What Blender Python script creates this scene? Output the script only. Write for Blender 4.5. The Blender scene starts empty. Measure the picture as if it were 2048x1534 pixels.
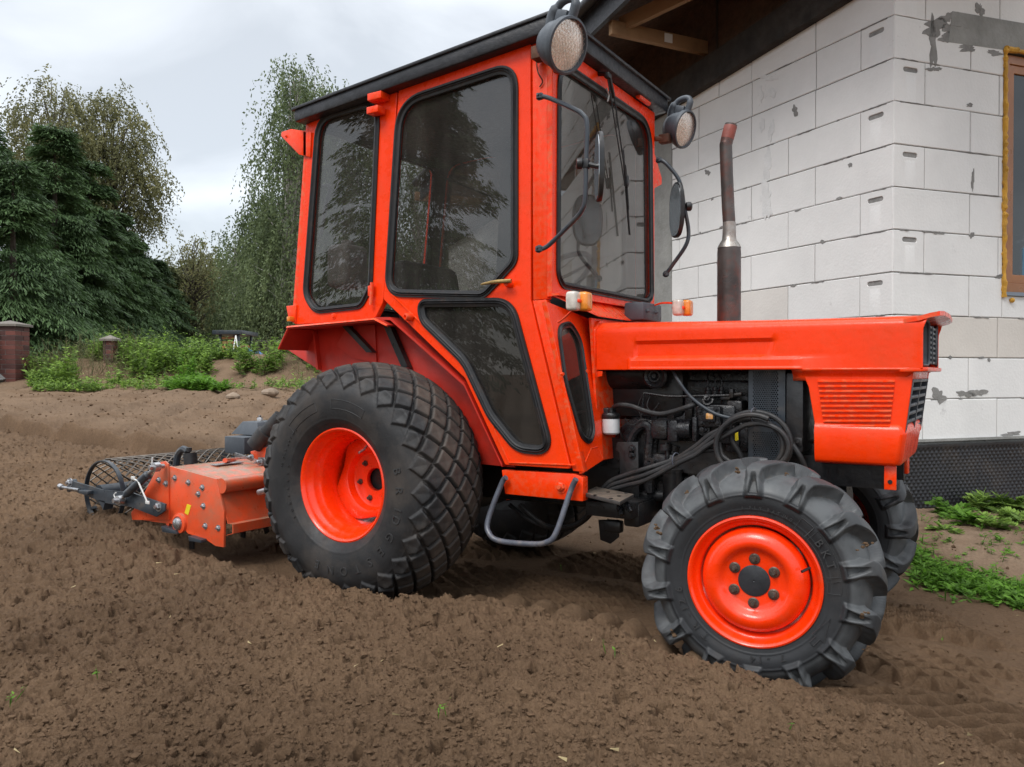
import bpy, bmesh, math, random
import numpy as np
from mathutils import Vector, Matrix
from mathutils.geometry import interpolate_bezier
random.seed(7)
SC = bpy.context.scene
COL = SC.collection
# ------------------------------------------------------------------ camera
# world frame = tractor frame: +X tractor forward, +Y towards the house, +Z up, origin under the rear axle
TH = math.radians(57.7); FPX = 1600.0; CX, CY = 1024.0, 767.0
CP = np.array([2.243, -3.045, 0.93]); PT = math.atan(19/1600.0)
CR = np.array([math.sin(TH), math.cos(TH), 0.0]); CD0 = np.array([-math.cos(TH), math.sin(TH), 0.0]); CU0 = np.array([0, 0, 1.0])
CD = CD0*math.cos(PT) - CU0*math.sin(PT); CU = CU0*math.cos(PT) + CD0*math.sin(PT)
cam = bpy.data.cameras.new('camera'); camo = bpy.data.objects.new('camera', cam); COL.objects.link(camo)
cam.sensor_width = 36.0; cam.lens = FPX/2048*36; cam.clip_start = 0.05; cam.clip_end = 3000
m = Matrix.Identity(4)
for i in range(3):
    m[i][0] = CR[i]; m[i][1] = CU[i]; m[i][2] = -CD[i]; m[i][3] = CP[i]
camo.matrix_world = m
SC.camera = camo
# ------------------------------------------------------------------ sky and sun (overcast)
SUN_EL, SUN_AZ = math.radians(50), math.radians(268)     # azimuth measured in the XY plane from +X
w = bpy.data.worlds.new('World'); SC.world = w; w.use_nodes = True
nt = w.node_tree; nt.nodes.clear()
out = nt.nodes.new('ShaderNodeOutputWorld'); bg = nt.nodes.new('ShaderNodeBackground'); bg2 = nt.nodes.new('ShaderNodeBackground')
sky = nt.nodes.new('ShaderNodeTexSky'); sky.sky_type = 'NISHITA'; sky.sun_disc = False
sky.sun_elevation = SUN_EL; sky.sun_rotation = math.pi/2 - SUN_AZ
bg.inputs[1].default_value = 0.03
nt.links.new(sky.outputs[0], bg.inputs[0])
tc = nt.nodes.new('ShaderNodeTexCoord'); mp = nt.nodes.new('ShaderNodeMapping'); mp.inputs['Scale'].default_value = (1, 1, 2.6)
n1 = nt.nodes.new('ShaderNodeTexNoise'); n1.inputs['Scale'].default_value = 2.3; n1.inputs['Detail'].default_value = 7; n1.inputs['Roughness'].default_value = .5
n1.inputs['Distortion'].default_value = .5
rp = nt.nodes.new('ShaderNodeValToRGB')
rp.color_ramp.elements[0].position = .38; rp.color_ramp.elements[0].color = (.62, .645, .665, 1)
rp.color_ramp.elements[1].position = .60; rp.color_ramp.elements[1].color = (.93, .955, .975, 1)
nt.links.new(tc.outputs['Generated'], mp.inputs[0]); nt.links.new(mp.outputs[0], n1.inputs[0]); nt.links.new(n1.outputs[0], rp.inputs[0])
sep = nt.nodes.new('ShaderNodeSeparateXYZ'); nt.links.new(tc.outputs['Generated'], sep.inputs[0])
mr = nt.nodes.new('ShaderNodeMapRange'); mr.inputs[1].default_value = .42; mr.inputs[2].default_value = .95; mr.inputs[3].default_value = .70; mr.inputs[4].default_value = 1.9
nt.links.new(sep.outputs[2], mr.inputs[0])
nt.links.new(rp.outputs[0], bg2.inputs[0]); nt.links.new(mr.outputs[0], bg2.inputs[1])
add = nt.nodes.new('ShaderNodeAddShader'); nt.links.new(bg.outputs[0], add.inputs[0]); nt.links.new(bg2.outputs[0], add.inputs[1])
nt.links.new(add.outputs[0], out.inputs[0])
sl = bpy.data.lights.new('sun', 'SUN'); sl.energy = 1.3; sl.angle = math.radians(22); sl.color = (1, .97, .93)
so = bpy.data.objects.new('sun', sl); COL.objects.link(so)
sd = Vector((math.cos(SUN_EL)*math.cos(SUN_AZ), math.cos(SUN_EL)*math.sin(SUN_AZ), math.sin(SUN_EL)))
so.rotation_euler = (-sd).to_track_quat('-Z', 'Y').to_euler()
SC.view_settings.view_transform = 'Standard'; SC.view_settings.look = 'None'; SC.view_settings.gamma = 1
SC.view_settings.exposure = 0.56
SC.cycles.max_bounces = 8; SC.cycles.transparent_max_bounces = 16
# ------------------------------------------------------------------ tracing helpers: a point of the photograph meets a real plane
def ray(px, py): return CD + CR*((px-CX)/FPX) - CU*((py-CY)/FPX)
def onp(px, py, p0, n):
    d = ray(px, py); n = np.array(n, float); t = np.dot(np.array(p0)-CP, n)/np.dot(d, n)
    return Vector(CP + d*t)
def ony(px, py, y): return onp(px, py, (0, y, 0), (0, 1, 0))
def onx(px, py, x): return onp(px, py, (x, 0, 0), (1, 0, 0))
def onz(px, py, z): return onp(px, py, (0, 0, z), (0, 0, 1))
def W(r, d, z=0.0):
    q = CP + CR*r + CD0*d; return Vector((q[0], q[1], z))
def atd(px, d, z=0.0): return W((px-CX)/FPX*d, d, z)
def zat(py, d): return CP[2] + (748-py)/FPX*d
# ------------------------------------------------------------------ objects
def tag(o, label=None, cat=None, group=None, kind=None):
    if label: o['label'] = label
    if cat: o['category'] = cat
    if group: o['group'] = group
    if kind or cat: o['kind'] = kind or 'thing'
    return o
def empty(name, loc, label, cat, group=None):
    o = bpy.data.objects.new(name, None); COL.objects.link(o); o.location = loc; o.empty_display_size = .1
    return tag(o, label, cat, group)
def link(name, me, mat=None, parent=None, smooth=False):
    o = bpy.data.objects.new(name, me); COL.objects.link(o)
    if mat is not None and not me.materials: me.materials.append(mat)
    if parent is not None:
        o.parent = parent
        # every parent in this scene is unrotated or builds its children in its own frame
        o.matrix_parent_inverse = parent_inv(parent)
    if smooth: shade(me)
    return o
LOCAL = set()
def parent_inv(p):
    if p.name in LOCAL: return Matrix.Identity(4)
    q = p; M = Matrix.Identity(4); loc = Vector((0, 0, 0))
    while q is not None:
        loc = loc + q.location; q = q.parent
    # children hold world coordinates: cancel the translation of the chain
    base = Matrix.Translation(-p.location) if p.parent is None else Matrix.Identity(4)
    return base
def shade(me, ang=35):
    me.polygons.foreach_set('use_smooth', [True]*len(me.polygons))
    try: me.set_sharp_from_angle(angle=math.radians(ang))
    except Exception: pass
def mesh_np(name, v, f, mat=None, attrs=None, smooth=False):
    v = np.asarray(v, np.float32); f = np.asarray(f, np.int32)
    me = bpy.data.meshes.new(name); k = f.shape[1]
    me.vertices.add(len(v)); me.vertices.foreach_set('co', v.ravel())
    me.loops.add(f.size); me.loops.foreach_set('vertex_index', f.ravel())
    me.polygons.add(len(f)); me.polygons.foreach_set('loop_start', np.arange(0, f.size, k, dtype=np.int32))
    me.polygons.foreach_set('loop_total', np.full(len(f), k, np.int32))
    me.polygons.foreach_set('use_smooth', np.full(len(f), bool(smooth)))
    me.update(calc_edges=True)
    for an, (dom, val) in (attrs or {}).items():
        a = me.attributes.new(an, 'FLOAT', dom); a.data.foreach_set('value', np.asarray(val, np.float32))
    if mat: me.materials.append(mat)
    return me
class MB:
    """collects shapes into one mesh"""
    def __init__(s): s.bm = bmesh.new()
    def poly(s, vs, fs):
        b = [s.bm.verts.new(Vector(v)) for v in vs]
        for f in fs:
            try: s.bm.faces.new([b[i] for i in f])
            except ValueError: pass
        return b
    def box(s, c, size, rot=None, bev=0.0, seg=2):
        r = bmesh.ops.create_cube(s.bm, size=1.0); vs = r['verts']
        M = Matrix.Translation(Vector(c)) @ (rot.to_4x4() if rot is not None else Matrix.Identity(4)) @ Matrix.Diagonal((*size, 1))
        bmesh.ops.transform(s.bm, matrix=M, verts=vs)
        if bev:
            es = list({e for v in vs for e in v.link_edges})
            bmesh.ops.bevel(s.bm, geom=es, offset=bev, segments=seg, affect='EDGES', profile=.5)
        return s
    def hexa(s, a, b, bev=0.0):
        """a: 4 points of one end, b: 4 of the other"""
        v = s.poly(list(a)+list(b), [(3, 2, 1, 0), (4, 5, 6, 7), (0, 1, 5, 4), (1, 2, 6, 5), (2, 3, 7, 6), (3, 0, 4, 7)])
        if bev:
            es = list({e for q in v for e in q.link_edges})
            bmesh.ops.bevel(s.bm, geom=es, offset=bev, segments=2, affect='EDGES', profile=.5)
        return s
    def prism(s, pts, off, bev=0.0):
        """flat polygon (3D points) pushed along off"""
        n = len(pts); off = Vector(off); P = [Vector(p) for p in pts]
        v = s.poly(P+[p+off for p in P], [tuple(range(n))[::-1], tuple(range(n, 2*n))]+[(i, (i+1) % n, n+(i+1) % n, n+i) for i in range(n)])
        if bev:
            es = list({e for q in v for e in q.link_edges})
            bmesh.ops.bevel(s.bm, geom=es, offset=bev, segments=2, affect='EDGES', profile=.5)
        return s
    def tube(s, pts, r, n=10, closed=False, caps=True, prof=None, up=None):
        P = [Vector(p) for p in pts]; N = len(P); rr = r if hasattr(r, '__len__') else [r]*N
        T = []
        for i in range(N):
            a = P[(i-1) % N] if (closed or i > 0) else P[i]; b = P[(i+1) % N] if (closed or i < N-1) else P[i]
            t = (b-a); T.append(t.normalized() if t.length > 1e-9 else Vector((0, 0, 1)))
        u = Vector(up) if up is not None else (Vector((0, 0, 1)) if abs(T[0].z) < .9 else Vector((1, 0, 0)))
        rings = []
        for i in range(N):
            if up is not None: u = Vector(up)
            u = (u - T[i]*u.dot(T[i])); u = u.normalized() if u.length > 1e-6 else T[i].orthogonal().normalized()
            w_ = T[i].cross(u)
            if prof is None: off = [(math.cos(2*math.pi*k/n)*rr[i], math.sin(2*math.pi*k/n)*rr[i]) for k in range(n)]
            else: off = [(a*(rr[i]), b*(rr[i])) for a, b in prof]
            rings.append([s.bm.verts.new(P[i]+u*a+w_*b) for a, b in off])
        n = len(rings[0])
        for i in range(N if closed else N-1):
            A, B = rings[i], rings[(i+1) % N]
            for k in range(n): s.bm.faces.new((A[k], A[(k+1) % n], B[(k+1) % n], B[k]))
        if caps and not closed:
            s.bm.faces.new(rings[0][::-1]); s.bm.faces.new(rings[-1])
        return s
    def lathe(s, prof, o, ax, n=32, cap=True):
        """prof: (r, h) along ax from o"""
        o = Vector(o); ax = Vector(ax).normalized(); u = ax.orthogonal().normalized(); w_ = ax.cross(u); rings = []
        for r, h in prof:
            if r < 1e-6: rings.append([s.bm.verts.new(o+ax*h)])
            else: rings.append([s.bm.verts.new(o+ax*h+(u*math.cos(2*math.pi*k/n)+w_*math.sin(2*math.pi*k/n))*r) for k in range(n)])
        for A, B in zip(rings, rings[1:]):
            for k in range(n):
                a = [A[k % len(A)], A[(k+1) % len(A)]]; b = [B[k % len(B)], B[(k+1) % len(B)]]
                f = [a[0]] + ([a[1]] if a[1] is not a[0] else []) + [b[1]] + ([b[0]] if b[0] is not b[1] else [])
                if len(f) >= 3:
                    try: s.bm.faces.new(f)
                    except ValueError: pass
        if cap:
            for Rg in (rings[0], rings[-1]):
                if len(Rg) > 2:
                    try: s.bm.faces.new(Rg)
                    except ValueError: pass
        return s
    def ball(s, c, r, seg=12, scale=(1, 1, 1)):
        rr = bmesh.ops.create_uvsphere(s.bm, u_segments=seg, v_segments=max(6, seg//2), radius=r)
        bmesh.ops.transform(s.bm, matrix=Matrix.Translation(Vector(c)) @ Matrix.Diagonal((*scale, 1)), verts=rr['verts']); return s
    def hexbolt(s, c, ax, r=.008, h=.007, washer=True):
        ax = Vector(ax).normalized()
        if washer: s.lathe([(0, -.001), (r*1.5, -.001), (r*1.5, .002), (0, .002)], c, ax, 14, False)
        s.lathe([(r, .001), (r, h*.8), (r*.8, h), (0, h)], c, ax, 6, False)
        s.lathe([(r*.5, h), (r*.5, h*1.6), (0, h*1.6)], c, ax, 8, False); return s
    def build(s, name, mat, parent=None, smooth=True, ang=35):
        bmesh.ops.recalc_face_normals(s.bm, faces=s.bm.faces[:])
        me = bpy.data.meshes.new(name); s.bm.to_mesh(me); s.bm.free()
        o = link(name, me, mat, parent)
        if smooth: shade(me, ang)
        return o
def rounded(pts, rad, seg=5):
    """round the corners of a closed 3D/2D polygon"""
    P = [Vector(p) for p in pts]; n = len(P); o = []
    R = rad if hasattr(rad, '__len__') else [rad]*n
    for i in range(n):
        a, b, c = P[i-1], P[i], P[(i+1) % n]
        u = (a-b); v = (c-b); lu, lv = u.length, v.length; u.normalize(); v.normalize()
        ang = u.angle(v); r = R[i]
        t = min(r/math.tan(ang/2), lu*.48, lv*.48)
        if r <= 0 or t < 1e-5: o.append(b); continue
        p0, p2 = b+u*t, b+v*t
        for k in range(seg+1):
            s = k/seg; o.append(p0*(1-s)**2 + b*2*s*(1-s)*.98 + b*2*s*(1-s)*.02 + p2*s*s)
    return o
def smoothpath(pts, sub=6, closed=False):
    P = [Vector(p) for p in pts]; n = len(P); o = []
    rng = range(n if closed else n-1)
    for i in rng:
        p0 = P[(i-1) % n] if (closed or i > 0) else P[i]; p1 = P[i]; p2 = P[(i+1) % n]
        p3 = P[(i+2) % n] if (closed or i < n-2) else P[i+1]
        for k in range(sub):
            t = k/sub; t2, t3 = t*t, t*t*t
            o.append(.5*((2*p1)+(p2-p0)*t+(2*p0-5*p1+4*p2-p3)*t2+(3*p1-p0-3*p2+p3)*t3))
    if not closed: o.append(P[-1])
    return o
def plate(name, outer, holes, thick, mat, parent, bev=.002, flip=False, off=0.0, res=2):
    """solid sheet through coplanar 3D points with holes; thick is along the normal facing away from the camera side"""
    P = [Vector(p) for p in outer]
    c = sum(P, Vector())/len(P); nrm = Vector((0, 0, 0))
    for i in range(len(P)): nrm += (P[i]-c).cross(P[(i+1) % len(P)]-c)
    nrm.normalize()
    if nrm.dot(Vector(CP)-c) < 0: nrm = -nrm
    if flip: nrm = -nrm
    u = (P[1]-P[0]).normalized(); u = (u-nrm*u.dot(nrm)).normalized(); v = nrm.cross(u)
    cu = bpy.data.curves.new(name, 'CURVE'); cu.dimensions = '2D'; cu.fill_mode = 'BOTH'
    cu.extrude = max(thick/2-bev, .0002); cu.bevel_depth = bev; cu.bevel_resolution = res; cu.offset = -bev
    for lp in [P]+[[Vector(h) for h in H] for H in holes]:
        sp = cu.splines.new('POLY'); sp.points.add(len(lp)-1)
        for q, p in zip(sp.points, lp): q.co = ((p-c).dot(u), (p-c).dot(v), 0, 1)
        sp.use_cyclic_u = True
    ob = bpy.data.objects.new('tmp', cu); COL.objects.link(ob)
    bpy.context.view_layer.update()
    me = bpy.data.meshes.new_from_object(ob.evaluated_get(bpy.context.evaluated_depsgraph_get()))
    bpy.data.objects.remove(ob); bpy.data.curves.remove(cu)
    M = Matrix.Identity(4)
    for i in range(3): M[i][0] = u[i]; M[i][1] = v[i]; M[i][2] = nrm[i]; M[i][3] = c[i]+nrm[i]*(off-thick/2)
    me.transform(M); me.name = name; me.materials.clear()
    o = link(name, me, mat, parent); shade(me, 30)
    return o
def text_mesh(s, size, depth):
    cu = bpy.data.curves.new('txt', 'FONT'); cu.body = s; cu.size = size; cu.extrude = depth; cu.align_x = 'CENTER'; cu.resolution_u = 3
    ob = bpy.data.objects.new('tmp', cu); COL.objects.link(ob); bpy.context.view_layer.update()
    me = bpy.data.meshes.new_from_object(ob.evaluated_get(bpy.context.evaluated_depsgraph_get()))
    bpy.data.objects.remove(ob); bpy.data.curves.remove(cu); me.materials.clear(); return me
def mirror_y(o, name=None, parent=None):
    me = o.data.copy(); me.transform(Matrix.Diagonal((1, -1, 1, 1))); me.flip_normals()
    return link(name or o.name.split('.')[0], me, None, parent if parent is not None else o.parent)
# ------------------------------------------------------------------ materials
def N(t, typ, **kw):
    n = t.nodes.new(typ)
    for k, v in kw.items():
        if k in n.inputs: n.inputs[k].default_value = v
        else: setattr(n, k, v)
    return n
def rgba(c): return (c[0], c[1], c[2], 1)
def pbr(name, col, rough=.5, metal=0.0, var=.12, vs=6.0, bump=0.0, bs=60.0, dirt=None, dirt_amt=.5, ds=5.0, rvar=.12, spec=.5, coat=0.0, wear_highlight=None, wear_highlight_amt=.5, coords='Object', tint=0.0, updust=None, dustattr=None):
    M_ = bpy.data.materials.new(name); M_.use_nodes = True; t = M_.node_tree; b = t.nodes['Principled BSDF']; L = t.links
    tc = N(t, 'ShaderNodeTexCoord'); co = tc.outputs[coords]
    n = N(t, 'ShaderNodeTexNoise', Scale=vs, Detail=6, Roughness=.6); L.new(co, n.inputs['Vector'])
    r = N(t, 'ShaderNodeMapRange'); r.inputs[3].default_value = 1-var; r.inputs[4].default_value = 1+var; r.inputs[1].default_value = .3; r.inputs[2].default_value = .7
    L.new(n.outputs[0], r.inputs[0])
    mx = N(t, 'ShaderNodeVectorMath', operation='SCALE'); mx.inputs[0].default_value = col[:3]; L.new(r.outputs[0], mx.inputs['Scale'])
    cur = mx.outputs[0]
    if tint:
        at = N(t, 'ShaderNodeAttribute', attribute_name='tint'); rr = N(t, 'ShaderNodeMapRange'); rr.inputs[3].default_value = 1-tint; rr.inputs[4].default_value = 1+tint
        L.new(at.outputs['Fac'], rr.inputs[0]); m2 = N(t, 'ShaderNodeVectorMath', operation='SCALE'); L.new(cur, m2.inputs[0]); L.new(rr.outputs[0], m2.inputs['Scale']); cur = m2.outputs[0]
    rough_out = None
    if dirt:
        dn = N(t, 'ShaderNodeTexNoise', Scale=ds, Detail=9, Roughness=.68); L.new(co, dn.inputs['Vector'])
        dr = N(t, 'ShaderNodeMapRange'); dr.inputs[1].default_value = .62-.3*dirt_amt; dr.inputs[2].default_value = .72; dr.inputs[4].default_value = min(1, dirt_amt*1.3)
        L.new(dn.outputs[0], dr.inputs[0]); mm = N(t, 'ShaderNodeMix', data_type='RGBA'); L.new(dr.outputs[0], mm.inputs[0]); L.new(cur, mm.inputs[6]); mm.inputs[7].default_value = rgba(dirt); cur = mm.outputs[2]
        rough_out = dr.outputs[0]
    if dustattr:
        at2 = N(t, 'ShaderNodeAttribute', attribute_name='dust'); dm_ = N(t, 'ShaderNodeTexNoise', Scale=11, Detail=6, Roughness=.6); L.new(co, dm_.inputs['Vector'])
        dq = N(t, 'ShaderNodeMapRange'); dq.inputs[1].default_value = .32; dq.inputs[2].default_value = .58; dq.inputs[3].default_value = .35; L.new(dm_.outputs[0], dq.inputs[0]); dp = N(t, 'ShaderNodeMath', operation='MULTIPLY'); L.new(at2.outputs['Fac'], dp.inputs[0]); L.new(dq.outputs[0], dp.inputs[1])
        mm = N(t, 'ShaderNodeMix', data_type='RGBA'); L.new(dp.outputs[0], mm.inputs[0]); L.new(cur, mm.inputs[6]); mm.inputs[7].default_value = rgba(dustattr); cur = mm.outputs[2]
    if wear_highlight:
        g = N(t, 'ShaderNodeNewGeometry'); wn = N(t, 'ShaderNodeTexNoise', Scale=45, Detail=4); L.new(co, wn.inputs['Vector'])
        wm = N(t, 'ShaderNodeMath', operation='MULTIPLY'); pr = N(t, 'ShaderNodeMapRange'); pr.inputs[1].default_value = .53; pr.inputs[2].default_value = .62
        L.new(g.outputs['Pointiness'], pr.inputs[0]); nr = N(t, 'ShaderNodeMapRange'); nr.inputs[1].default_value = .45; nr.inputs[2].default_value = .6; nr.inputs[4].default_value = wear_highlight_amt
        L.new(wn.outputs[0], nr.inputs[0]); L.new(pr.outputs[0], wm.inputs[0]); L.new(nr.outputs[0], wm.inputs[1])
        mm = N(t, 'ShaderNodeMix', data_type='RGBA'); L.new(wm.outputs[0], mm.inputs[0]); L.new(cur, mm.inputs[6]); mm.inputs[7].default_value = rgba(wear_highlight); cur = mm.outputs[2]
    if updust:
        g = N(t, 'ShaderNodeNewGeometry'); sp = N(t, 'ShaderNodeSeparateXYZ'); L.new(g.outputs['Normal'], sp.inputs[0])
        un = N(t, 'ShaderNodeTexNoise', Scale=22, Detail=6); L.new(co, un.inputs['Vector'])
        ad = N(t, 'ShaderNodeMath', operation='MULTIPLY'); L.new(sp.outputs[2], ad.inputs[0]); L.new(un.outputs[0], ad.inputs[1])
        ur = N(t, 'ShaderNodeMapRange'); ur.inputs[1].default_value = .2; ur.inputs[2].default_value = .6; ur.inputs[4].default_value = updust[3]; L.new(ad.outputs[0], ur.inputs[0])
        mm = N(t, 'ShaderNodeMix', data_type='RGBA'); L.new(ur.outputs[0], mm.inputs[0]); L.new(cur, mm.inputs[6]); mm.inputs[7].default_value = rgba(updust); cur = mm.outputs[2]
    L.new(cur, b.inputs['Base Color'])
    rn = N(t, 'ShaderNodeMapRange'); rn.inputs[1].default_value = .3; rn.inputs[2].default_value = .7; rn.inputs[3].default_value = max(.03, rough-rvar); rn.inputs[4].default_value = min(1, rough+rvar)
    n3 = N(t, 'ShaderNodeTexNoise', Scale=vs*2.7, Detail=5); L.new(co, n3.inputs['Vector']); L.new(n3.outputs[0], rn.inputs[0])
    if rough_out is not None:
        ra = N(t, 'ShaderNodeMath', operation='MAXIMUM'); rs = N(t, 'ShaderNodeMath', operation='MULTIPLY'); rs.inputs[1].default_value = .85
        L.new(rough_out, rs.inputs[0]); L.new(rs.outputs[0], ra.inputs[0]); L.new(rn.outputs[0], ra.inputs[1]); L.new(ra.outputs[0], b.inputs['Roughness'])
    else: L.new(rn.outputs[0], b.inputs['Roughness'])
    b.inputs['Metallic'].default_value = metal; b.inputs['Specular IOR Level'].default_value = spec
    if coat: b.inputs['Coat Weight'].default_value = coat; b.inputs['Coat Roughness'].default_value = .12
    if bump:
        bn = N(t, 'ShaderNodeTexNoise', Scale=bs, Detail=6, Roughness=.6); L.new(co, bn.inputs['Vector'])
        bp = N(t, 'ShaderNodeBump', Strength=1.0, Distance=bump); L.new(bn.outputs[0], bp.inputs['Height']); L.new(bp.outputs[0], b.inputs['Normal'])
    return M_
DUST = (.19, .135, .095)
MT = {}
MT['orange'] = pbr('orange_paint', (.93, .044, .001), .30, var=.07, vs=9, bump=.0012, bs=28, dirt=(.50, .055, .012), dirt_amt=.42, ds=4.5, coat=.10, spec=.33, updust=(.60, .11, .045, .28), wear_highlight=(.60, .16, .07), wear_highlight_amt=.5)  # pinkish edges: scratches plus edge highlights painted into the colour
MT['rim'] = pbr('rim_paint', (.93, .040, .0015), .30, var=.06, vs=14, bump=.0006, bs=40, dirt=(.36, .10, .04), dirt_amt=.25, ds=9, coat=.3)
MT['orange_shaded'] = pbr('shaded_orange_paint', (.50, .020, .008), .5, var=.15, vs=7, bump=.001, bs=30, dirt=(.16, .03, .02), dirt_amt=.5, ds=4)  # same orange darkened: shade of undersides and arches put into the colour
MT['tiller'] = pbr('tiller_paint', (.72, .080, .022), .36, var=.10, vs=10, bump=.0008, bs=60, dirt=(.26, .15, .09), dirt_amt=.52, ds=6, coat=.15, updust=(.24, .185, .12, .9))
MT['roof'] = pbr('black_roof_paint', (.012, .012, .015), .42, var=.4, vs=20, bump=.0018, bs=55, dirt=(.05, .05, .055), dirt_amt=.35, ds=12)
MT['rubber'] = pbr('tyre_rubber', (.017, .017, .018), .62, var=.35, vs=7, bump=.0008, bs=90, dirt=(.070, .056, .046), dirt_amt=.55, ds=5, wear_highlight=(.085, .062, .048), wear_highlight_amt=.55, spec=.4, dustattr=(.075, .058, .047))
MT['rubber_f'] = pbr('lug_tyre_rubber', (.020, .0215, .024), .55, var=.2, vs=6, bump=.0006, bs=70, dirt=(.05, .042, .036), dirt_amt=.35, ds=7, wear_highlight=(.14, .10, .07), wear_highlight_amt=.6, spec=.45, dustattr=(.088, .093, .096))
MT['letter'] = pbr('tyre_lettering', (.036, .036, .037), .5, var=.2, bump=0)
MT['gasket'] = pbr('rubber_gasket', (.010, .010, .011), .42, var=.3, vs=20, bump=.0004, bs=120, dirt=(.10, .05, .03), dirt_amt=.25, ds=25)
MT['black'] = pbr('black_metal', (.012, .0125, .014), .38, var=.4, vs=14, bump=.0012, bs=50, dirt=(.035, .028, .024), dirt_amt=.5, ds=12)
MT['engine'] = pbr('engine_casting', (.013, .0135, .016), .30, var=.4, vs=18, bump=.003, bs=70, dirt=(.05, .036, .026), dirt_amt=.45, ds=10)
MT['hose'] = pbr('rubber_hose', (.016, .016, .017), .55, var=.3, vs=30, bump=.0005, bs=150, dirt=(.07, .055, .045), dirt_amt=.4, ds=16)
MT['greyp'] = pbr('grey_plastic', (.055, .065, .078), .5, var=.12, vs=15, bump=.0004, bs=200)
MT['greym'] = pbr('anthracite_steel', (.032, .040, .050), .38, var=.15, vs=12, bump=.0006, bs=60, dirt=(.16, .12, .085), dirt_amt=.3, ds=9)
MT['stepm'] = pbr('worn_grey_tube', (.085, .092, .115), .35, var=.2, vs=20, bump=.0008, bs=70, dirt=(.33, .25, .19), dirt_amt=.32, ds=26)
MT['steel'] = pbr('zinc_steel', (.42, .42, .43), .33, metal=.85, var=.2, vs=30, dirt=(.2, .15, .11), dirt_amt=.25, ds=20)
MT['rust'] = pbr('rusty_steel', (.10, .042, .022), .8, var=.4, vs=25, bump=.001, bs=120)
MT['bolt'] = pbr('bolt_steel', (.09, .075, .062), .5, metal=.5, var=.4, vs=60, dirt=(.14, .07, .035), dirt_amt=.5, ds=50)
MT['brass'] = pbr('brass', (.42, .28, .11), .35, metal=.8, var=.3, vs=40)
MT['silver'] = pbr('filter_white', (.55, .55, .55), .35, var=.1, vs=12, dirt=(.22, .24, .27), dirt_amt=.35, ds=22)
MT['seat'] = pbr('seat_vinyl', (.02, .022, .026), .5, var=.3, vs=10, bump=.001, bs=60)
MT['exh'] = pbr('exhaust_paint', (.075, .065, .060), .36, metal=.5, var=.4, vs=9, bump=.001, bs=60, dirt=(.19, .045, .025), dirt_amt=.5, ds=13)
MT['exh2'] = pbr('exhaust_bare', (.35, .33, .30), .35, metal=.7, var=.3, vs=16, dirt=(.16, .07, .035), dirt_amt=.45, ds=18)
MT['tank'] = pbr('canister_plastic', (.42, .38, .38), .5, var=.1)
MT['label'] = pbr('white_label', (.6, .6, .58), .5, var=.1)
MT['yellow'] = pbr('yellow_sticker', (.75, .58, .02), .4, var=.1)
def glass(name, tint=(.42, .43, .44), ior=1.55, rough=.0, dust=.0):
    M_ = bpy.data.materials.new(name); M_.use_nodes = True; t = M_.node_tree; t.nodes.clear(); L = t.links
    o = N(t, 'ShaderNodeOutputMaterial'); tr = N(t, 'ShaderNodeBsdfTransparent'); tr.inputs[0].default_value = rgba(tint)
    gl = N(t, 'ShaderNodeBsdfGlossy'); gl.inputs['Roughness'].default_value = rough; gl.inputs[0].default_value = (1, 1, 1, 1)
    lw = N(t, 'ShaderNodeLayerWeight', Blend=.5); pw = N(t, 'ShaderNodeMath', operation='POWER'); pw.inputs[1].default_value = 4.0; L.new(lw.outputs['Facing'], pw.inputs[0])
    fr = N(t, 'ShaderNodeMapRange'); f0 = ((ior-1)/(ior+1))**2; fr.inputs[3].default_value = f0; fr.inputs[4].default_value = 1.0; L.new(pw.outputs[0], fr.inputs[0])
    mx = N(t, 'ShaderNodeMixShader'); L.new(fr.outputs[0], mx.inputs[0]); L.new(tr.outputs[0], mx.inputs[1]); L.new(gl.outputs[0], mx.inputs[2])
    cur = mx.outputs[0]
    if dust:
        df = N(t, 'ShaderNodeBsdfDiffuse'); df.inputs[0].default_value = (.30, .27, .24, 1)
        tc = N(t, 'ShaderNodeTexCoord'); mpn = N(t, 'ShaderNodeMapping'); mpn.inputs['Scale'].default_value = (3, 3, .8)
        n = N(t, 'ShaderNodeTexNoise', Scale=3.5, Detail=7, Roughness=.6); L.new(tc.outputs['Object'], mpn.inputs[0]); L.new(mpn.outputs[0], n.inputs['Vector'])
        r = N(t, 'ShaderNodeMapRange'); r.inputs[1].default_value = .3; r.inputs[2].default_value = .75; r.inputs[3].default_value = dust*.35; r.inputs[4].default_value = dust; L.new(n.outputs[0], r.inputs[0])
        m3 = N(t, 'ShaderNodeMixShader'); L.new(r.outputs[0], m3.inputs[0]); L.new(cur, m3.inputs[1]); L.new(df.outputs[0], m3.inputs[2]); cur = m3.outputs[0]
    L.new(cur, o.inputs[0]); return M_
MT['glass'] = glass('cab_glass', (.62, .62, .61), 1.62, dust=.08)
MT['glass_dark'] = glass('dark_door_glass', (.10, .085, .075), 1.5, dust=.12)
MT['glass_far'] = glass('far_cab_glass', (.92, .92, .92), 1.3, dust=.04)
MT['lens'] = pbr('lens_glass', (.80, .72, .66), .22, metal=.65, var=.2, vs=20, bump=.002, bs=90, coat=.8)
MT['amber'] = pbr('amber_lens', (.75, .24, .02), .2, var=.15, vs=30, bump=.001, bs=120, coat=.6)
MT['clear'] = pbr('clear_lens', (.55, .50, .44), .2, var=.2, vs=40, bump=.001, bs=120, coat=.6)
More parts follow.
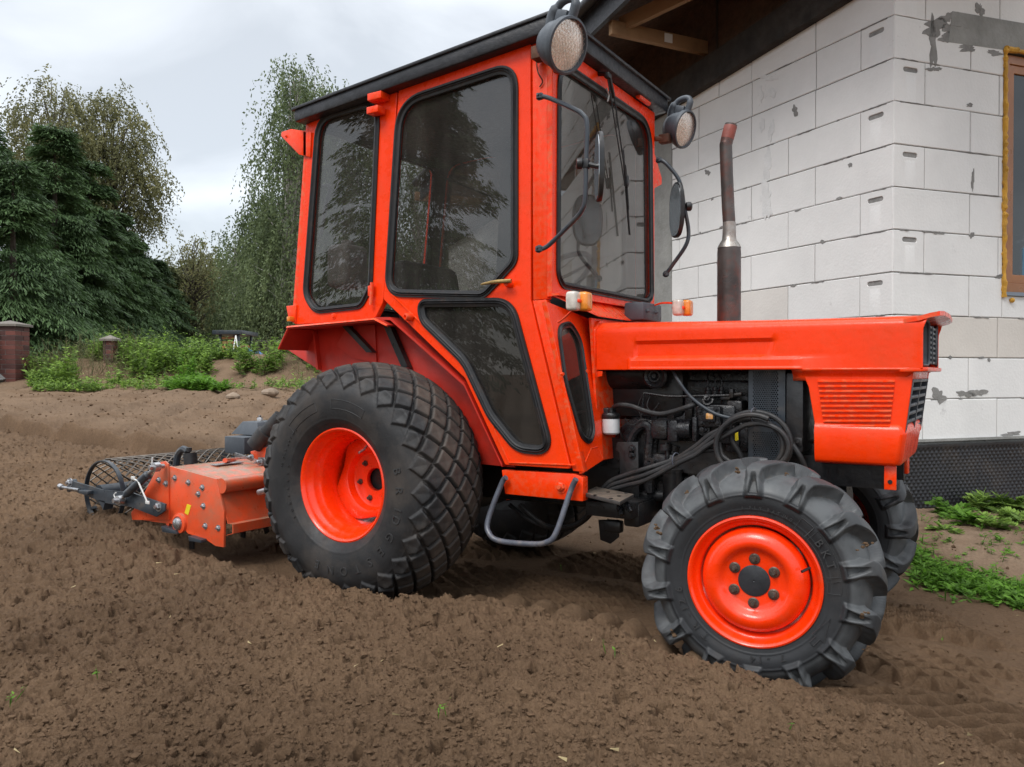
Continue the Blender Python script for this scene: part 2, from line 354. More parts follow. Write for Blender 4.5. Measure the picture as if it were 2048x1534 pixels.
# ------------------------------------------------------------------ ground
def _h(ix, iy, seed):
    h = (ix.astype(np.int64)*374761393 + iy.astype(np.int64)*668265263 + seed*974634777) & 0xffffffff
    h = ((h ^ (h >> 13))*1274126177) & 0xffffffff; h = ((h ^ (h >> 16))*2246822519) & 0xffffffff
    return ((h ^ (h >> 15)) & 0xffffff)/float(0xffffff)
def gn(x, y, seed=0):
    ix = np.floor(x).astype(np.int64); iy = np.floor(y).astype(np.int64); fx = x-ix; fy = y-iy
    u = fx*fx*fx*(fx*(fx*6-15)+10); v = fy*fy*fy*(fy*(fy*6-15)+10)
    def g(dx, dy):
        a = _h(ix+dx, iy+dy, seed)*6.2831853; return np.cos(a)*(fx-dx)+np.sin(a)*(fy-dy)
    return ((g(0, 0)*(1-u)+g(1, 0)*u)*(1-v)+(g(0, 1)*(1-u)+g(1, 1)*u)*v)*1.4
def fbm(x, y, o=4, seed=0, g=.5):
    s = 0; a = 1
    for k in range(o): s = s+a*gn(x*2**k, y*2**k, seed+k); a *= g
    return s
def clods(x, y, size, seed, dens=.8):
    X = x/size; Y = y/size; ix = np.floor(X).astype(np.int64); iy = np.floor(Y).astype(np.int64); best = np.zeros_like(X)
    for dx in (-1, 0, 1):
        for dy in (-1, 0, 1):
            cx = ix+dx; cy = iy+dy
            jx = _h(cx, cy, seed); jy = _h(cx, cy, seed+1); rr = .28+.5*_h(cx, cy, seed+2)**1.5; ok = _h(cx, cy, seed+3) < dens
            a = _h(cx, cy, seed+4)*3.14; st = .75+.5*_h(cx, cy, seed+5)
            px = X-cx-jx; py = Y-cy-jy; qx = (px*np.cos(a)+py*np.sin(a))*st; qy = (-px*np.sin(a)+py*np.cos(a))/st
            d2 = (qx*qx+qy*qy)/(rr*rr)
            best = np.maximum(best, np.where(ok, rr*np.sqrt(np.clip(1-d2, 0, 1))**1.2, 0))
    return best*size
def sst(a, b, x):
    t = np.clip((x-a)/(b-a), 0, 1); return t*t*(3-2*t)
def base_h(x, y):
    dep = (x-CP[0])*CD0[0]+(y-CP[1])*CD0[1]; lat = (x-CP[0])*CR[0]+(y-CP[1])*CR[1]
    side = 1-sst(-.6, 1.2, lat-.12*dep)
    h = .105*sst(3.2, 4.2, dep)*(1-sst(-1.75, -1.35, lat))+side*(.056*np.clip(dep-4.9, 0, 6.3)+.045*np.clip(dep-11.2, 0, 5)+.022*np.clip(dep-17, 0, 22))
    # soil and sand heaps under the weeds
    for (px, d, hh, r) in ((250, 13.6, .28, 1.3), (340, 14.0, .16, 1.0), (150, 13.4, .16, 1.0), (455, 13.9, .14, 1.1), (560, 13.5, .28, 1.1), (650, 13.9, .22, 1.3)):
        r_ = (px-CX)/FPX*d; h = h+hh*np.exp(-(((lat-r_)/r)**2+((dep-d)/(r*.7))**2))
    return h, dep, lat
def edge_y(x): return -.80+.20*sst(.30, .60, x)*(1-sst(1.05, 1.35, x))
def tilled(x, y):
    """1 where the soil has been rotavated"""
    e = .05*gn(x*2.1, y*2.1, 5)+.02*gn(x*9, y*9, 6)
    yb = edge_y(x)
    near = 1-sst(yb, yb+.07, y+e)
    # behind the machine everything up to the old soil
    behind = (1-sst(-1.15, -.95, x+e))
    oldsoil = sst(.78, .84, y+e*1.3)         # the strip ends at the far side of the tiller
    return np.clip(np.maximum(near, behind)*(1-oldsoil), 0, 1)
def ground_h(x, y, fine=True):
    b, dep, lat = base_h(x, y)
    T = tilled(x, y)
    lvl = .112+.018*(1-sst(-1.3, -.7, x))-.025*sst(1.2, 1.8, x)-.05*sst(1.75, 2.3, x)
    lvl = lvl - .03*sst(-1.2, -2.2, y) + .02*fbm(x*.9, y*.9, 2, 40)
    lvl = lvl+.015*np.exp(-((x+1.15)/.45)**2)*sst(-1.6, -.9, y)
    # soft furrows left by the tines
    lvl = lvl+.008*gn(x*1.3+3, y*5.5, 44)
    house = .14*sst(.7, 1.7, y)*sst(.5, 1.3, x)
    track = .012*fbm(x*2.3, y*2.3, 3, 60)+.065*(1-sst(-.75, -.42, x))*(x > -1.6)
    h = b + T*lvl + (1-T)*(house+track)
    old = sst(.80, .88, y+.02*gn(x*6, y*6, 7))*(x < -1.0)
    h = h+old*.235
    if not fine: return h, T
    rough_lo = 1-.5*sst(9, 16, dep)
    wx = x+.022*gn(x*20, y*20, 70)+.008*gn(x*52, y*52, 72)+.003*gn(x*120, y*120, 74); wy = y+.022*gn(x*20, y*20, 71)+.008*gn(x*52, y*52, 73)+.003*gn(x*120, y*120, 75)
    big = clods(wx, wy, .11, 100, .42)*.38*(.35+.65*sst(-.2, .35, gn(x*1.7, y*1.7, 99)))
    mid = clods(wx, wy, .052, 110, .75)*.42
    sm = clods(wx, wy, .024, 120, .85)*.48
    ti = clods(wx, wy, .0125, 130, .9)*.5*(1-sst(4, 7, dep))
    rg = .012*fbm(x*12, y*12, 5, 80, .60)+.0045*fbm(x*75, y*75, 3, 90, .75)
    pit = -.030*sst(.38, .62, gn(x*17+5, y*17, 95)+.4*gn(x*40, y*40, 96))
    rdg = .0035*(1-np.abs(gn(wx*31, wy*31, 97))*2)+.002*(1-np.abs(gn(wx*66, wy*66, 98))*2)
    till = (.85*big+.85*mid+.8*sm+.9*ti+rg+rdg+1.2*pit-.020)
    # compacted soil: broken, with imprints
    cp = .16*clods(wx, wy, .07, 140, .35)*sst(-.1, .3, gn(x*3, y*3, 141))+.25*sm*sst(-.25, .2, gn(x*4, y*4, 142))+.28*rg
    oldt = .25*big+.45*mid*sst(-.3, .3, gn(x*1.1, y*1.1, 150))+.5*sm+.6*rg
    # wheel marks in the old soil: long shallow ruts
    ph = x*.73+y*.68+.12*gn(x*.35, y*.35, 151)
    for c0, ww in ((-2.4, .11), (-3.2, .10), (-4.1, .12), (-5.3, .12), (-1.5, .11), (-6.6, .12), (-.4, .12)):
        oldt = oldt-.055*np.exp(-((ph-c0)/ww)**2)+.035*np.exp(-((ph-c0-ww*1.9)/(ww*.8))**2)
    out_ = T*till*rough_lo+(1-T)*np.where(x < -1.2, oldt*rough_lo, cp)
    # --- rear tyre imprints (raised lattice lines) on both tracks and to the right of the front wheels
    def lattice(u, v, half):
        p, q = .1136, .09
        a = u/p+v/q+20; b_ = u/p-v/q+20; fa = np.abs(a-np.round(a)); fb = np.abs(b_-np.round(b_)); d = np.minimum(fa, fb)
        return .036*(1-sst(.02, .15, d))*(1-sst(half*.9, half*1.05, np.abs(v)))-.010*(1-sst(half*.95, half*1.25, np.abs(v)))
    keep = sst(-.6, -.15, gn(x*2.4, y*2.4, 200))
    m1 = (x > -.9)*(x < 1.75)
    out_ = out_+(1-T)*m1*lattice(x+.03*np.sin(y*5), y+.14, .24)*keep
    out_ = out_+(1-T)*m1*lattice(x, y-.50, .22)*keep
    # curved tracks on the right
    for (x0, y0, an, half, k) in ((1.75, -.56, -.10, .18, .05), (1.75, .25, .12, .18, -.03), (1.8, -.15, -.30, .17, 0)):
        u = (x-x0)*math.cos(an)+(y-y0)*math.sin(an); v = -(x-x0)*math.sin(an)+(y-y0)*math.cos(an)-k*u*u
        out_ = out_+(1-T)*(x > 1.6)*(1-sst(.75, .95, y))*lattice(u, v, half)*sst(-.3, .15, gn(x*2+9, y*2, 201+int(x0*100)))*1.3
    # front lug pads pressed in the rut beside the tilled edge
    pu = ((x+.03*gn(x*5, y*5, 9))/.135) % 1.0; vy = (y-edge_y(x)-.15)/.085
    pad = np.exp(-vy**4)*(x > .25)*(x < 1.45)
    out_ = out_+(1-T)*pad*(.045*np.sin(np.clip(pu*1.3, 0, 1)*math.pi)**.6+.03)
    # dents under the wheels
    for (x0, y0, rx) in ((0, -.56, .3), (0, .56, .3), (1.583, -.56, .22), (1.61, .58, .22)):
        out_ = out_-.03*np.exp(-(((x-x0)/rx)**2+((y-y0)/.13)**2))
    return h+out_, T
def make_ground():
    # polar sheet: fine where it is seen close, coarse towards the horizon
    inv = np.linspace(1/1.35, 1/13.0, 900); rad = 1/inv
    rad = np.concatenate([[.05, .4, .8, 1.1], rad, np.geomspace(13.15, 60, 130), np.geomspace(66, 900, 18)])
    a0 = math.atan2(CD0[1], CD0[0]); f = np.linspace(-math.radians(41), math.radians(41), 1350)
    back = np.linspace(math.radians(41), 2*math.pi-math.radians(41), 90)[1:-1]
    ang = a0+np.concatenate([f, back]); nA = len(ang); nR = len(rad)
    Rr, Aa = np.meshgrid(rad, ang, indexing='ij'); x = CP[0]+Rr*np.cos(Aa); y = CP[1]+Rr*np.sin(Aa)
    z = np.zeros_like(x); T = np.zeros_like(x); B = np.zeros_like(x)
    for i0 in range(0, nR, 120):
        s = slice(i0, i0+120); zz, tt = ground_h(x[s].ravel(), y[s].ravel()); z[s] = zz.reshape(x[s].shape); T[s] = tt.reshape(x[s].shape)
        B[s] = ground_h(x[s].ravel(), y[s].ravel(), False)[0].reshape(x[s].shape)
    v = np.stack([x.ravel(), y.ravel(), z.ravel()], 1)
    i = np.arange(nR-1)[:, None]*nA; j = np.arange(nA)[None, :]; j2 = (j+1) % nA
    q = np.stack([i+j, i+nA+j, i+nA+j2, i+j2], -1).reshape(-1, 4)
    me = mesh_np('ground', v, q, None, {'tilled': ('POINT', T.ravel()), 'lift': ('POINT', (z-B).ravel())}, smooth=True)
    o = link('ground', me); tag(o, kind='structure'); return o
def soil_material():
    M_ = bpy.data.materials.new('soil'); M_.use_nodes = True; t = M_.node_tree; b = t.nodes['Principled BSDF']; L = t.links
    g = N(t, 'ShaderNodeNewGeometry'); at = N(t, 'ShaderNodeAttribute', attribute_name='tilled')
    n1 = N(t, 'ShaderNodeTexNoise', Scale=.9, Detail=6, Roughness=.6); L.new(g.outputs[0], n1.inputs[0])
    n2 = N(t, 'ShaderNodeTexNoise', Scale=60, Detail=9, Roughness=.8); L.new(g.outputs[0], n2.inputs[0])
    r1 = N(t, 'ShaderNodeValToRGB'); e = r1.color_ramp.elements; e[0].position = .32; e[0].color = (.102, .063, .037, 1); e[1].position = .7; e[1].color = (.176, .111, .066, 1)
    L.new(n1.outputs[0], r1.inputs[0])
    r2 = N(t, 'ShaderNodeMapRange'); r2.inputs[1].default_value = .3; r2.inputs[2].default_value = .7; r2.inputs[3].default_value = .74; r2.inputs[4].default_value = 1.26; L.new(n2.outputs[0], r2.inputs[0])
    m1 = N(t, 'ShaderNodeVectorMath', operation='SCALE'); L.new(r1.outputs[0], m1.inputs[0]); L.new(r2.outputs[0], m1.inputs['Scale'])
    # dry sandy soil away from the tilled part (house side and far field)
    sp = N(t, 'ShaderNodeSeparateXYZ'); L.new(g.outputs[0], sp.inputs[0])
    dry1 = N(t, 'ShaderNodeMapRange'); dry1.inputs[1].default_value = .75; dry1.inputs[2].default_value = 1.25; L.new(sp.outputs[1], dry1.inputs[0])
    ws = N(t, 'ShaderNodeTexNoise', Scale=2.2, Detail=6); L.new(g.outputs[0], ws.inputs[0])
    dn = N(t, 'ShaderNodeMapRange'); dn.inputs[1].default_value = .3; dn.inputs[2].default_value = .5; L.new(ws.outputs[0], dn.inputs[0])
    dm = N(t, 'ShaderNodeMath', operation='MULTIPLY'); L.new(dry1.outputs[0], dm.inputs[0]); L.new(dn.outputs[0], dm.inputs[1])
    inv = N(t, 'ShaderNodeMath', operation='SUBTRACT'); inv.inputs[0].default_value = 1; L.new(at.outputs['Fac'], inv.inputs[1])
    hx = N(t, 'ShaderNodeMapRange'); hx.inputs[1].default_value = -1; hx.inputs[2].default_value = 1; hx.inputs[3].default_value = .38; hx.inputs[4].default_value = 1; L.new(sp.outputs[0], hx.inputs[0])
    dm3 = N(t, 'ShaderNodeMath', operation='MULTIPLY'); L.new(dm.outputs[0], dm3.inputs[0]); L.new(hx.outputs[0], dm3.inputs[1]); dm = dm3
    dm2 = N(t, 'ShaderNodeMath', operation='MULTIPLY'); L.new(dm.outputs[0], dm2.inputs[0]); L.new(inv.outputs[0], dm2.inputs[1])
    mx = N(t, 'ShaderNodeMix', data_type='RGBA'); L.new(dm2.outputs[0], mx.inputs[0]); L.new(m1.outputs[0], mx.inputs[6])
    sc = N(t, 'ShaderNodeVectorMath', operation='SCALE'); sc.inputs[0].default_value = (.235, .165, .112); L.new(r2.outputs[0], sc.inputs['Scale']); L.new(sc.outputs[0], mx.inputs[7])
    # damp, darker flecks
    v = N(t, 'ShaderNodeTexNoise', Scale=9, Detail=9, Roughness=.75); L.new(g.outputs[0], v.inputs[0])
    vr = N(t, 'ShaderNodeMapRange'); vr.inputs[1].default_value = .56; vr.inputs[2].default_value = .72; vr.inputs[4].default_value = .45; L.new(v.outputs[0], vr.inputs[0])
    m3 = N(t, 'ShaderNodeMix', data_type='RGBA'); L.new(vr.outputs[0], m3.inputs[0]); L.new(mx.outputs[2], m3.inputs[6]); m3.inputs[7].default_value = (.085, .052, .032, 1)
    L.new(m3.outputs[2], b.inputs['Base Color']); b.inputs['Roughness'].default_value = .95; b.inputs['Specular IOR Level'].default_value = .15
    bn = N(t, 'ShaderNodeTexNoise', Scale=170, Detail=6, Roughness=.75); L.new(g.outputs[0], bn.inputs[0])
    bp = N(t, 'ShaderNodeBump', Strength=1.0, Distance=.009); L.new(bn.outputs[0], bp.inputs['Height']); L.new(bp.outputs[0], b.inputs['Normal'])
    return M_
MT['soil'] = soil_material()
GROUND = make_ground(); GROUND.data.materials.append(MT['soil'])
def gz(x, y): return float(ground_h(np.array([float(x)]), np.array([float(y)]), False)[0][0])
# loose crumbs and clods lying on the tilled soil, plus bits of straw
def crumbs():
    rng = np.random.default_rng(3)
    base = np.array([(1, 0, 0), (-1, 0, 0), (0, 1, 0), (0, -1, 0), (0, 0, 1), (0, 0, -1), (.6, .6, .6), (-.6, .6, .6), (.6, -.6, .6), (-.6, -.6, .6)], float)
    import itertools
    bm = bmesh.new(); bmesh.ops.create_icosphere(bm, subdivisions=1, radius=1); bv = np.array([v.co[:] for v in bm.verts]); bf = np.array([[v.index for v in f.verts] for f in bm.faces]); bm.free()
    n = 42000; d = np.where(rng.random(n) < .7, 1/rng.uniform(1/8.5, 1/1.5, n), rng.uniform(5, 13, n)); a = math.atan2(CD0[1], CD0[0])+rng.uniform(-.68, .68, n)
    x = CP[0]+d*np.cos(a); y = CP[1]+d*np.sin(a); z, T = ground_h(x, y); ok = (T > .6) | (rng.random(n) < .18) | ((x < -1.2) & (rng.random(n) < .4)); x, y, z, d = x[ok], y[ok], z[ok], d[ok]; n = len(x)
    s = rng.lognormal(math.log(.0034), .5, n); s = np.clip(s, .0018, .010)*np.where(d > 5, 1+(d-5)*.12, 1)
    jit = 1+rng.uniform(-.38, .38, (n, len(bv))); V = bv[None]*jit[..., None]*s[:, None, None]*np.array([1, 1, .8])*(1+rng.uniform(-.3, .3, (n, 1, 3)))
    V = V+np.stack([x, y, z+s*.35], 1)[:, None]
    F = bf[None]+(np.arange(n)*len(bv))[:, None, None]
    me = mesh_np('soil_crumbs', V.reshape(-1, 3), F.reshape(-1, 3), MT['soil'], {'tilled': ('POINT', np.ones(n*len(bv)))})
    o = link('soil_crumbs', me); tag(o, 'loose crumbs of brown earth lying on the tilled soil', 'soil crumbs', kind='stuff')
    n = 90; d = rng.uniform(1.7, 6, n); a = math.atan2(CD0[1], CD0[0])+rng.uniform(-.62, .62, n); x = CP[0]+d*np.cos(a); y = CP[1]+d*np.sin(a); z, T = ground_h(x, y)
    th = rng.uniform(0, 6.28, n); l = rng.uniform(.008, .028, n); wd = .0009
    dx, dy = np.cos(th)*l/2, np.sin(th)*l/2; nx, ny = -np.sin(th)*wd, np.cos(th)*wd; zz = z+.006
    V = np.stack([np.stack([x-dx-nx, y-dy-ny, zz], 1), np.stack([x-dx+nx, y-dy+ny, zz+.001], 1), np.stack([x+dx+nx, y+dy+ny, zz+.012*rng.random(n)], 1), np.stack([x+dx-nx, y+dy-ny, zz+.008*rng.random(n)], 1)], 1).reshape(-1, 3)
    me = mesh_np('straw_bits', V, np.arange(4*n).reshape(-1, 4), pbr('straw', (.42, .33, .17), .7, var=.4, vs=3)); o = link('straw_bits', me)
    tag(o, 'thin pale straw bits scattered over the tilled soil', 'straw', kind='stuff')
crumbs()
# ------------------------------------------------------------------ unfinished house of aerated concrete blocks
C0 = W(2.21, 4.65); Ld = Vector((-.84598, .53350, 0)).normalized(); Rd = Vector((.61968, .78452, 0)).normalized()
Ln = Vector((-Ld.y*-1, 0, 0)); Ln = Vector((Ld.y, -Ld.x, 0)); Ln = Ln if Ln.dot(Vector(CP)-C0) > 0 else -Ln
Rn = Vector((Rd.y, -Rd.x, 0)); Rn = Rn if Rn.dot(Vector(CP)-C0) > 0 else -Rn
HS = empty('block_house', (C0.x, C0.y, .15), 'unfinished house of white aerated concrete blocks with an open eave', 'house')
def onL(px, py, off=0): return onp(px, py, C0+Ln*off, Ln)
def onR(px, py, off=0): return onp(px, py, C0+Rn*off, Rn)
def block_mat():
    M_ = bpy.data.materials.new('aerated_block'); M_.use_nodes = True; t = M_.node_tree; b = t.nodes['Principled BSDF']; L = t.links
    g = N(t, 'ShaderNodeNewGeometry'); at = N(t, 'ShaderNodeAttribute', attribute_name='tint')
    r0 = N(t, 'ShaderNodeValToRGB'); e = r0.color_ramp.elements; e[0].color = (.60, .56, .51, 1); e[1].color = (.72, .715, .70, 1); e[0].position = 0; e[1].position = .22; L.new(at.outputs['Fac'], r0.inputs[0])
    n = N(t, 'ShaderNodeTexNoise', Scale=1.6, Detail=8, Roughness=.65); L.new(g.outputs[0], n.inputs[0])
    r = N(t, 'ShaderNodeMapRange'); r.inputs[1].default_value = .3; r.inputs[2].default_value = .7; r.inputs[3].default_value = .90; r.inputs[4].default_value = 1.06; L.new(n.outputs[0], r.inputs[0])
    m1 = N(t, 'ShaderNodeVectorMath', operation='SCALE'); L.new(r0.outputs[0], m1.inputs[0]); L.new(r.outputs[0], m1.inputs['Scale'])
    n2 = N(t, 'ShaderNodeTexNoise', Scale=5, Detail=10, Roughness=.75); L.new(g.outputs[0], n2.inputs[0])
    r2 = N(t, 'ShaderNodeMapRange'); r2.inputs[1].default_value = .64; r2.inputs[2].default_value = .72; r2.inputs[4].default_value = .5; L.new(n2.outputs[0], r2.inputs[0])
    mx = N(t, 'ShaderNodeMix', data_type='RGBA'); L.new(r2.outputs[0], mx.inputs[0]); L.new(m1.outputs[0], mx.inputs[6]); mx.inputs[7].default_value = (.27, .26, .25, 1)
    L.new(mx.outputs[2], b.inputs['Base Color']); b.inputs['Roughness'].default_value = .9; b.inputs['Specular IOR Level'].default_value = .2
    n3 = N(t, 'ShaderNodeTexNoise', Scale=120, Detail=5, Roughness=.7); L.new(g.outputs[0], n3.inputs[0]); v = N(t, 'ShaderNodeTexVoronoi', Scale=60); L.new(g.outputs[0], v.inputs[0])
    ad = N(t, 'ShaderNodeMath', operation='ADD'); L.new(n3.outputs[0], ad.inputs[0]); L.new(v.outputs[0], ad.inputs[1])
    bp = N(t, 'ShaderNodeBump', Strength=.5, Distance=.0014); L.new(ad.outputs[0], bp.inputs['Height']); L.new(bp.outputs[0], b.inputs['Normal'])
    return M_
MT['block'] = block_mat()
MT['mortar'] = pbr('mortar', (.22, .215, .205), .95, var=.3, vs=20, bump=.003, bs=60)
MT['concrete'] = pbr('rough_concrete', (.25, .25, .235), .92, var=.25, vs=4, bump=.006, bs=25, dirt=(.33, .33, .32), dirt_amt=.4, ds=5)
MT['smear'] = pbr('mortar_smear', (.22, .215, .205), .9, var=.25, vs=12, bump=.004, bs=60)
MT['chalk'] = pbr('white_smear', (.66, .66, .65), .9, var=.1, vs=12, bump=.003, bs=80)
ZK = [1.523+.2475*k for k in range(-4, 12)]
rngb = np.random.default_rng(11)
def wall(name, d, n, length, headers_odd, zmax, skip=None):
    V, F, A = [], [], []
    def blk(s0, s1, z0, z1, tint, back=0.0):
        g_ = .0028; ch = .004; o = rngb.uniform(-.0015, .0015)+back; base = len(V)
        zt0 = min(z1, zmax(s0)) if zmax else z1; zt1 = min(z1, zmax(s1)) if zmax else z1
        if zt0-z0 < .02 and zt1-z0 < .02: return
        zt0 = max(zt0, z0+.005); zt1 = max(zt1, z0+.005)
        jz = [rngb.uniform(-.0012, .0012) for _ in range(4)]
        q = [(s0+g_, z0+g_+jz[0]), (s1-g_, z0+g_+jz[1]), (s1-g_, zt1-g_+jz[2]), (s0+g_, zt0-g_+jz[3])]
        qi = [(s0+g_+ch, z0+g_+ch), (s1-g_-ch, z0+g_+ch), (s1-g_-ch, zt1-g_-ch), (s0+g_+ch, zt0-g_-ch)]
        for (s, z), of in [(p, o) for p in qi]+[(p, o-.003) for p in q]+[(p, o-.05) for p in q]:
            w_ = C0+d*s+n*of; V.append((w_.x, w_.y, z))
        b = base; F.extend([(b, b+1, b+2, b+3)]+[(b+4+i, b+4+(i+1) % 4, b+(i+1) % 4, b+i) for i in range(4)]+[(b+8+i, b+8+(i+1) % 4, b+4+(i+1) % 4, b+4+i) for i in range(4)])
        A.extend([tint]*12)
    for k, z0 in enumerate(ZK):
        z1 = z0+.2475; s = 0.0
        hd = ((k % 2) == (1 if headers_odd else 0))
        first = .235 if hd else .59
        while s < length:
            w_ = first if s == 0 else (.59 if rngb.random() > .07 else .35)
            e = min(s+w_, length)
            if not (hd and s == 0) and not (skip and skip(s, e, z0, z1)): blk(s, e, z0, z1, rngb.random()**.6 if rngb.random() > .06 else .02)
            if skip and skip(s, e, z0, z1):
                for (a0, a1, b0, b1) in skip(s, e, z0, z1): blk(a0, a1, b0, b1, rngb.random())
            s = e
    me = mesh_np(name, V, F, MT['block'], {'tint': ('POINT', A)}); o = link(name, me, None, HS)
    return o
topL = lambda s: 3.245-.075*s
def win_skip(s0, s1, z0, z1):
    a, zt, zb = WS0, WZ1, WZ0
    if s1 <= a or z1 <= zb or z0 >= zt: return None
    r = []
    if s0 < a: r.append((s0, a, z0, z1))
    if z0 < zb: r.append((max(s0, a), s1, z0, zb))
    if z1 > zt: r.append((max(s0, a), s1, zt, z1))
    return r
WS0 = (onR(2006, 400)-C0).dot(Rd); WZ0 = onR(1998, 590).z; WZ1 = onR(2012, 98).z
wl = wall('wall', Ld, Ln, 7.2, True, topL); wr = wall('wall', Rd, Rn, 3.2, False, None, win_skip)
wr['label'] = wl['label'] = None
del wr['label'], wl['label']
# header blocks with grip pockets
def st_(o, v):
    a = o.data.attributes.new('tint', 'FLOAT', 'POINT'); a.data.foreach_set('value', [v]*len(o.data.vertices))
def header(d, n, z0, up):
    g_ = .003; h = .2475
    def q(s, z, o=0): return C0+d*s+n*o+Vector((0, 0, z))-Vector((0, 0, C0.z))
    base = Vector((C0.x, C0.y, 0))
    P = lambda s, z: base+d*s+Vector((0, 0, z))
    outer = [P(g_, z0+g_), P(.235-g_, z0+g_), P(.235-g_, z0+h-g_), P(g_, z0+h-g_)]
    cz = z0+h-.055; cx = .125; hw = .055
    hole = [P(cx+hw*math.cos(t)*(1 if 1 else 0)+(0), cz+.018*math.sin(t)*1.0) for t in [k*2*math.pi/24 for k in range(24)]]
    hole = [P(cx+s_*(hw-.014)+s_*.014*math.cos(t), cz+(.014*math.sin(t))*s_) for s_ in (1, -1) for t in [(-.5+k/8)*math.pi for k in range(9)]]
    o = plate('end_block', outer, [hole], .022, MT['block'], HS, bev=.003)
    me = o.data; a = me.attributes.new('tint', 'FLOAT', 'POINT'); a.data.foreach_set('value', [random.uniform(.2, .9)]*len(me.vertices))
    b = MB(); b.hexa([p-n*.024 for p in outer], [p-n*.05 for p in outer]); r = b.build('pocket_back', MT['block'], o); st_(r, .6)
    # shallow tongue down the middle of the block face
    b = MB(); b.hexa([P(.085, z0+.004)+n*.0, P(.165, z0+.004)+n*.0, P(.150, z0+.004)+n*.0018, P(.100, z0+.004)+n*.0018], [P(.085, z0+h-.085), P(.165, z0+h-.085), P(.150, z0+h-.09)+n*.0018, P(.100, z0+h-.09)+n*.0018]); st_(b.build('tongue', MT['block'], o), .9)
for k, z0 in enumerate(ZK):
    if z0 > 3.1: break
    if k % 2 == 1:
        if z0 < 2.9: header(Ld, Ln, z0, 0)
    else: header(Rd, Rn, z0, 0)
# mortar bed behind the blocks
b = MB()
def slab(b, d, n, s0, s1, z0a, z0b, z1a, z1b, o0, o1):
    B = Vector((C0.x, C0.y, 0)); q = lambda s, z, o: B+d*s+n*o+Vector((0, 0, z))
    b.hexa([q(s0, z0a, o0), q(s1, z0b, o0), q(s1, z1b, o0), q(s0, z1a, o0)], [q(s0, z0a, o1), q(s1, z0b, o1), q(s1, z1b, o1), q(s0, z1a, o1)])
slab(b, Ld, Ln, .03, 7.2, .54, .54, 3.23, 2.70, -.006, -.20); slab(b, Rd, Rn, .03, WS0, .54, .54, 4.2, 4.2, -.006, -.20); slab(b, Rd, Rn, WS0, 3.2, .54, .54, WZ0, WZ0, -.006, -.2); slab(b, Rd, Rn, WS0, 3.2, WZ1, WZ1, 4.2, 4.2, -.006, -.2)
slab(b, Ld, Ln, .02, .1, 3.2, 3.2, 4.2, 4.2, -.012, -.2)
b.build('mortar_core', MT['mortar'], HS)
# plinth with dimpled membrane
b = MB(); slab(b, Ld, Ln, -.02, 7.2, -.3, -.3, .535, .535, -.01, -.25); slab(b, Rd, Rn, -.02, 3.2, -.3, -.3, .535, .535, -.01, -.25); slab(b, Rd, Rn, -.01, 3.2, .530, .530, .545, .545, .02, -.01); b.build('plinth', MT['concrete'], HS)
def membrane(d, n, L_):
    res = .0065; ns = int(L_/res); nz = int(.56/res); s = np.linspace(-.03, L_, ns); z = np.linspace(-.04, .515, nz); Sg, Z = np.meshgrid(s, z, indexing='ij')
    pt = .034; row = np.round(Z/(pt*.62)); zc = row*pt*.62; sh = (row % 2)*pt/2; sc = np.round((Sg-sh)/pt)*pt+sh
    dd = np.sqrt((Sg-sc)**2+((Z-zc)*1.0)**2); h = .0085*(1-sst(.003, .0105, dd))*(Z < .49)+.006*np.array(gn(Sg*3, Z*3, 400))+.03
    h = h+.006*sst(.49, .497, Z)
    B = np.array([C0.x, C0.y, 0]); v = B+Sg[..., None]*np.array(d)+h[..., None]*np.array(n); v[..., 2] = Z
    i = np.arange(ns-1)[:, None]*nz; j = np.arange(nz-1)[None]; q = np.stack([i+j, i+nz+j, i+nz+j+1, i+j+1], -1).reshape(-1, 4)
    me = mesh_np('dimpled_membrane', v.reshape(-1, 3), q, MT['membrane'], smooth=True); return link('dimpled_membrane', me, None, HS)
MT['membrane'] = pbr('black_membrane', (.014, .014, .017), .42, var=.2, vs=5, dirt=(.08, .06, .045), dirt_amt=.3, ds=4)
membrane(Rd, Rn, 2.6); membrane(Ld, Ln, 2.6)
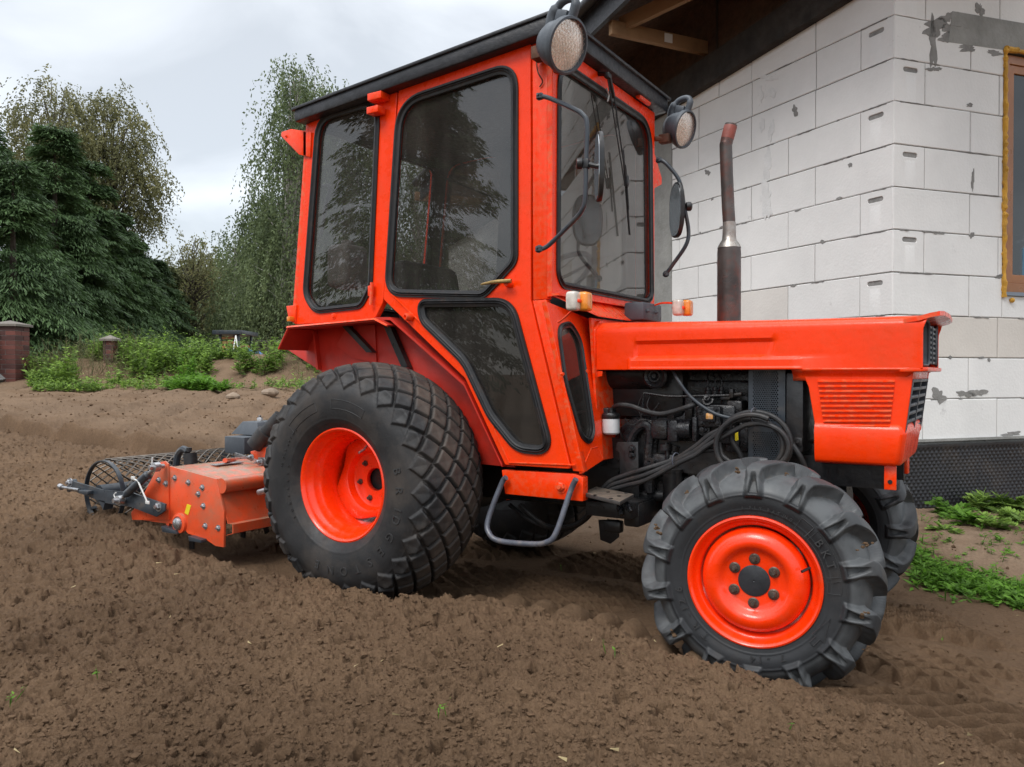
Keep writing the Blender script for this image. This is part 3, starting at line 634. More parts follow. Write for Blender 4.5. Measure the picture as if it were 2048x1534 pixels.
# smears
def blob(name, f, c, rx, rz, mat, seed, th=.0025):
    rg = random.Random(seed); pts = []
    n = 26
    for k in range(n):
        t = 2*math.pi*k/n; r_ = 1+.35*math.sin(2*t+seed)+.22*rg.uniform(-1, 1)+.15*math.sin(5*t+seed*2); pts.append(f(c[0]+rx*r_*math.cos(t), c[1]+rz*r_*math.sin(t), th))
    b = MB(); nn = Ln if f is onL else Rn; b.prism(pts, -nn*(th*.9)); return b.build(name, mat, HS, smooth=False)
for i, (f, c, rx, rz, m_) in enumerate(((onR, (1878, 792), 12, 13, 'smear'), (onR, (1932, 788), 14, 7, 'smear'), (onR, (1956, 785), 14, 8, 'smear'), (onR, (2024, 868), 16, 5, 'smear'), (onR, (1870, 55), 26, 14, 'smear'), (onR, (1866, 85), 9, 36, 'smear'), (onR, (1905, 60), 22, 9, 'smear'), (onR, (1960, 20), 8, 14, 'smear'), (onR, (1868, 138), 12, 5, 'smear'), (onR, (1898, 34), 16, 10, 'smear'), (onR, (1893, 74), 14, 9, 'smear'), (onR, (1935, 96), 20, 6, 'smear'), (onR, (1990, 106), 16, 5, 'smear'), (onR, (1960, 44), 18, 6, 'smear'),
    (onR, (1878, 466), 10, 3.5, 'smear'), (onR, (1944, 470), 4, 6, 'smear'), (onR, (1946, 360), 3, 18, 'smear'), (onR, (1940, 210), 7, 3, 'smear'), (onL, (1590, 222), 6, 9, 'smear'), (onL, (1520, 185), 5, 16, 'chalk'), (onL, (1544, 185), 5, 12, 'chalk'), (onL, (1524, 250), 4, 16, 'chalk'), (onL, (1542, 262), 5, 18, 'chalk'), (onL, (1534, 330), 9, 26, 'chalk'), (onL, (1532, 400), 12, 30, 'chalk'), (onL, (1534, 155), 16, 5, 'chalk'), (onL, (1415, 345), 4, 6, 'smear'), (onL, (1700, 330), 3, 5, 'smear'))):
    blob('mortar_patch' if m_ == 'smear' else 'chalk_patch', f, c, rx, rz, MT[m_], i)
rg = random.Random(21)
for k in range(34):
    z0 = rg.choice(ZK[:8]); d_, f_ = (Ld, onL) if rg.random() < .6 else (Rd, onR); s_ = rg.uniform(.1, 2.9 if d_ is Ld else 1.0); P = Vector((C0.x, C0.y, z0+rg.uniform(-.012, .012)))+d_*s_; n_ = Ln if d_ is Ld else Rn
    a_, c_ = rg.uniform(.008, .03), rg.uniform(.004, .012); pts = [P+n_*.0022+d_*a_*math.cos(t)*(1+.4*rg.uniform(-1, 1))+Vector((0, 0, c_*math.sin(t)*(1+.5*rg.uniform(-1, 1)))) for t in [j*math.pi/7 for j in range(14)]]
    b = MB(); b.prism(pts, -n_*.002); b.build('mortar_patch', MT['smear'], HS, smooth=False)
# ragged mortar squeezed out of some bed joints
b = MB(); rg = random.Random(5)
for k, z0 in enumerate(ZK):
    for (d, n, Lm) in ((Ld, Ln, 5), (Rd, Rn, 2.2)):
        if n is Ln and z0 > 3.1: continue
        s = .05
        while s < Lm:
            l_ = rg.uniform(.02, .25)
            if rg.random() < .55 and not (n is Rn and s+l_ > WS0 and WZ0 < z0 < WZ1):
                P = [Vector((C0.x, C0.y, z0))+d*(s+l_*j/6)+n*.0005+Vector((0, 0, rg.uniform(-.002, .002))) for j in range(7)]; b.tube(P, [.0015+rg.random()*.004 for _ in P], 5)
            s += l_+rg.uniform(.02, .4)
tag(b.build('squeezed_mortar', MT['smear'], HS), kind='stuff')
# concrete lintel and column
b = MB(); P = [onR(1905, 22, .003), onR(2140, 62, .003), onR(2140, 118, .003), onR(1897, 84, .003)]; b.prism(P, -Rn*.05); b.build('lintel', MT['concrete'], HS)
b = MB(); s0 = (onL(1344, 500)-C0).dot(Ld); slab(b, Ld, Ln, s0, s0+.30, .54, .54, topL(s0), topL(s0+.3), .008, -.05); b.build('column', MT['concrete'], HS)
# window
b = MB(); B = Vector((C0.x, C0.y, 0)); wq = lambda s, z, o=0: B+Rd*s+Rn*o+Vector((0, 0, z))
a0 = WS0+.022; a1 = WS0+1.2; zb = WZ0+.022; zt = WZ1-.02
fr_o = [wq(a0, zb, .0), wq(a1, zb, .0), wq(a1, zt, .0), wq(a0, zt, .0)]; fr_i = [wq(a0+.052, zb+.058, 0), wq(a1-.05, zb+.058, 0), wq(a1-.05, zt-.055, 0), wq(a0+.052, zt-.055, 0)]
MT['wood'] = pbr('stained_frame', (.27, .095, .018), .35, var=.3, vs=4, bump=.0006, bs=40, coat=.2)
win = plate('window', fr_o, [fr_i], .05, MT['wood'], HS, bev=.004, off=-.02)
fi = [wq(a0+.052, zb+.058, -.03), wq(a1-.05, zb+.058, -.03), wq(a1-.05, zt-.055, -.03), wq(a0+.052, zt-.055, -.03)]
fi2 = [p+q for p, q in zip(fi, (Rd*.05+Vector((0, 0, .055)), -Rd*.05+Vector((0, 0, .055)), -Rd*.05-Vector((0, 0, .05)), Rd*.05-Vector((0, 0, .05))))]
plate('sash', fi, [fi2], .03, MT['wood'], win, bev=.004); plate('pane', fi2, [], .006, glass('window_glass', (.35, .38, .4), 1.6), win, off=-.012)
b = MB(); c = (fi2[0]+fi2[2])/2-Rn*.45; b.box(c, (2.2, 1.6, 1.6)) if False else b.prism([wq(WS0-.2, WZ0-.2, -.6), wq(WS0+1.8, WZ0-.2, -.6), wq(WS0+1.8, WZ1+.2, -.6), wq(WS0-.2, WZ1+.2, -.6)], Rn*-.02); b.build('room_wall', MT['mortar'], HS)
b = MB(); c = wq(a0+.26, zb+.20, -.12); b.lathe([(0, -.14), (.10, -.14), (.10, .08), (.07, .12), (.03, .15), (.03, .18), (0, .18)], c, (0, 0, 1), 20); b.build('water_bottle', pbr('blue_bottle', (.05, .16, .25), .15), HS)
foam = pbr('mounting_foam', (.52, .27, .03), .75, var=.35, vs=12, bump=.004, bs=40)
b = MB(); rg = random.Random(9)
for (p0, p1, n_) in ((wq(WS0+.008, WZ0-.01, .004), wq(WS0+.008, WZ1+.005, .004), 70), (wq(WS0, WZ1-.002, .006), wq(WS0+.35, WZ1-.002, .006), 18)):
    P = [p0+(p1-p0)*(k/n_) + Rd*rg.uniform(-.004, .004)+Rn*rg.uniform(-.004, .006) for k in range(n_+1)]; b.tube(P, [rg.uniform(.010, .020) for _ in P], 8)
b.ball(wq(WS0+.07, WZ0-.03, .01), .016, 10); b.build('mounting_foam', foam, win)
b = MB(); slab(b, Rd, Rn, WS0+.012, WS0+1.3, WZ0-.002, WZ0-.002, WZ0+.020, WZ0+.020, .018, -.12); b.build('window_sill', pbr('sill_metal', (.16, .19, .23), .4, var=.1), win)
# --- roof overhang over the left wall
zr = lambda s: topL(s)
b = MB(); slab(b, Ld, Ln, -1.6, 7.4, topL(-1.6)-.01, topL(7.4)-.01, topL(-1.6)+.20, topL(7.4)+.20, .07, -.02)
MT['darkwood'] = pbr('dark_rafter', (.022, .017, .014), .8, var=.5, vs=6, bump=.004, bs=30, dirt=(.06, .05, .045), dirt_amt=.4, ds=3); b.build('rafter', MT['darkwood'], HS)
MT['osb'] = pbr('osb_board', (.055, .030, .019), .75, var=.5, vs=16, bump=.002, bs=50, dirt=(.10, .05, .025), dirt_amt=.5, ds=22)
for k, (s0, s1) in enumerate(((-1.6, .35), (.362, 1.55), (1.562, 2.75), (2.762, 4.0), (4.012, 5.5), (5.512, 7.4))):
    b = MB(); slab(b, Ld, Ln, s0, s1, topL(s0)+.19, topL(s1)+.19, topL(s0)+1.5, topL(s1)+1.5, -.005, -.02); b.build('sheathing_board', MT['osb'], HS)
b = MB()
for s in (.355, 1.556, 2.756, 4.006): slab(b, Ld, Ln, s-.012, s+.012, topL(s)+.19, topL(s)+.19, topL(s)+1.4, topL(s)+1.4, -.0, -.03)
b.build('sheathing_gap', MT['darkwood'], HS)
# fascia / verge traced in the plane .92 m in front of the wall
FO = .92
f1 = onp(1200, 2, C0+Ln*FO, Ln); f2 = onp(872, 338, C0+Ln*FO, Ln); fd = (f2-f1).normalized()
sA = f1-fd*3.2; sB = f1+fd*((f2-f1).length+.55)
b = MB(); b.hexa([sA, sB, sB-Vector((0, 0, .17)), sA-Vector((0, 0, .17))], [p-Ln*.035 for p in (sA, sB, sB-Vector((0, 0, .17)), sA-Vector((0, 0, .17)))]); b.build('fascia', MT['roof'], HS)
b = MB(); up_ = Vector((0, 0, .02)); b.tube([sA+Ln*.05+up_, sB+Ln*.05+up_], .045, 14); b.build('verge_trim', MT['roof'], HS)
b = MB()   # soffit boards from the fascia to beyond the wall
for s_, nm in ((0, 'soffit'),):
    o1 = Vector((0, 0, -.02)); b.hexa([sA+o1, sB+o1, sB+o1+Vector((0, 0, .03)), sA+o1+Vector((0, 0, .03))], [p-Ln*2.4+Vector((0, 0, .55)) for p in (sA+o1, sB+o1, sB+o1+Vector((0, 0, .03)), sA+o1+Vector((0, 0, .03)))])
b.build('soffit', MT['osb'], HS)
MT['pine'] = pbr('pine_joist', (.26, .15, .07), .7, var=.3, vs=5, bump=.001, bs=40, dirt=(.13, .07, .035), dirt_amt=.4, ds=5)
def joist(s, z, h=.10, w_=.045):
    b = MB(); B = Vector((C0.x, C0.y, 0)); p0 = B+Ld*s+Vector((0, 0, z))-Ln*.01; p1 = p0+Ln*(FO-.05)
    q = [Vector((0, 0, 0)), Ld*w_, Ld*w_+Vector((0, 0, h)), Vector((0, 0, h))]; b.hexa([p0+v for v in q], [p1+v for v in q], .002); return b.build('joist', MT['pine'], HS)
sj = (onL(1415, 108)-C0).dot(Ld); zj = onL(1415, 108).z
for k, ds in enumerate((0, -1.0, -2.1, 1.1, 2.2, 3.3, 4.4)):
    o = joist(sj+ds, zj-.075*ds)
    if k == 0:
        c = onp(1337, 76, C0+Ld*(sj)-Ld*.003, Ld); b = MB(); b.box(c, (.004, .07, .065), rot=Matrix((Ld, Ln, Vector((0, 0, 1)))).transposed()); b.build('paper_label', MT['label'], o)
for k in range(2):   # diagonal brace above the joist
    b = MB(); B = Vector((C0.x, C0.y, 0)); p0 = B+Ld*(sj+.05)+Ln*.75+Vector((0, 0, zj+.10)); p1 = B+Ld*(sj-.9)+Ln*.1+Vector((0, 0, zj+.36)); b.tube([p0, p1], 1, prof=[(-.05, -.022), (.05, -.022), (.05, .022), (-.05, .022)], up=(0, 0, 1))
    if k == 0: b.build('brace', MT['pine'], HS)
# ------------------------------------------------------------------ tractor
TR = empty('compact_tractor', (0, 0, 0), 'orange compact tractor with a glazed cab and black roof, parked on brown soil', 'tractor')
YS = -.49      # cab side plane
def S(pts, y=YS): return [ony(a, b, y) for a, b in pts]
def gasket(name, loop, r, parent, mat=None, off=(0, 0, 0), seg=6):
    b = MB(); P = [Vector(p)+Vector(off) for p in loop]
    c = sum(P, Vector())/len(P); n = Vector((0, 0, 0))
    for i in range(len(P)): n += (P[i]-c).cross(P[(i+1) % len(P)]-c)
    n.normalize()
    prof = [(.45, -1), (.45, -.6), (.75, -.35), (.45, -.1), (.75, .15), (.45, .4), (.3, 1), (-.4, 1), (-.4, -1)]
    b.tube(P, r, closed=True, prof=prof, up=n if n.dot(Vector(CP)-c) > 0 else -n)
    return b.build(name, mat or MT['gasket'], parent)
def pane(name, loop, parent, mat, off=(0, 0, 0), thick=.004):
    return plate(name, [Vector(p)+Vector(off) for p in loop], [], thick, mat, parent, bev=.0005)
def mirrored(objs, parent):
    for o in objs:
        n = mirror_y(o, parent=parent)
        for ch in list(o.children): mirror_y(ch, parent=n)
# --- near side: rear quarter panel with window
q_out = S([(621, 216), (794, 152), (794, 180), (776, 500), (766, 604), (748, 640), (590, 649)])
w0 = rounded(S([(637, 238), (757, 202), (741, 575), (722, 612), (632, 622), (611, 590)]), [.10, .09, .09, .05, .08, .10])
side = plate('cab_side', q_out, [w0], .03, MT['orange'], TR, bev=.003)
g = gasket('window_seal', w0, .014, side); pane('window_pane', w0, side, MT['glass'], (0, .012, 0))
# --- door
DY = YS-.006
door_out = rounded(S([(797, 178), (1061, 84), (1061, 600), (1141, 938), (1010, 930), (930, 757), (766, 598), (777, 500)], DY), [.005, .005, .01, .01, .01, .03, .02, .01])
w1 = rounded(S([(800, 206), (1030, 130), (1030, 522), (968, 590), (776, 586)], DY), [.14, .085, .06, .07, .08], 9)
w2 = rounded(S([(842, 606), (1022, 604), (1102, 903), (1035, 896), (982, 830), (930, 722), (846, 640)], DY), [.08, .10, .09, .11, .22, .22, .10], 10)
door = plate('cab_door', door_out, [w1, w2], .032, MT['orange'], TR, bev=.003)
gasket('window_seal', w1, .016, door); pane('window_pane', w1, door, MT['glass'], (0, .012, 0))
gasket('window_seal', w2, .017, door); pane('window_pane', w2, door, MT['glass_dark'], (0, .010, 0))
far_copies = [side, door]
# bent rib along the door edge, welds
b = MB(); b.tube(S([(783, 588), (936, 738), (1018, 925), (1150, 930)], DY-.003), .0035, 6); b.build('door_rib', MT['orange'], door)
# --- pillars and rails of the near side
b = MB()
b.prism(S([(794, 152), (1093, 44), (1093, 72), (1063, 82), (797, 176)]), (0, .03, 0), .002)
rail = b.build('side_rail', MT['orange'], TR)
b = MB(); b.prism(S([(1064, 80), (1094, 70), (1094, 598), (1066, 600)]), (0, .035, 0), .003)
pil = b.build('front_pillar', MT['orange'], TR)
b = MB(); b.prism(S([(1065, 601), (1092, 599), (1168, 944), (1146, 942)]), (0, .03, 0), .002)
pil2 = b.build('door_post', MT['orange'], TR)
far_copies += [rail, pil, pil2]
# --- arch: edge strip below the door, inner arch wall, mudguard
b = MB()
e1 = S([(748, 640), (780, 640), (928, 772), (1004, 934)], YS); 
for a, c in zip(e1, e1[1:]): b.hexa([a, c, c+Vector((0, 0, .012)), a+Vector((0, 0, .012))], [p+Vector((0, .12, 0)) for p in (a, c, c+Vector((0, 0, .012)), a+Vector((0, 0, .012)))])
st = b.build('arch_edge', MT['orange_shaded'], TR)
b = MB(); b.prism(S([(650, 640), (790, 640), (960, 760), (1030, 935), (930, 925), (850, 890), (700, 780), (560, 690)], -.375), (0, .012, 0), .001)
iw = b.build('arch_wall', MT['orange_shaded'], TR)
b = MB()
for a_, c_ in (((690, 650), (742, 705)), ((775, 650), (812, 735))):
    p = ony(*a_, -.385); q = ony(*c_, -.385); b.hexa([p, p+Vector((.035, 0, 0)), p+Vector((.035, -.03, 0)), p+Vector((0, -.03, 0))], [q, q+Vector((.035, 0, 0)), q+Vector((.035, -.03, 0)), q+Vector((0, -.03, 0))])
b.build('arch_bracket', MT['black'], iw)
A = ony(577, 656, -.545); B_ = ony(752, 640, -.525); B2 = ony(776, 652, -.505); Cc = ony(558, 698, -.54)
b = MB()
def sheet(b, P, th=.006):
    P = [Vector(p) for p in P]; n = (P[1]-P[0]).cross(P[2]-P[0]).normalized()*th; b.prism(P, n)
b2 = MB(); sheet(b2, [A, B_, Vector((B_.x, -.20, B_.z-.0)), Vector((A.x, -.20, A.z))]); sheet(b2, [B_, B2, Vector((B2.x, -.3, B2.z)), Vector((B_.x, -.3, B_.z))])
sheet(b2, [A, Cc, Vector((Cc.x, -.16, Cc.z)), Vector((A.x, -.16, A.z))])
b2.tube([Cc, A, B_, B2], .006, 8)
mg = b2.build('mudguard', MT['orange_shaded'], TR)
b = MB(); b.tube([A+Vector((0, -.004, .004)), B_+Vector((0, -.004, .004)), B2+Vector((0, -.004, .002))], 1, prof=[(-.003, -.004), (.004, -.004), (.004, .004), (-.003, .012)], up=(0, 0, 1)); b.build('mudguard_lip', MT['orange'], mg)
b = MB(); b.prism([Vector((p.x, -.385, p.z)) for p in S([(668, 691), (690, 650), (745, 650), (748, 725), (700, 716)], -.40)], (0, .01, 0)); b.build('gusset', MT['orange_shaded'], mg)
far_copies += [st, iw, mg]
# --- lower sill with bolt, and the step
b = MB(); sl_ = S([(1003, 940), (1148, 948), (1166, 955), (1166, 1003), (1010, 988)], YS+.005); b.prism(sl_, (0, .04, 0), .003)
sill = b.build('cab_sill', MT['orange'], TR)
b = MB(); p = ony(1122, 973, YS+.004); b.hexbolt(p, (0, -1, 0), .017, .012); b.build('bolt', MT['orange'], sill)
b = MB(); stp = [(1012, 955), (1003, 968), (976, 1040), (979, 1068), (1000, 1082), (1060, 1088), (1092, 1085), (1112, 1066), (1140, 985), (1152, 958)]
b.tube(smoothpath([ony(a, c, YS-.02-(.05 if c > 1000 else 0)*min(1, (c-1000)/60)) for a, c in stp], 5), .0105, 12); step = b.build('step', MT['stepm'], TR)
far_copies += [sill, step]
def trim(o, f):
    if len(o.data.materials) < 2: o.data.materials.append(MT['seat'])
    for p in o.data.polygons:
        if f(p.normal): p.material_index = 1
for o in (side, door, rail, pil, pil2): trim(o, lambda n: n.y > .5)
mirrored(far_copies, TR)
# --- windscreen frame and lower front panels
FX = .80
ws_out = [Vector((FX, y, z)) for y, z in ((-.488, 2.152), (.488, 2.152), (.488, 1.215), (-.488, 1.215))]
wsr = rounded([Vector((FX, y, z)) for y, z in ((-.435, 2.085), (.43, 2.085), (.455, 1.29), (.40, 1.262), (-.41, 1.262), (-.445, 1.30))], [.10, .13, .07, .05, .05, .07], 8)
front = plate('windscreen_frame', ws_out, [wsr], .03, MT['orange'], TR, bev=.003); trim(front, lambda n: n.x < -.5)
gasket('windscreen_seal', wsr, .014, front); pane('windscreen', wsr, front, MT['glass'], (-.012, 0, 0))
b = MB()
P2 = (.885, -.285, 1.135); P1 = (.800, -.485, 1.205); P4 = (.930, -.485, .577); P3 = (.925, -.285, .60)
n_ = (Vector(P3)-Vector(P4)).cross(Vector(P1)-Vector(P4)); 
def FP(pts): return [onp(a, c, P4, n_) for a, c in pts]
cowl_hole = rounded(FP([(1116, 655), (1140, 648), (1160, 680), (1186, 862), (1178, 885), (1162, 872), (1130, 760)]), [.06, .05, .10, .06, .05, .06, .3], 7)
cowl = plate('side_cowl', FP([(1092, 602), (1186, 640), (1208, 920), (1168, 946)]), [cowl_hole], .02, MT['orange'], TR, bev=.003)
gasket('window_seal', cowl_hole, .012, cowl); pane('window_pane', cowl_hole, cowl, MT['glass_dark'], (-.006, 0, 0))
b = MB(); 
for q_ in ((1122, 748), (1170, 742)): b.lathe([(0, .0), (.006, 0), (.006, .012), (0, .012)], FP([q_])[0], (1, -.3, 0), 8)
b.tube(FP([(1170, 925), (1182, 897), (1196, 893), (1206, 918)]), .002, 5)
b.build('cowl_studs', MT['orange'], cowl)
mirrored([cowl], TR)
# scuttle: panel between the cowls under the windscreen, black air box, dashboard behind
b = MB()
b.prism([Vector((.802, -.487, 1.216)), Vector((.802, .487, 1.216)), Vector((.885, .28, 1.15)), Vector((.885, -.28, 1.15))], (0, 0, .004))
b.prism([Vector((.86, -.29, 1.145)), Vector((.86, .29, 1.145)), Vector((.90, .29, .60)), Vector((.90, -.29, .60))], (-.01, 0, 0))
b.prism([Vector((.79, -.487, 1.217)), Vector((.83, -.487, 1.217)), Vector((.83, .487, 1.217)), Vector((.79, .487, 1.217))], (0, 0, .008))
b.build('scuttle', MT['orange'], TR)
b = MB(); b.box((.90, .12, 1.190), (.09, .20, .075), bev=.01); b.hexbolt((.95, .05, 1.19), (1, 0, 0), .005); b.hexbolt((.95, .14, 1.19), (1, 0, 0), .005); b.build('air_box', MT['greyp'], TR)
# --- rear wall of the cab
rx = -.50
rw_out = [Vector((-.435, -.487, 2.11)), Vector((-.435, .487, 2.11)), Vector((-.535, .487, 1.18)), Vector((-.535, -.487, 1.18))]
def RW(y, t): return Vector((-.435-.1*(1-t), y, 1.18+.93*t))
rh = rounded([RW(-.42, .93), RW(.42, .93), RW(.42, .08), RW(-.42, .08)], .05)
rear = plate('rear_frame', rw_out, [rh], .03, MT['orange'], TR, bev=.003); trim(rear, lambda n: n.x > .5)
gasket('window_seal', rh, .014, rear); pane('window_pane', rh, rear, MT['glass_far'], (0.01, 0, 0))
b = MB(); b.prism([Vector((-.535, -.4, 1.18)), Vector((-.535, .4, 1.18)), Vector((-.50, .4, .95)), Vector((-.50, -.4, .95))], (.012, 0, 0)); b.build('rear_panel', MT['orange_shaded'], rear)
# rear amber lamp at the near corner, reflector bolt
b = MB(); b.prism(S([(572, 612), (592, 610), (590, 648), (577, 640)], -.50), (0, .05, 0), .003); h = b.build('rear_lamp', MT['orange'], TR)
b = MB(); b.box(ony(581, 638, -.515), (.02, .03, .022), bev=.004); b.build('lamp_lens', MT['amber'], h)
b = MB(); b.lathe([(0, 0), (.014, 0), (.014, .003), (.006, .004), (.006, .008), (0, .008)], ony(668, 632, YS), (0, -1, 0), 16); b.build('reflector_bolt', MT['orange'], side)
# --- brackets: rear ear, door stops, hinges, lock, handle
b = MB()
ear = S([(563, 264), (582, 258), (612, 262), (612, 312), (598, 309), (562, 272)], -.50); b.prism(ear, (0, .006, 0), .001); b.prism(S([(606, 262), (622, 264), (620, 314), (606, 311)], -.50), (0, .02, 0), .002)
b.hexbolt(ony(572, 272, -.502), (0, -1, 0), .004, .004); b.build('lamp_bracket', MT['orange'], side)
for q_, sz in (((757, 195), (.075, .055, .03)), ((752, 222), (.062, .05, .028))):
    b = MB(); b.box(ony(*q_, YS-.03), sz, bev=.003); b.build('door_stop', MT['orange'], door)
b = MB(); b.box(ony(742, 582, YS-.012), (.018, .024, .045), bev=.004); b.tube([ony(744, 565, YS-.018), ony(742, 610, YS-.018)], .008, 8); b.build('hinge', MT['orange'], door)
b = MB(); p = ony(823, 634, DY); b.lathe([(0, -.0), (.017, 0), (.017, .014), (.014, .03), (.009, .031), (.008, .02), (0, .02)], p, (-.35, -1, 0), 20); b.build('door_lock', MT['orange'], door)
b = MB(); p = ony(1020, 568, DY); b.lathe([(0, 0), (.016, 0), (.015, .012), (.010, .028), (0, .028)], p, (0, -1, 0), 18)
hd = b.build('handle_base', MT['orange'], door)
b = MB(); p = Vector(ony(1020, 562, DY-.034)); q = Vector(ony(962, 569, DY-.036)); md = (p+q)/2+Vector((0, -.003, .003))
b.tube(smoothpath([p+Vector((.006, 0, 0)), md, q], 5), [.0085, .0085, .0083, .008, .008, .0075, .007, .006, .0055, .005, .003], 10); b.build('door_handle', MT['brass'], door)
# --- roof
def RZ(x): return 2.232+.0853*(x-.82)
b = MB()
x0, x1, yw, t_ = -.485, .845, .545, .075
def rs(x, y, dz): return Vector((x, y, RZ(x)+dz))
b.hexa([rs(x0, -yw, -t_+.005), rs(x1, -yw, -t_), rs(x1, -yw, -.012), rs(x0, -yw, -.012)], [rs(x0, yw, -t_+.005), rs(x1, yw, -t_), rs(x1, yw, -.012), rs(x0, yw, -.012)], .009)
b.hexa([rs(x0-.012, -yw-.008, -.020), rs(x1+.012, -yw-.008, -.020), rs(x1+.012, -yw-.008, -.006), rs(x0-.012, -yw-.008, -.006)], [rs(x0-.012, yw+.008, -.020), rs(x1+.012, yw+.008, -.020), rs(x1+.012, yw+.008, -.006), rs(x0-.012, yw+.008, -.006)], .004)
roof = b.build('roof', MT['roof'], TR)
b = MB(); b.box((.20, 0, 2.135), (1.15, .90, .012)); b.build('headliner', MT['seat'], roof)
b = MB(); b.tube([(.822, .24, 2.155), (.822, .36, 2.155)], .012, 10); b.build('vent_catch', MT['orange'], roof)
# --- wiper
b = MB(); WX = FX+.03
b.tube([onx(1197, 148, FX), onx(1217, 148, FX+.05)], .009, 10); b.box(onx(1216, 152, FX+.045), (.02, .03, .02), bev=.003)
b.tube([onx(1219, 158, WX), onx(1228, 195, WX)], [.010, .007], 8); b.tube([onx(1216, 160, WX), onx(1250, 372, WX)], .003, 6); b.tube([onx(1228, 190, WX), onx(1254, 372, WX)], .003, 6)
arm = b.build('wiper_arm', MT['black'], TR)
b = MB(); b.tube([onx(1246, 300, FX+.02), onx(1259, 470, FX+.016)], .005, 6); b.tube([onx(1251, 330, FX+.026), onx(1257, 420, FX+.026)], .004, 6); b.box(onx(1253, 362, FX+.03), (.018, .018, .045), bev=.003); b.build('wiper_blade', MT['black'], arm)
b = MB(); b.tube([onx(1213, 176, FX+.012), onx(1218, 190, FX+.014), onx(1215, 203, FX+.012)], .003, 6); b.build('washer_jet', MT['label'], arm)
# --- work lights
def lamp(c, ax, up, s):
    c = Vector(c); ax = Vector(ax).normalized(); up = Vector(up); up = (up-ax*up.dot(ax)).normalized(); sd_ = ax.cross(up)
    def L_(a, u_, r_): return c+ax*a*s+up*u_*s+sd_*r_*s
    b = MB()
    b.lathe([(0, -.085*s), (.03*s, -.085*s), (.052*s, -.075*s), (.068*s, -.05*s), (.076*s, -.02*s), (.079*s, 0), (.087*s, .002*s), (.089*s, .012*s), (.087*s, .022*s), (.080*s, .024*s), (.077*s, .012*s), (.0, .010*s)], c, ax, 40, False)
    # grip: two posts and a bar on top
    gp = [L_(-.075, .045, 0), L_(-.078, .085, 0), L_(-.055, .125, 0), L_(-.015, .140, 0), L_(.006, .125, 0), L_(.004, .075, 0)]
    b.tube(smoothpath(gp, 5), [.026*s if i < 8 else (.017*s if i < 20 else .02*s) for i in range(26)], 12, prof=[(math.cos(k*math.pi/6)*.8, math.sin(k*math.pi/6)*.75) for k in range(12)])
    b.box(L_(-.035, .078, 0), (.05*s, .05*s, .03*s), rot=Matrix((ax, up, sd_)).transposed(), bev=.008*s)
    o = b.build('work_light', MT['greyp'], TR)
    b = MB(); b.lathe([(0, .020*s), (.04*s, .019*s), (.076*s, .013*s)], c, ax, 32, False); b.build('lamp_lens', MT['lens'], o)
    # wire guard pattern pressed in the lens
    b = MB()
    for k in range(-6, 7):
        for sg in (-1, 1):
            u0 = k*.0125; hh = math.sqrt(max(0, .074**2-u0*u0)); a_ = math.radians(28*sg)
            f = lambda p_, q_: L_(.0215, p_*math.cos(a_)-q_*math.sin(a_), p_*math.sin(a_)+q_*math.cos(a_))
            b.tube([f(hh, u0), f(-hh, u0)], .0004*s, 4, caps=False)
    if 'lw' not in MT: MT['lw'] = pbr('lens_wire', (.42, .33, .28), .4)
    b.build('lens_grid', MT['lw'], o)
    return o, L_
c1 = ony(1128, 90, -.60); c1 = Vector(c1)
l1, L1 = lamp(c1, tuple(CR*.66-CD0*.64-np.array([0, 0, .36])), (-.12, 0, 1), 1.08)
b = MB(); b.tube([L1(-.06, -.03, -.055), L1(-.10, -.055, -.085), L1(-.11, -.065, -.12)], .012, 8); b.box(L1(-.07, -.05, -.075), (.05, .012, .05), bev=.002); b.box(ony(1077, 108, -.525), (.035, .05, .045), bev=.002); b.hexbolt(ony(1084, 94, -.555), (0, -1, 0), .008, .008)
b.build('lamp_bracket', MT['rust'], l1)
b = MB(); b.tube(smoothpath([ony(1073, 125, -.5), ony(1076, 145, -.52), ony(1085, 162, -.5), ony(1079, 174, -.495)], 5), .0025, 6); b.build('lamp_cable', MT['rust'], l1)
c2 = onx(1364, 258, .90); l2, L2 = lamp(c2, tuple(CR*.70-CD0*.62-np.array([0, 0, .30])), (-.12, 0, 1), 1.0)
b = MB(); p = onx(1330, 278, .84); b.box(p, (.05, .04, .04), bev=.003); b.tube([p, Vector(c2)-Vector((.06, .02, .02))], .012, 8); b.tube([Vector(p), Vector((.80, .485, Vector(p).z))], .012, 8); b.build('lamp_bracket', MT['rust'], l2)
b = MB(); b.tube([(.80, .487, 2.03), (.845, .53, 2.045)], .004, 6); b.prism([Vector((.79, .487, 1.96)), Vector((.80, .55, 1.86)), Vector((.80, .55, 1.83)), Vector((.79, .487, 1.80))], (.01, 0, 0)); b.build('lamp_tab', MT['orange'], l2)
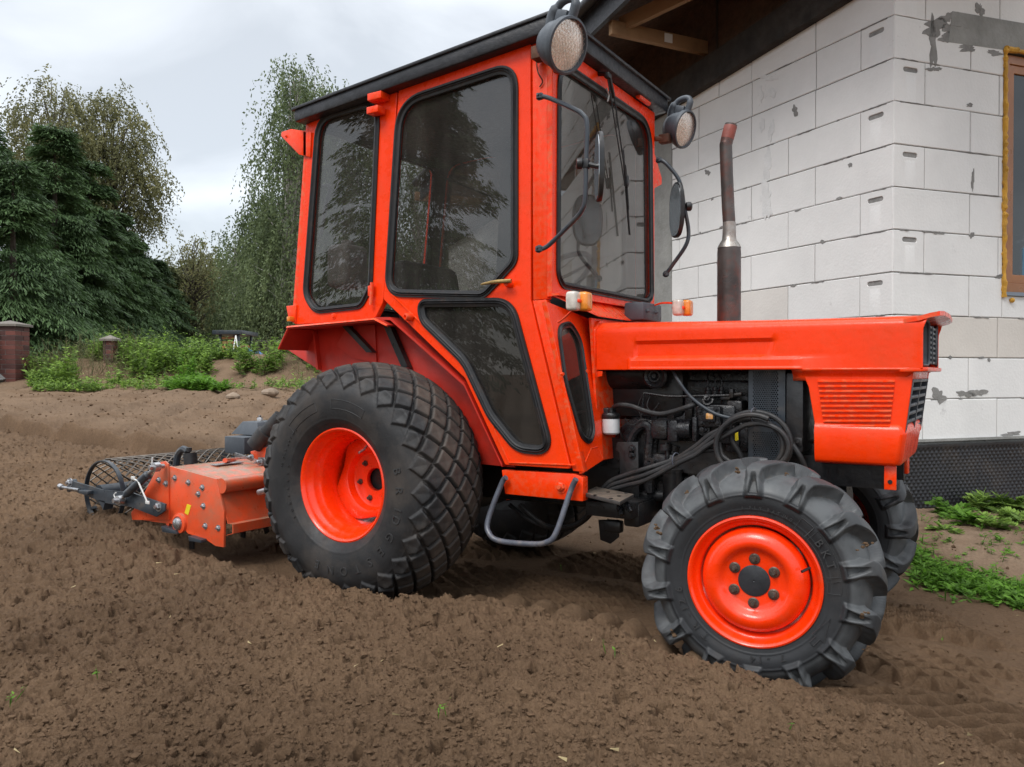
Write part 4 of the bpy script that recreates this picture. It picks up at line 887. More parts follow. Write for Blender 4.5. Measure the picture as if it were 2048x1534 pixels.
# --- mirrors
def mirror(path, fix, disc_c, disc_n, knob, name='mirror_arm'):
    b = MB(); b.tube(smoothpath(path, 6), .0085, 10)
    for f_ in fix: b.hexbolt(f_, (0, -1, .2), .010, .012); b.lathe([(0, -.008), (.014, -.008), (.014, .006), (0, .006)], f_, (0, 0, 1), 12)
    o = b.build(name, MT['greym'], TR)
    b = MB(); n = Vector(disc_n).normalized(); q = n.to_track_quat('X', 'Z').to_matrix()
    lo = [Vector(disc_c)+q @ Vector((0, .072*math.copysign(abs(math.cos(t))**.75, math.cos(t)), .118*math.copysign(abs(math.sin(t))**.75, math.sin(t)))) for t in [k*2*math.pi/36 for k in range(36)]]
    b.prism(lo, n*.016, .004); mo = b.build('mirror_shell', MT['black'], o)
    b = MB(); inner = [Vector(disc_c)+(p-Vector(disc_c))*.93-n*.0015 for p in lo]; b.prism(inner, n*.001); b.build('mirror_glass', pbr('mirror_silver', (.75, .77, .8), .05, metal=1, var=.03), o)
    b = MB(); b.lathe([(0, -.012), (.018, -.012), (.020, -.004), (.020, .006), (.014, .012), (0, .012)], knob[0], knob[1], 14); b.box(Vector(knob[2]), (.022, .022, .032), bev=.003); b.tube([knob[2], Vector(disc_c)+n*.012], .009, 8); b.build('mirror_clamp', MT['black'], o)
    return o
mz = -.50
pth = [(.83, -.49, 2.03), ] 
def MP(px, py, d): return onp(px, py, Vector(CP)+Vector(CD0)*d, CD0)   # a point at a given distance in front of the viewpoint
dn = 2.70
mp1 = [MP(1080, 193, 2.87), MP(1098, 196, 2.85), MP(1148, 218, 2.78), MP(1166, 230, 2.76), MP(1174, 250, 2.75), MP(1172, 330, 2.75), MP(1170, 400, 2.75), MP(1164, 420, 2.76), MP(1152, 436, 2.78), MP(1098, 490, 2.86), MP(1078, 498, 2.87)]
mirror(mp1, [mp1[0], mp1[-1]], MP(1194, 334, 2.74), tuple(CR*.995+CD0*.02), (MP(1160, 327, 2.76), Vector(CR), MP(1173, 328, 2.75)))
mp2 = [MP(1318, 320, 3.48), MP(1330, 325, 3.46), MP(1352, 350, 3.44), MP(1362, 372, 3.43), MP(1368, 410, 3.42), MP(1377, 460, 3.42), MP(1372, 490, 3.42), MP(1345, 530, 3.46), MP(1332, 548, 3.48)]
mirror(mp2, [mp2[0], mp2[-1]], MP(1350, 420, 3.44), tuple(CR*.985+CD0*.15), (MP(1378, 413, 3.42), Vector(CR), MP(1367, 414, 3.42)))
# --- indicators
def indicator(p, arm_):
    p = Vector(p); b = MB(); b.box(p, (.05, .055, .012), bev=.003); b.tube(smoothpath(arm_, 4), .004, 6); o = b.build('indicator', MT['orange'], TR)
    for nm, dx, m_, wd in (('clear_lens', -.022, MT['clear'], .042), ('amber_lens', .022, MT['amber'], .042)):
        b = MB(); b.box(p+Vector((.55*dx+.012, .85*dx*1.0, 0)), (.040, .050, .066), bev=.011, seg=3); b.build(nm, m_, o)
indicator(MP(1152, 603, 2.74), [MP(1147, 618, 2.74), MP(1128, 636, 2.80), MP(1116, 645, 2.84)])
indicator(MP(1360, 616, 3.30), [MP(1345, 606, 3.30), MP(1325, 606, 3.34), MP(1310, 610, 3.38)])
# --- cab interior
sx = .02
b = MB(); b.box((sx+.05, 0, 1.12), (.42, .44, .10), bev=.04, seg=3); st_ = b.build('seat', MT['seat'], TR)
b = MB(); b.box((sx-.17, 0, 1.29), (.10, .44, .34), rot=Matrix.Rotation(math.radians(-12), 3, 'Y'), bev=.045, seg=3); b.build('backrest', MT['seat'], st_)
b = MB(); b.box((sx+.05, 0, .98), (.3, .3, .2), bev=.02); b.build('seat_base', MT['black'], st_)
b = MB(); ccw = Vector((.52, .02, 1.33)); ax = Vector((-.6, 0, .8)).normalized(); u = ax.orthogonal().normalized(); v_ = ax.cross(u)
b.tube([ccw+(u*math.cos(t)+v_*math.sin(t))*.19 for t in [k*2*math.pi/32 for k in range(32)]], .012, 8, closed=True)
for k in range(3): b.tube([ccw, ccw+(u*math.cos(k*2.09)+v_*math.sin(k*2.09))*.19], .007, 6)
b.tube([ccw, ccw-ax*.25], .02, 8); b.build('steering_wheel', MT['seat'], TR)
b = MB(); b.box((.68, 0, 1.15), (.16, .5, .20), bev=.03); b.build('dashboard', MT['seat'], TR)
b = MB(); b.box((.15, 0, .86), (1.15, .70, .03)); b.box((-.3, -.29, 1.0), (.42, .10, .28), bev=.02); b.box((-.3, .29, 1.0), (.42, .10, .28), bev=.02); b.box((.86, 0, .85), (.03, .5, .55)); b.build('cab_floor', MT['black'], TR)
b = MB(); b.box((-.36, -.34, 1.42), (.13, .16, .20), bev=.03, seg=3); b.lathe([(0, 0), (.028, 0), (.028, .02), (0, .02)], (-.36, -.34, 1.52), (0, 0, 1), 14); b.build('canister', MT['tank'], TR)
b = MB(); b.ball((.16, -.36, 1.05), .02); b.tube([(.16, -.36, 1.05), (.13, -.33, .86)], .006, 6); b.build('lever', pbr('red_knob', (.25, .03, .03), .4), TR)
b = MB(); b.tube(smoothpath([ony(645, 372, -.30), ony(660, 374, -.30), ony(652, 410, -.30), ony(642, 470, -.30)], 5), .009, 8); b.build('grab_handle', MT['black'], TR)
b = MB(); b.tube([(-.40, .40, 2.0), (.2, .45, 1.72)], .006, 6); b.build('roof_strut', MT['black'], TR)
# --- bonnet
HW = .27
def bon(x):
    """cross section (y,z) list at x, near side to far side, with the long embossed recess and the ledges below it"""
    t = (x-.868)/(1.99-.868); top = 1.128-.016*t-.004*math.sin(t*3.1); hw = HW+.014*float(sst(.55, 1.0, np.array(t)))
    zz = [.945, .951, .957, .979, .985, .991, .998, 1.02, 1.040, 1.047, 1.054, 1.072, 1.085]; pts = []
    for z in zz:
        o = 0.0
        o -= .012*float(sst(1.025, 1.04, np.array(x)))*(1-float(sst(1.50+.5*(z-.99), 1.53+.5*(z-.99), np.array(x))))*float(sst(.988, .997, np.array(z)))*(1-float(sst(1.041, 1.053, np.array(z))))
        led = float(sst(1.0, 1.01, np.array(x)))*(1-float(sst(1.62, 1.75, np.array(x))))
        o += .007*led*(1-float(sst(.980, .990, np.array(z)))); o += .004*led*(1 if z < .953 else 0)
        pts.append((-hw-o, z))
    for k in range(1, 7):
        a = k/6*math.pi/2; pts.append((-hw+.040*(1-math.cos(a)), 1.085+(top-1.085)*math.sin(a)))
    pts += [(-hw+.07, top+.003), (-hw*.5, top+.008), (0, top+.010)]
    return pts+[(-y, z) for y, z in pts[-2::-1]]
b = MB(); xs = [.868, .874, .9, .95, .998, 1.002, 1.006, 1.012, 1.02, 1.026, 1.032, 1.04, 1.05]+list(np.linspace(1.08, 1.46, 9))+[1.49, 1.50, 1.51, 1.52, 1.53, 1.54, 1.55, 1.56, 1.6]+list(np.linspace(1.64, 1.96, 8))+[1.985, 1.995]
rows = []
for x in xs:
    row = []
    for (y, z) in bon(x): row.append(b.bm.verts.new((x+(.020*max(0, (z-1.07)/.06) if x > 1.98 else 0), y*(1+.012*(1 if x > 1.99 else 0)), z)))
    rows.append(row)
for A_, B2_ in zip(rows, rows[1:]):
    for k in range(len(A_)-1): b.bm.faces.new((A_[k], A_[k+1], B2_[k+1], B2_[k]))
bonnet = b.build('bonnet', MT['orange'], TR, ang=28)
sm = bonnet.modifiers.new('thick', 'SOLIDIFY'); sm.thickness = .006; sm.offset = -1
bv = bonnet.modifiers.new('bv', 'BEVEL'); bv.width = .003; bv.segments = 2; bv.limit_method = 'ANGLE'; bv.angle_limit = math.radians(60)
b = MB(); b.prism([Vector(p) for p in ((.862, -.283, .95), (.862, -.283, 1.10), (.862, -.24, 1.137), (.862, .24, 1.137), (.862, .283, 1.10), (.862, .283, .95))], (.012, 0, 0), .003); b.build('bonnet_bulkhead', MT['orange'], TR)
# visor above the headlamps and the nose
vis = MB(); zt = 1.112
for sgn in (1,):
    top = [Vector((1.94, -.283, zt-.010)), Vector((1.985, -.288, zt-.003)), Vector((2.015, -.284, zt+.006)), Vector((2.040, -.262, zt+.012)), Vector((2.048, -.20, zt+.015)), Vector((2.05, 0, zt+.018)), Vector((2.045, .20, zt+.015)), Vector((2.03, .262, zt+.012)), Vector((2.0, .284, zt+.006)), Vector((1.94, .283, zt-.010)), Vector((1.93, 0, zt+.009))]
    n = len(top); lo = [p-Vector((0, 0, .014)) for p in top]
    vis.poly(top+lo, [tuple(range(n)), tuple(range(n, 2*n))[::-1]]+[(i, (i+1) % n, n+(i+1) % n, n+i) for i in range(n)])
bmesh.ops.bevel(vis.bm, geom=[e for e in vis.bm.edges if len(e.link_faces) == 2 and e.calc_face_angle(0) > .9], offset=.005, segments=3, affect='EDGES', profile=.5)
vis.build('visor', MT['orange'], bonnet)
# nose shell: the sides reach down in front of the radiator
SY = -.262
b = MB()
nose = [(1596, 733), (1615, 742), (1630, 770), (1640, 862), (1641, 872)]
shell = [ony(a, c, SY) for a, c in [(1560, 722), (1590, 734), (1606, 748), (1617, 775), (1628, 840), (1632, 872), (1808, 882), (1826, 752), (1830, 722)]]
sh = plate('nose_side', rounded(shell, [.005, .03, .03, .01, .01, .002, .01, .01, .005]), [], .012, MT['orange'], TR, bev=.003)
# louvres
for k in range(11):
    y_ = 763+k*9.9; xa = 1636+k*1.35; xb = 1790-k*1.1
    b = MB(); p = ony(xa, y_, SY); q = ony(xb, y_, SY); h_ = .0095
    b.prism([p+Vector((0, .004, h_)), p+Vector((0, -.010, -.000)), p+Vector((0, -.009, -.003)), p+Vector((0, .004, -.004))], q-p)
    b.build('louvre', MT['orange'], sh)
nm = mirror_y(sh, parent=TR)
for ch in sh.children: mirror_y(ch, parent=nm)
# concave fillet under the bonnet shoulder
for s_ in (-1, 1):
    b = MB(); prof = [(.284, .949), (.282, .942), (.274, .936), (.266, .930), (.262, .921), (.261, .908)]; rows = []
    for x in (1.60, 1.64, 1.75, 1.9, 1.975, 1.990): rows.append([b.bm.verts.new((x-(.9-0)*max(0, (.949-z))*1.6*(1 if x > 1.9 else 0)*((x-1.9)/.09), s_*(y-(.012 if x < 1.62 else 0)), z)) for y, z in prof])
    for A_, B2_ in zip(rows, rows[1:]):
        for k in range(len(prof)-1): b.bm.faces.new((A_[k], A_[k+1], B2_[k+1], B2_[k]))
    o = b.build('nose_fillet', MT['orange'], bonnet, ang=80); sm = o.modifiers.new('t', 'SOLIDIFY'); sm.thickness = .004
gp1 = ony(1825, 758, -.25); gp2 = ony(1808, 865, -.25)
gx = lambda z: gp2.x+(gp1.x-gp2.x)*(z-gp2.z)/(gp1.z-gp2.z)
b = MB()   # ledge below the headlamps and the strip above the grille
b.prism([Vector((1.93, -.283, .936)), Vector((1.996, -.285, .938)), Vector((2.008, -.255, .939)), Vector((2.008, .255, .939)), Vector((1.996, .285, .938)), Vector((1.93, .283, .936))], (0, 0, .013), .003)
b.prism([Vector((gx(.94), -.252, .94)), Vector((gx(.94), .235, .94)), Vector((gx(.915), .235, .912)), Vector((gx(.915), -.252, .912))], (-.02, 0, 0), .003)
b.build('nose_front', MT['orange'], TR)
b = MB(); zz = np.linspace(gp2.z+.005, .908, 7)
for z in zz: b.box((gx(z)-.004, -.006, z), (.016, .46, .011), bev=.002)
for y in (-.247, .225, -.01): b.hexa([(gx(zz[0])-.02, y-.010, zz[0]-.01), (gx(zz[0])+.005, y-.010, zz[0]-.01), (gx(zz[0])+.005, y+.010, zz[0]-.01), (gx(zz[0])-.02, y+.010, zz[0]-.01)], [(gx(zz[-1])-.02, y-.010, zz[-1]+.006), (gx(zz[-1])+.005, y-.010, zz[-1]+.006), (gx(zz[-1])+.005, y+.010, zz[-1]+.006), (gx(zz[-1])-.02, y+.010, zz[-1]+.006)])
b.build('front_grille', MT['greyp'], TR)
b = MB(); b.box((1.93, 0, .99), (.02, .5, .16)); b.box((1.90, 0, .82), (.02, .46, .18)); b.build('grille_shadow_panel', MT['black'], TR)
b = MB()
for z in np.linspace(.968, 1.085, 8): b.box((1.992, 0, z), (.012, .27, .008), bev=.001)
for y in (-.135, .135, 0): b.box((1.994, y, 1.027), (.014, .014, .13), bev=.003)
b.build('upper_grille', MT['greyp'], TR)
for s_ in (-1, 1):
    b = MB(); lo = rounded([Vector((1.990, s_*.272, 1.100)), Vector((2.000, s_*.145, 1.100)), Vector((2.000, s_*.145, .958)), Vector((1.990, s_*.272, .958))], .03, 5)
    n_l = len(lo); inn = [Vector((p.x-.035, (p.y-s_*.21)*.82+s_*.21, (p.z-1.029)*.8+1.029)) for p in lo]
    b.poly(lo+inn, [(i, (i+1) % n_l, n_l+(i+1) % n_l, n_l+i) for i in range(n_l)]); b.tube(lo, .0045, 6, closed=True); hl = b.build('headlight', MT['greyp'], TR, ang=60)
    b = MB(); b.prism([p+Vector((.002, 0, 0)) for p in inn], (.006, 0, 0), .002); b.build('lamp_lens', MT['lens'], hl)
# lower box of the nose
b = MB(); xa_, xb_ = ony(1812, 882, -.282).x, ony(1801, 942, -.262).x
def ring(z, y, xf): return [Vector((1.675, -y, z)), Vector((xf-.012, -y, z)), Vector((xf, -y+.025, z)), Vector((xf-.004, y-.06, z)), Vector((xf-.03, y-.02, z)), Vector((1.675, y-.02, z))]
rings = [ring(.772, .262, xa_-.012), ring(.760, .272, xa_-.002), ring(.740, .277, xa_), ring(.66, .270, xb_+.006), ring(.640, .262, xb_), ring(.632, .22, xb_-.03)]
vv = [[b.bm.verts.new(p) for p in r_] for r_ in rings]
for A_, B2_ in zip(vv, vv[1:]):
    for k in range(5): b.bm.faces.new((A_[k], A_[k+1], B2_[k+1], B2_[k]))
b.bm.faces.new([vv[-1][k] for k in range(6)]); b.bm.faces.new([vv[0][k] for k in range(6)])
lb = b.build('nose_lower', MT['orange'], TR, ang=50)
bv = lb.modifiers.new('bv', 'BEVEL'); bv.width = .007; bv.segments = 3; bv.limit_method = 'ANGLE'; bv.angle_limit = math.radians(20)
for p in lb.data.polygons: p.use_smooth = True
b = MB(); b.box((1.900, -.235, .598), (.036, .008, .078), bev=.002); tb = b.build('nose_tab', MT['orange'], TR)
b = MB(); b.box((1.905, .17, .60), (.012, .05, .06), bev=.002); b.build('nose_tab', MT['orange'], TR)
b = MB(); b.lathe([(0, 0), (.007, 0), (.007, .002), (0, .002)], (1.900, -.2395, .585), (0, -1, 0), 12); b.build('hole', MT['black'], tb)
# --- exhaust
ex, ey = 1.273, .10
b = MB(); zb = 1.12; zs = float(onp(1455, 495, (ex, ey, 0), CD0)[2])
b.lathe([(.046, zb-.25), (.046, zs-.02), (.044, zs)], (ex, ey, 0), (0, 0, 1), 28); exo = b.build('exhaust_muffler', MT['exh'], TR)
b = MB(); b.lathe([(.046, zs-.002), (.040, zs+.012), (.028, zs+.03), (.026, zs+.05), (.025, zs+.10)], (ex, ey, 0), (0, 0, 1), 24, False); b.build('exhaust_neck', MT['exh2'], exo)
b = MB(); zt_ = float(onp(1450, 300, (ex, ey, 0), CD0)[2])
rt = Vector(CR); pp = [Vector((ex, ey, zs+.09)), Vector((ex, ey, (zs+zt_)/2))-rt*.006, Vector((ex, ey, zt_))-rt*.014, Vector((ex, ey, zt_+.03))-rt*.012, Vector((ex, ey, zt_+.07))-rt*.002, Vector((ex, ey, zt_+.10))+rt*.006]
sp = smoothpath(pp, 6); b.tube(sp, .0245, 20); b.build('exhaust_pipe', MT['exh'], exo)
b = MB(); b.tube([sp[-11], sp[-7], sp[-3], sp[-1]+Vector((0, 0, .003))], [.0250, .0254, .0255, .018], 20); b.build('exhaust_tip', pbr('red_primer', (.20, .05, .035), .6, var=.3, vs=30), exo)
# ------------------------------------------------------------------ wheels (built in their own frame: outer rim flange at y=0, outside is -Y, axle along Y)
def resample(pts, n):
    P = np.array(pts, float); P = np.array([[p.x, p.y] for p in smoothpath([(a, b, 0) for a, b in pts], 8)])
    d = np.concatenate([[0], np.cumsum(np.hypot(*np.diff(P, axis=0).T))]); s = np.linspace(0, d[-1], n)
    return np.stack([np.interp(s, d, P[:, 0]), np.interp(s, d, P[:, 1])], 1), s
def tyre_mesh(name, prof, nU, nV, hfun, dustk):
    """prof: (y, r) from the outer bead over the tread to the inner bead"""
    P, s = resample(prof, nV); T = np.gradient(P, axis=0); T /= np.linalg.norm(T, axis=1)[:, None]
    Nn = np.stack([T[:, 1], -T[:, 0]], 1); Nn *= np.sign(Nn[nV//2, 1])
    ic = np.argmax(P[:, 1]); v = s-s[ic]
    th = np.arange(nU)/nU*2*math.pi; U, Vv = np.meshgrid(th, v, indexing='ij')
    h = hfun(U, Vv, np.broadcast_to(P[:, 1], U.shape), np.broadcast_to(P[:, 0], U.shape))
    y = P[None, :, 0]+Nn[None, :, 0]*h; r = P[None, :, 1]+Nn[None, :, 1]*h
    X = r*np.sin(U); Z = r*np.cos(U)
    vv = np.stack([X, y, Z], -1).reshape(-1, 3)
    i = np.arange(nU)[:, None]; j = np.arange(nV-1)[None]; i2 = (i+1) % nU
    q = np.stack([i*nV+j, i*nV+j+1, i2*nV+j+1, i2*nV+j], -1).reshape(-1, 4)
    rb = np.broadcast_to(P[:, 1], U.shape)
    du = sst(.262, .275, rb)*(1-.6*sst(.026, .033, h)) if dustk == 'f' else sst(.012, .019, h)*sst(.44, .458, rb)
    me = mesh_np(name, vv, q, None, {'dust': ('POINT', du.ravel())}, smooth=True)
    return me
NR = 26
def h_rear(U, V, r, y):
    p = 1.0; q = .094; a = U/(2*math.pi)*NR+V/q; b_ = U/(2*math.pi)*NR-V/q
    ia = np.floor(a); ib = np.floor(b_); fa = a-ia-.5; fb = b_-ib-.5
    row = np.abs((ia-ib)*q/2)
    # rounded square blocks
    m = .5-np.maximum(np.abs(fa), np.abs(fb))                 # distance to the groove centre, cell units
    lug = sst(.035, .115, m)*(row < .205)
    edge = (row > .16)
    grain = .0012*lug
    # ridge where the sidewall meets the tread
    ring = .005*sst(.420, .424, r)*(np.abs(V) > .15)*(1-sst(.205, .215, np.abs(V)))*0+.004*np.exp(-((r-.424)/.0035)**2)*(np.abs(V) > .15)+.0015*np.exp(-((r-.40)/.0015)**2)*(np.abs(V) > .15)+.0015*np.exp(-((r-.262)/.003)**2)
    near_groove = (1-lug)*(np.abs(V) < .24)
    return .018*lug*(1-.55*sst(.16, .21, np.abs(V)))+ring+.0015*np.sin(m*9)*lug
prof_r = [(.004, .218), (-.010, .232), (-.030, .262), (-.040, .31), (-.038, .36), (-.024, .393), (-.001, .420), (.040, .444), (.098, .460), (.165, .466), (.232, .460), (.290, .444), (.331, .420), (.354, .393), (.368, .36), (.370, .31), (.360, .262), (.34, .232), (.326, .218)]
NF = 14
def h_front(U, V, r, y):
    h = np.zeros_like(V)
    for sgn, ph in ((-1, 0.0), (1, .5)):
        s = V*sgn                                  # >0 towards this side's shoulder
        # centre line of the lug: slanted on the tread, radial down the shoulder
        off = np.where(s < .085, (.085-np.clip(s, -.02, .085))*1.05/.35, 0)*NF/(2*math.pi)
        a = (U/(2*math.pi)*NF+ph-off) % 1.0; a = np.where(a > .5, a-1, a)*2*math.pi/NF*.34      # metres
        wd = np.interp(s, [-.03, -.012, .02, .070, .090, .105, .145, .16], [.0, .011, .016, .024, .020, .015, .023, .030])
        top = np.interp(s, [-.03, -.012, 0, .070, .088, .105, .135, .146, .152], [0, .0, .036, .044, .041, .028, .014, .009, 0])
        l = (1-sst(wd, wd+.006+.22*np.clip(s-.05, 0, .06), np.abs(a)))*top
        # hollow in the foot of the lug
        hw_ = .0035+(s-.095).clip(0)*.30; foot = sst(.094, .099, s)*(1-sst(.134, .139, s))*(1-sst(hw_, hw_+.003, np.abs(a)))
        l = l*(1-.92*foot)
        h = np.maximum(h, l)
    ring = .0022*np.exp(-((r-.259)/.0025)**2)+.0015*np.exp(-((r-.215)/.002)**2)
    return h+ring
prof_f = [(.004, .186), (-.006, .196), (-.016, .215), (-.022, .240), (-.020, .268), (-.008, .288), (.010, .304), (.036, .315), (.065, .321), (.088, .322), (.111, .321), (.140, .315), (.166, .304), (.184, .288), (.196, .268), (.198, .240), (.192, .215), (.182, .196), (.172, .186)]
tyre_r = tyre_mesh('tyre', prof_r, 1040, 190, h_rear, 'r'); tyre_r.materials.append(MT['rubber'])
tyre_f = tyre_mesh('tyre', [(a+(.014 if r > .2 else .008), r) for a, r in prof_f], 1020, 170, h_front, 'f'); tyre_f.materials.append(MT['rubber_f'])
def lathe_y(prof, n=72):
    b = MB(); b.lathe([(r, -o) for r, o in prof], (0, 0, 0), (0, 1, 0), n, False); return b     # o = outward offset
def ring_text(s, size, r, a0, da, o, par, depth=.0012, mat=None, tilt=0.0):
    """letters set clockwise around the sidewall, tops outwards; a0 in degrees from the top"""
    b = bmesh.new(); a = a0
    for ch in s:
        if ch != ' ':
            me = text_mesh(ch, size, depth); t = math.radians(a)
            up = Vector((math.sin(t), 0, math.cos(t))); rt_ = Vector((math.cos(t), 0, -math.sin(t))); nn = Vector((0, -1, 0))
            up2 = (up*math.cos(tilt)+nn*math.sin(tilt)); n2 = rt_.cross(up2)
            M = Matrix.Identity(4)
            for i in range(3): M[i][0] = rt_[i]; M[i][1] = up2[i]; M[i][2] = n2[i]; M[i][3] = (up*(r-size*.35))[i]+(nn*o)[i]
            me.transform(M); b.from_mesh(me); bpy.data.meshes.remove(me)
        a += da*(.55 if ch in 'I1 -' else 1)
    me = bpy.data.meshes.new('lettering'); b.to_mesh(me); b.free()
    ob = bpy.data.objects.new('lettering', me); COL.objects.link(ob); me.materials.append(mat or MT['letter']); ob.parent = par; return ob
def local(o): LOCAL.add(o.name); return o
def rear_wheel(x, y, z, rot, near=True):
    b = lathe_y([(.214, -.012), (.222, -.010), (.227, -.002), (.226, .004), (.220, .007), (.213, .003), (.208, -.008), (.204, -.022), (.196, -.030), (.191, -.040), (.189, -.052), (.181, -.062), (.176, -.075), (.174, -.26), (.21, -.32), (.214, -.328)])
    o = b.build('rear_wheel', MT['rim'], TR, ang=50); o.location = (x, y, z); o.rotation_euler = (0, 0, rot); o.matrix_parent_inverse = Matrix.Identity(4); local(o)
    t = link('tyre', tyre_r, None, o)
    # disc: lobed plate with hub hole
    b = MB(); n = 96; out_ = []; 
    for k in range(n):
        a = 2*math.pi*k/n; lobe = .5+.5*math.cos(3*a+.6); out_.append((.150+.024*min(1, lobe*1.7), a))
    rings = [[b.bm.verts.new((r*math.sin(a), .150+.02*(1-(r-.14)/.034), r*math.cos(a))) for r, a in out_]]
    for rr, yy in ((.128, .168), (.118, .195), (.105, .202), (.052, .202), (.050, .215)): rings.append([b.bm.verts.new((rr*math.sin(a), yy, rr*math.cos(a))) for _, a in out_])
    for A_, B2_ in zip(rings, rings[1:]):
        for k in range(n): b.bm.faces.new((A_[k], A_[(k+1) % n], B2_[(k+1) % n], B2_[k]))
    d = b.build('wheel_disc', MT['rim'], o, ang=40); sm = d.modifiers.new('t', 'SOLIDIFY'); sm.thickness = .006
    b = MB(); b.lathe([(0, .225), (.055, .225), (.06, .27), (.10, .30), (.17, .33)], (0, 0, 0), (0, 1, 0), 32, False); b.build('hub', MT['black'], d)
    for k in range(6):
        a = k*math.pi/3+.35; b = MB(); b.hexbolt((.083*math.sin(a), .202, .083*math.cos(a)), (0, -1, 0), .0125, .014); b.build('wheel_nut', MT['bolt'], o)
    if near:
        b = MB(); t_ = math.radians(28); b.tube([(.180*math.sin(t_), .06, .180*math.cos(t_)), (.165*math.sin(t_), .045, .158*math.cos(t_)), (.155*math.sin(t_), .02, .145*math.cos(t_))], .005, 8); b.build('valve_stem', MT['steel'], o)
        ring_text('BRIDGESTONE', .048, .330, 76, 12.6, .0425, o, depth=.0020, tilt=-.05)
        ring_text('TUBELESS', .016, .268, 238, 6.5, .034, o, tilt=.25); ring_text('10 PLY RATING', .012, .300, -78, 3.2, .0412, o)
        b = MB()
        for a1, a2, r_ in ((-3, 28, .318), (-48, -18, .318)):
            lo = []
            for k in range(17): a = math.radians(a1+(a2-a1)*k/16); lo.append(Vector(((r_+.020)*math.sin(a), -.0415, (r_+.020)*math.cos(a))))
            for k in range(17): a = math.radians(a2-(a2-a1)*k/16); lo.append(Vector(((r_-.016)*math.sin(a), -.0400, (r_-.016)*math.cos(a))))
            b.tube(lo, .0012, 5, closed=True)
        b.build('sidewall_badge', MT['letter'], o)
    return o
def front_wheel(x, y, z, rot, near=True):
    b = lathe_y([(.185, -.014), (.193, -.012), (.1975, -.003), (.196, .004), (.191, .006), (.185, .002), (.181, -.006), (.177, -.016), (.171, -.021), (.166, -.024), (.163, -.034), (.161, -.050), (.150, -.08), (.150, -.11), (.185, -.165), (.186, -.172)], 96)
    o = b.build('front_wheel', MT['rim'], TR, ang=50); o.location = (x, y, z); o.rotation_euler = (0, 0, rot); o.matrix_parent_inverse = Matrix.Identity(4); local(o)
    link('tyre', tyre_f, None, o)
    if near:
        b = lathe_y([(.1565, -.040), (.1565, -.028), (.153, -.016), (.146, -.005), (.135, .004), (.120, .0095), (.108, .008), (.099, .001), (.092, -.008), (.084, -.013), (.070, -.015), (.0, -.015)], 96)
    else:
        b = lathe_y([(.156, -.05), (.150, -.09), (.09, -.10), (.0, -.10)], 48)
    d = b.build('wheel_disc', MT['rim'], o, ang=50)
    if near:
        b = MB(); b.lathe([(.0465, .016), (.0465, .0125), (.044, .011), (.003, .0105), (0, .013)], (0, 0, 0), (0, 1, 0), 48, False); b.build('hub_cap', MT['seat'], d)
        for k in range(6):
            a = k*math.pi/3+.02; b = MB(); q = (.066*math.sin(a), .0145, .066*math.cos(a)); b.hexbolt(q, (0, -1, 0), .0095, .013); b.lathe([(.0155, 0), (.0165, .003), (.013, .006), (0, .006)], q, (0, -1, 0), 20, False); b.build('wheel_nut', MT['bolt'], d)
        b = MB(); t_ = math.radians(69); b.tube([(.170*math.sin(t_), -.010, .170*math.cos(t_)), (.160*math.sin(t_), -.026, .160*math.cos(t_)), (.150*math.sin(t_), -.038, .150*math.cos(t_))], .0042, 8); b.build('valve_stem', MT['black'], o)
        ring_text('BKT', .034, .228, 54, 8.6, .0105, o, tilt=-.02); ring_text('TR-126', .032, .227, 218, 9.8, .0105, o, tilt=-.02)
        ring_text('7-14', .032, .227, 158, 10.5, .0105, o, tilt=-.02); ring_text('6 PLY RATING', .013, .222, -8, 3.8, .0105, o, tilt=.1)
        b = MB()
        def arc(a1, a2, r1, r2):
            lo = [Vector((r1*math.sin(math.radians(a1+(a2-a1)*k/10)), -.0105, r1*math.cos(math.radians(a1+(a2-a1)*k/10)))) for k in range(11)]
            lo += [Vector((r2*math.sin(math.radians(a2-(a2-a1)*k/10)), -.0095, r2*math.cos(math.radians(a2-(a2-a1)*k/10)))) for k in range(11)]
            b.tube(lo, .001, 4, closed=True)
        arc(47, 80, .207, .246); arc(83, 92, .207, .244); arc(34, 44, .207, .244)
        t1 = [Vector((r_*math.sin(math.radians(a)), -.0105, r_*math.cos(math.radians(a)))) for r_, a in ((.228, 110), (.210, 128), (.221, 127), (.221, 134), (.235, 134), (.235, 127), (.248, 127))]
        b.tube(t1, .0012, 4, closed=True)
        b.build('sidewall_mark', MT['letter'], o)
        rg = random.Random(4); b = MB()
        for k in range(17):
            a = math.radians(rg.choice([-48, -36, -8, 18, 44, 70, 96, 120, 200, 230, -70])+rg.uniform(-5, 5)); r_ = rg.uniform(.300, .350); c_ = Vector((r_*math.sin(a), rg.uniform(.005, .03)+(.35-r_)*-.4, r_*math.cos(a))); r0_ = rg.uniform(.003, .007)
            for j in range(4): b.ball(c_+Vector((rg.uniform(-1, 1), rg.uniform(-.5, .5), rg.uniform(-1, 1)))*r0_*1.4, r0_*rg.uniform(.5, 1), 5, (1.3, .6, rg.uniform(.5, 1.0)))
        mo = b.build('dried_mud', MT['soil'], o, smooth=False); mo['kind'] = 'stuff'
    return o
rear_wheel(0, -.75, .494, 0.0); rear_wheel(0, .75, .494, math.pi, False)
front_wheel(1.583, -.66, .313, math.radians(6)); front_wheel(1.545, .57, .313, math.pi+math.radians(6), False)
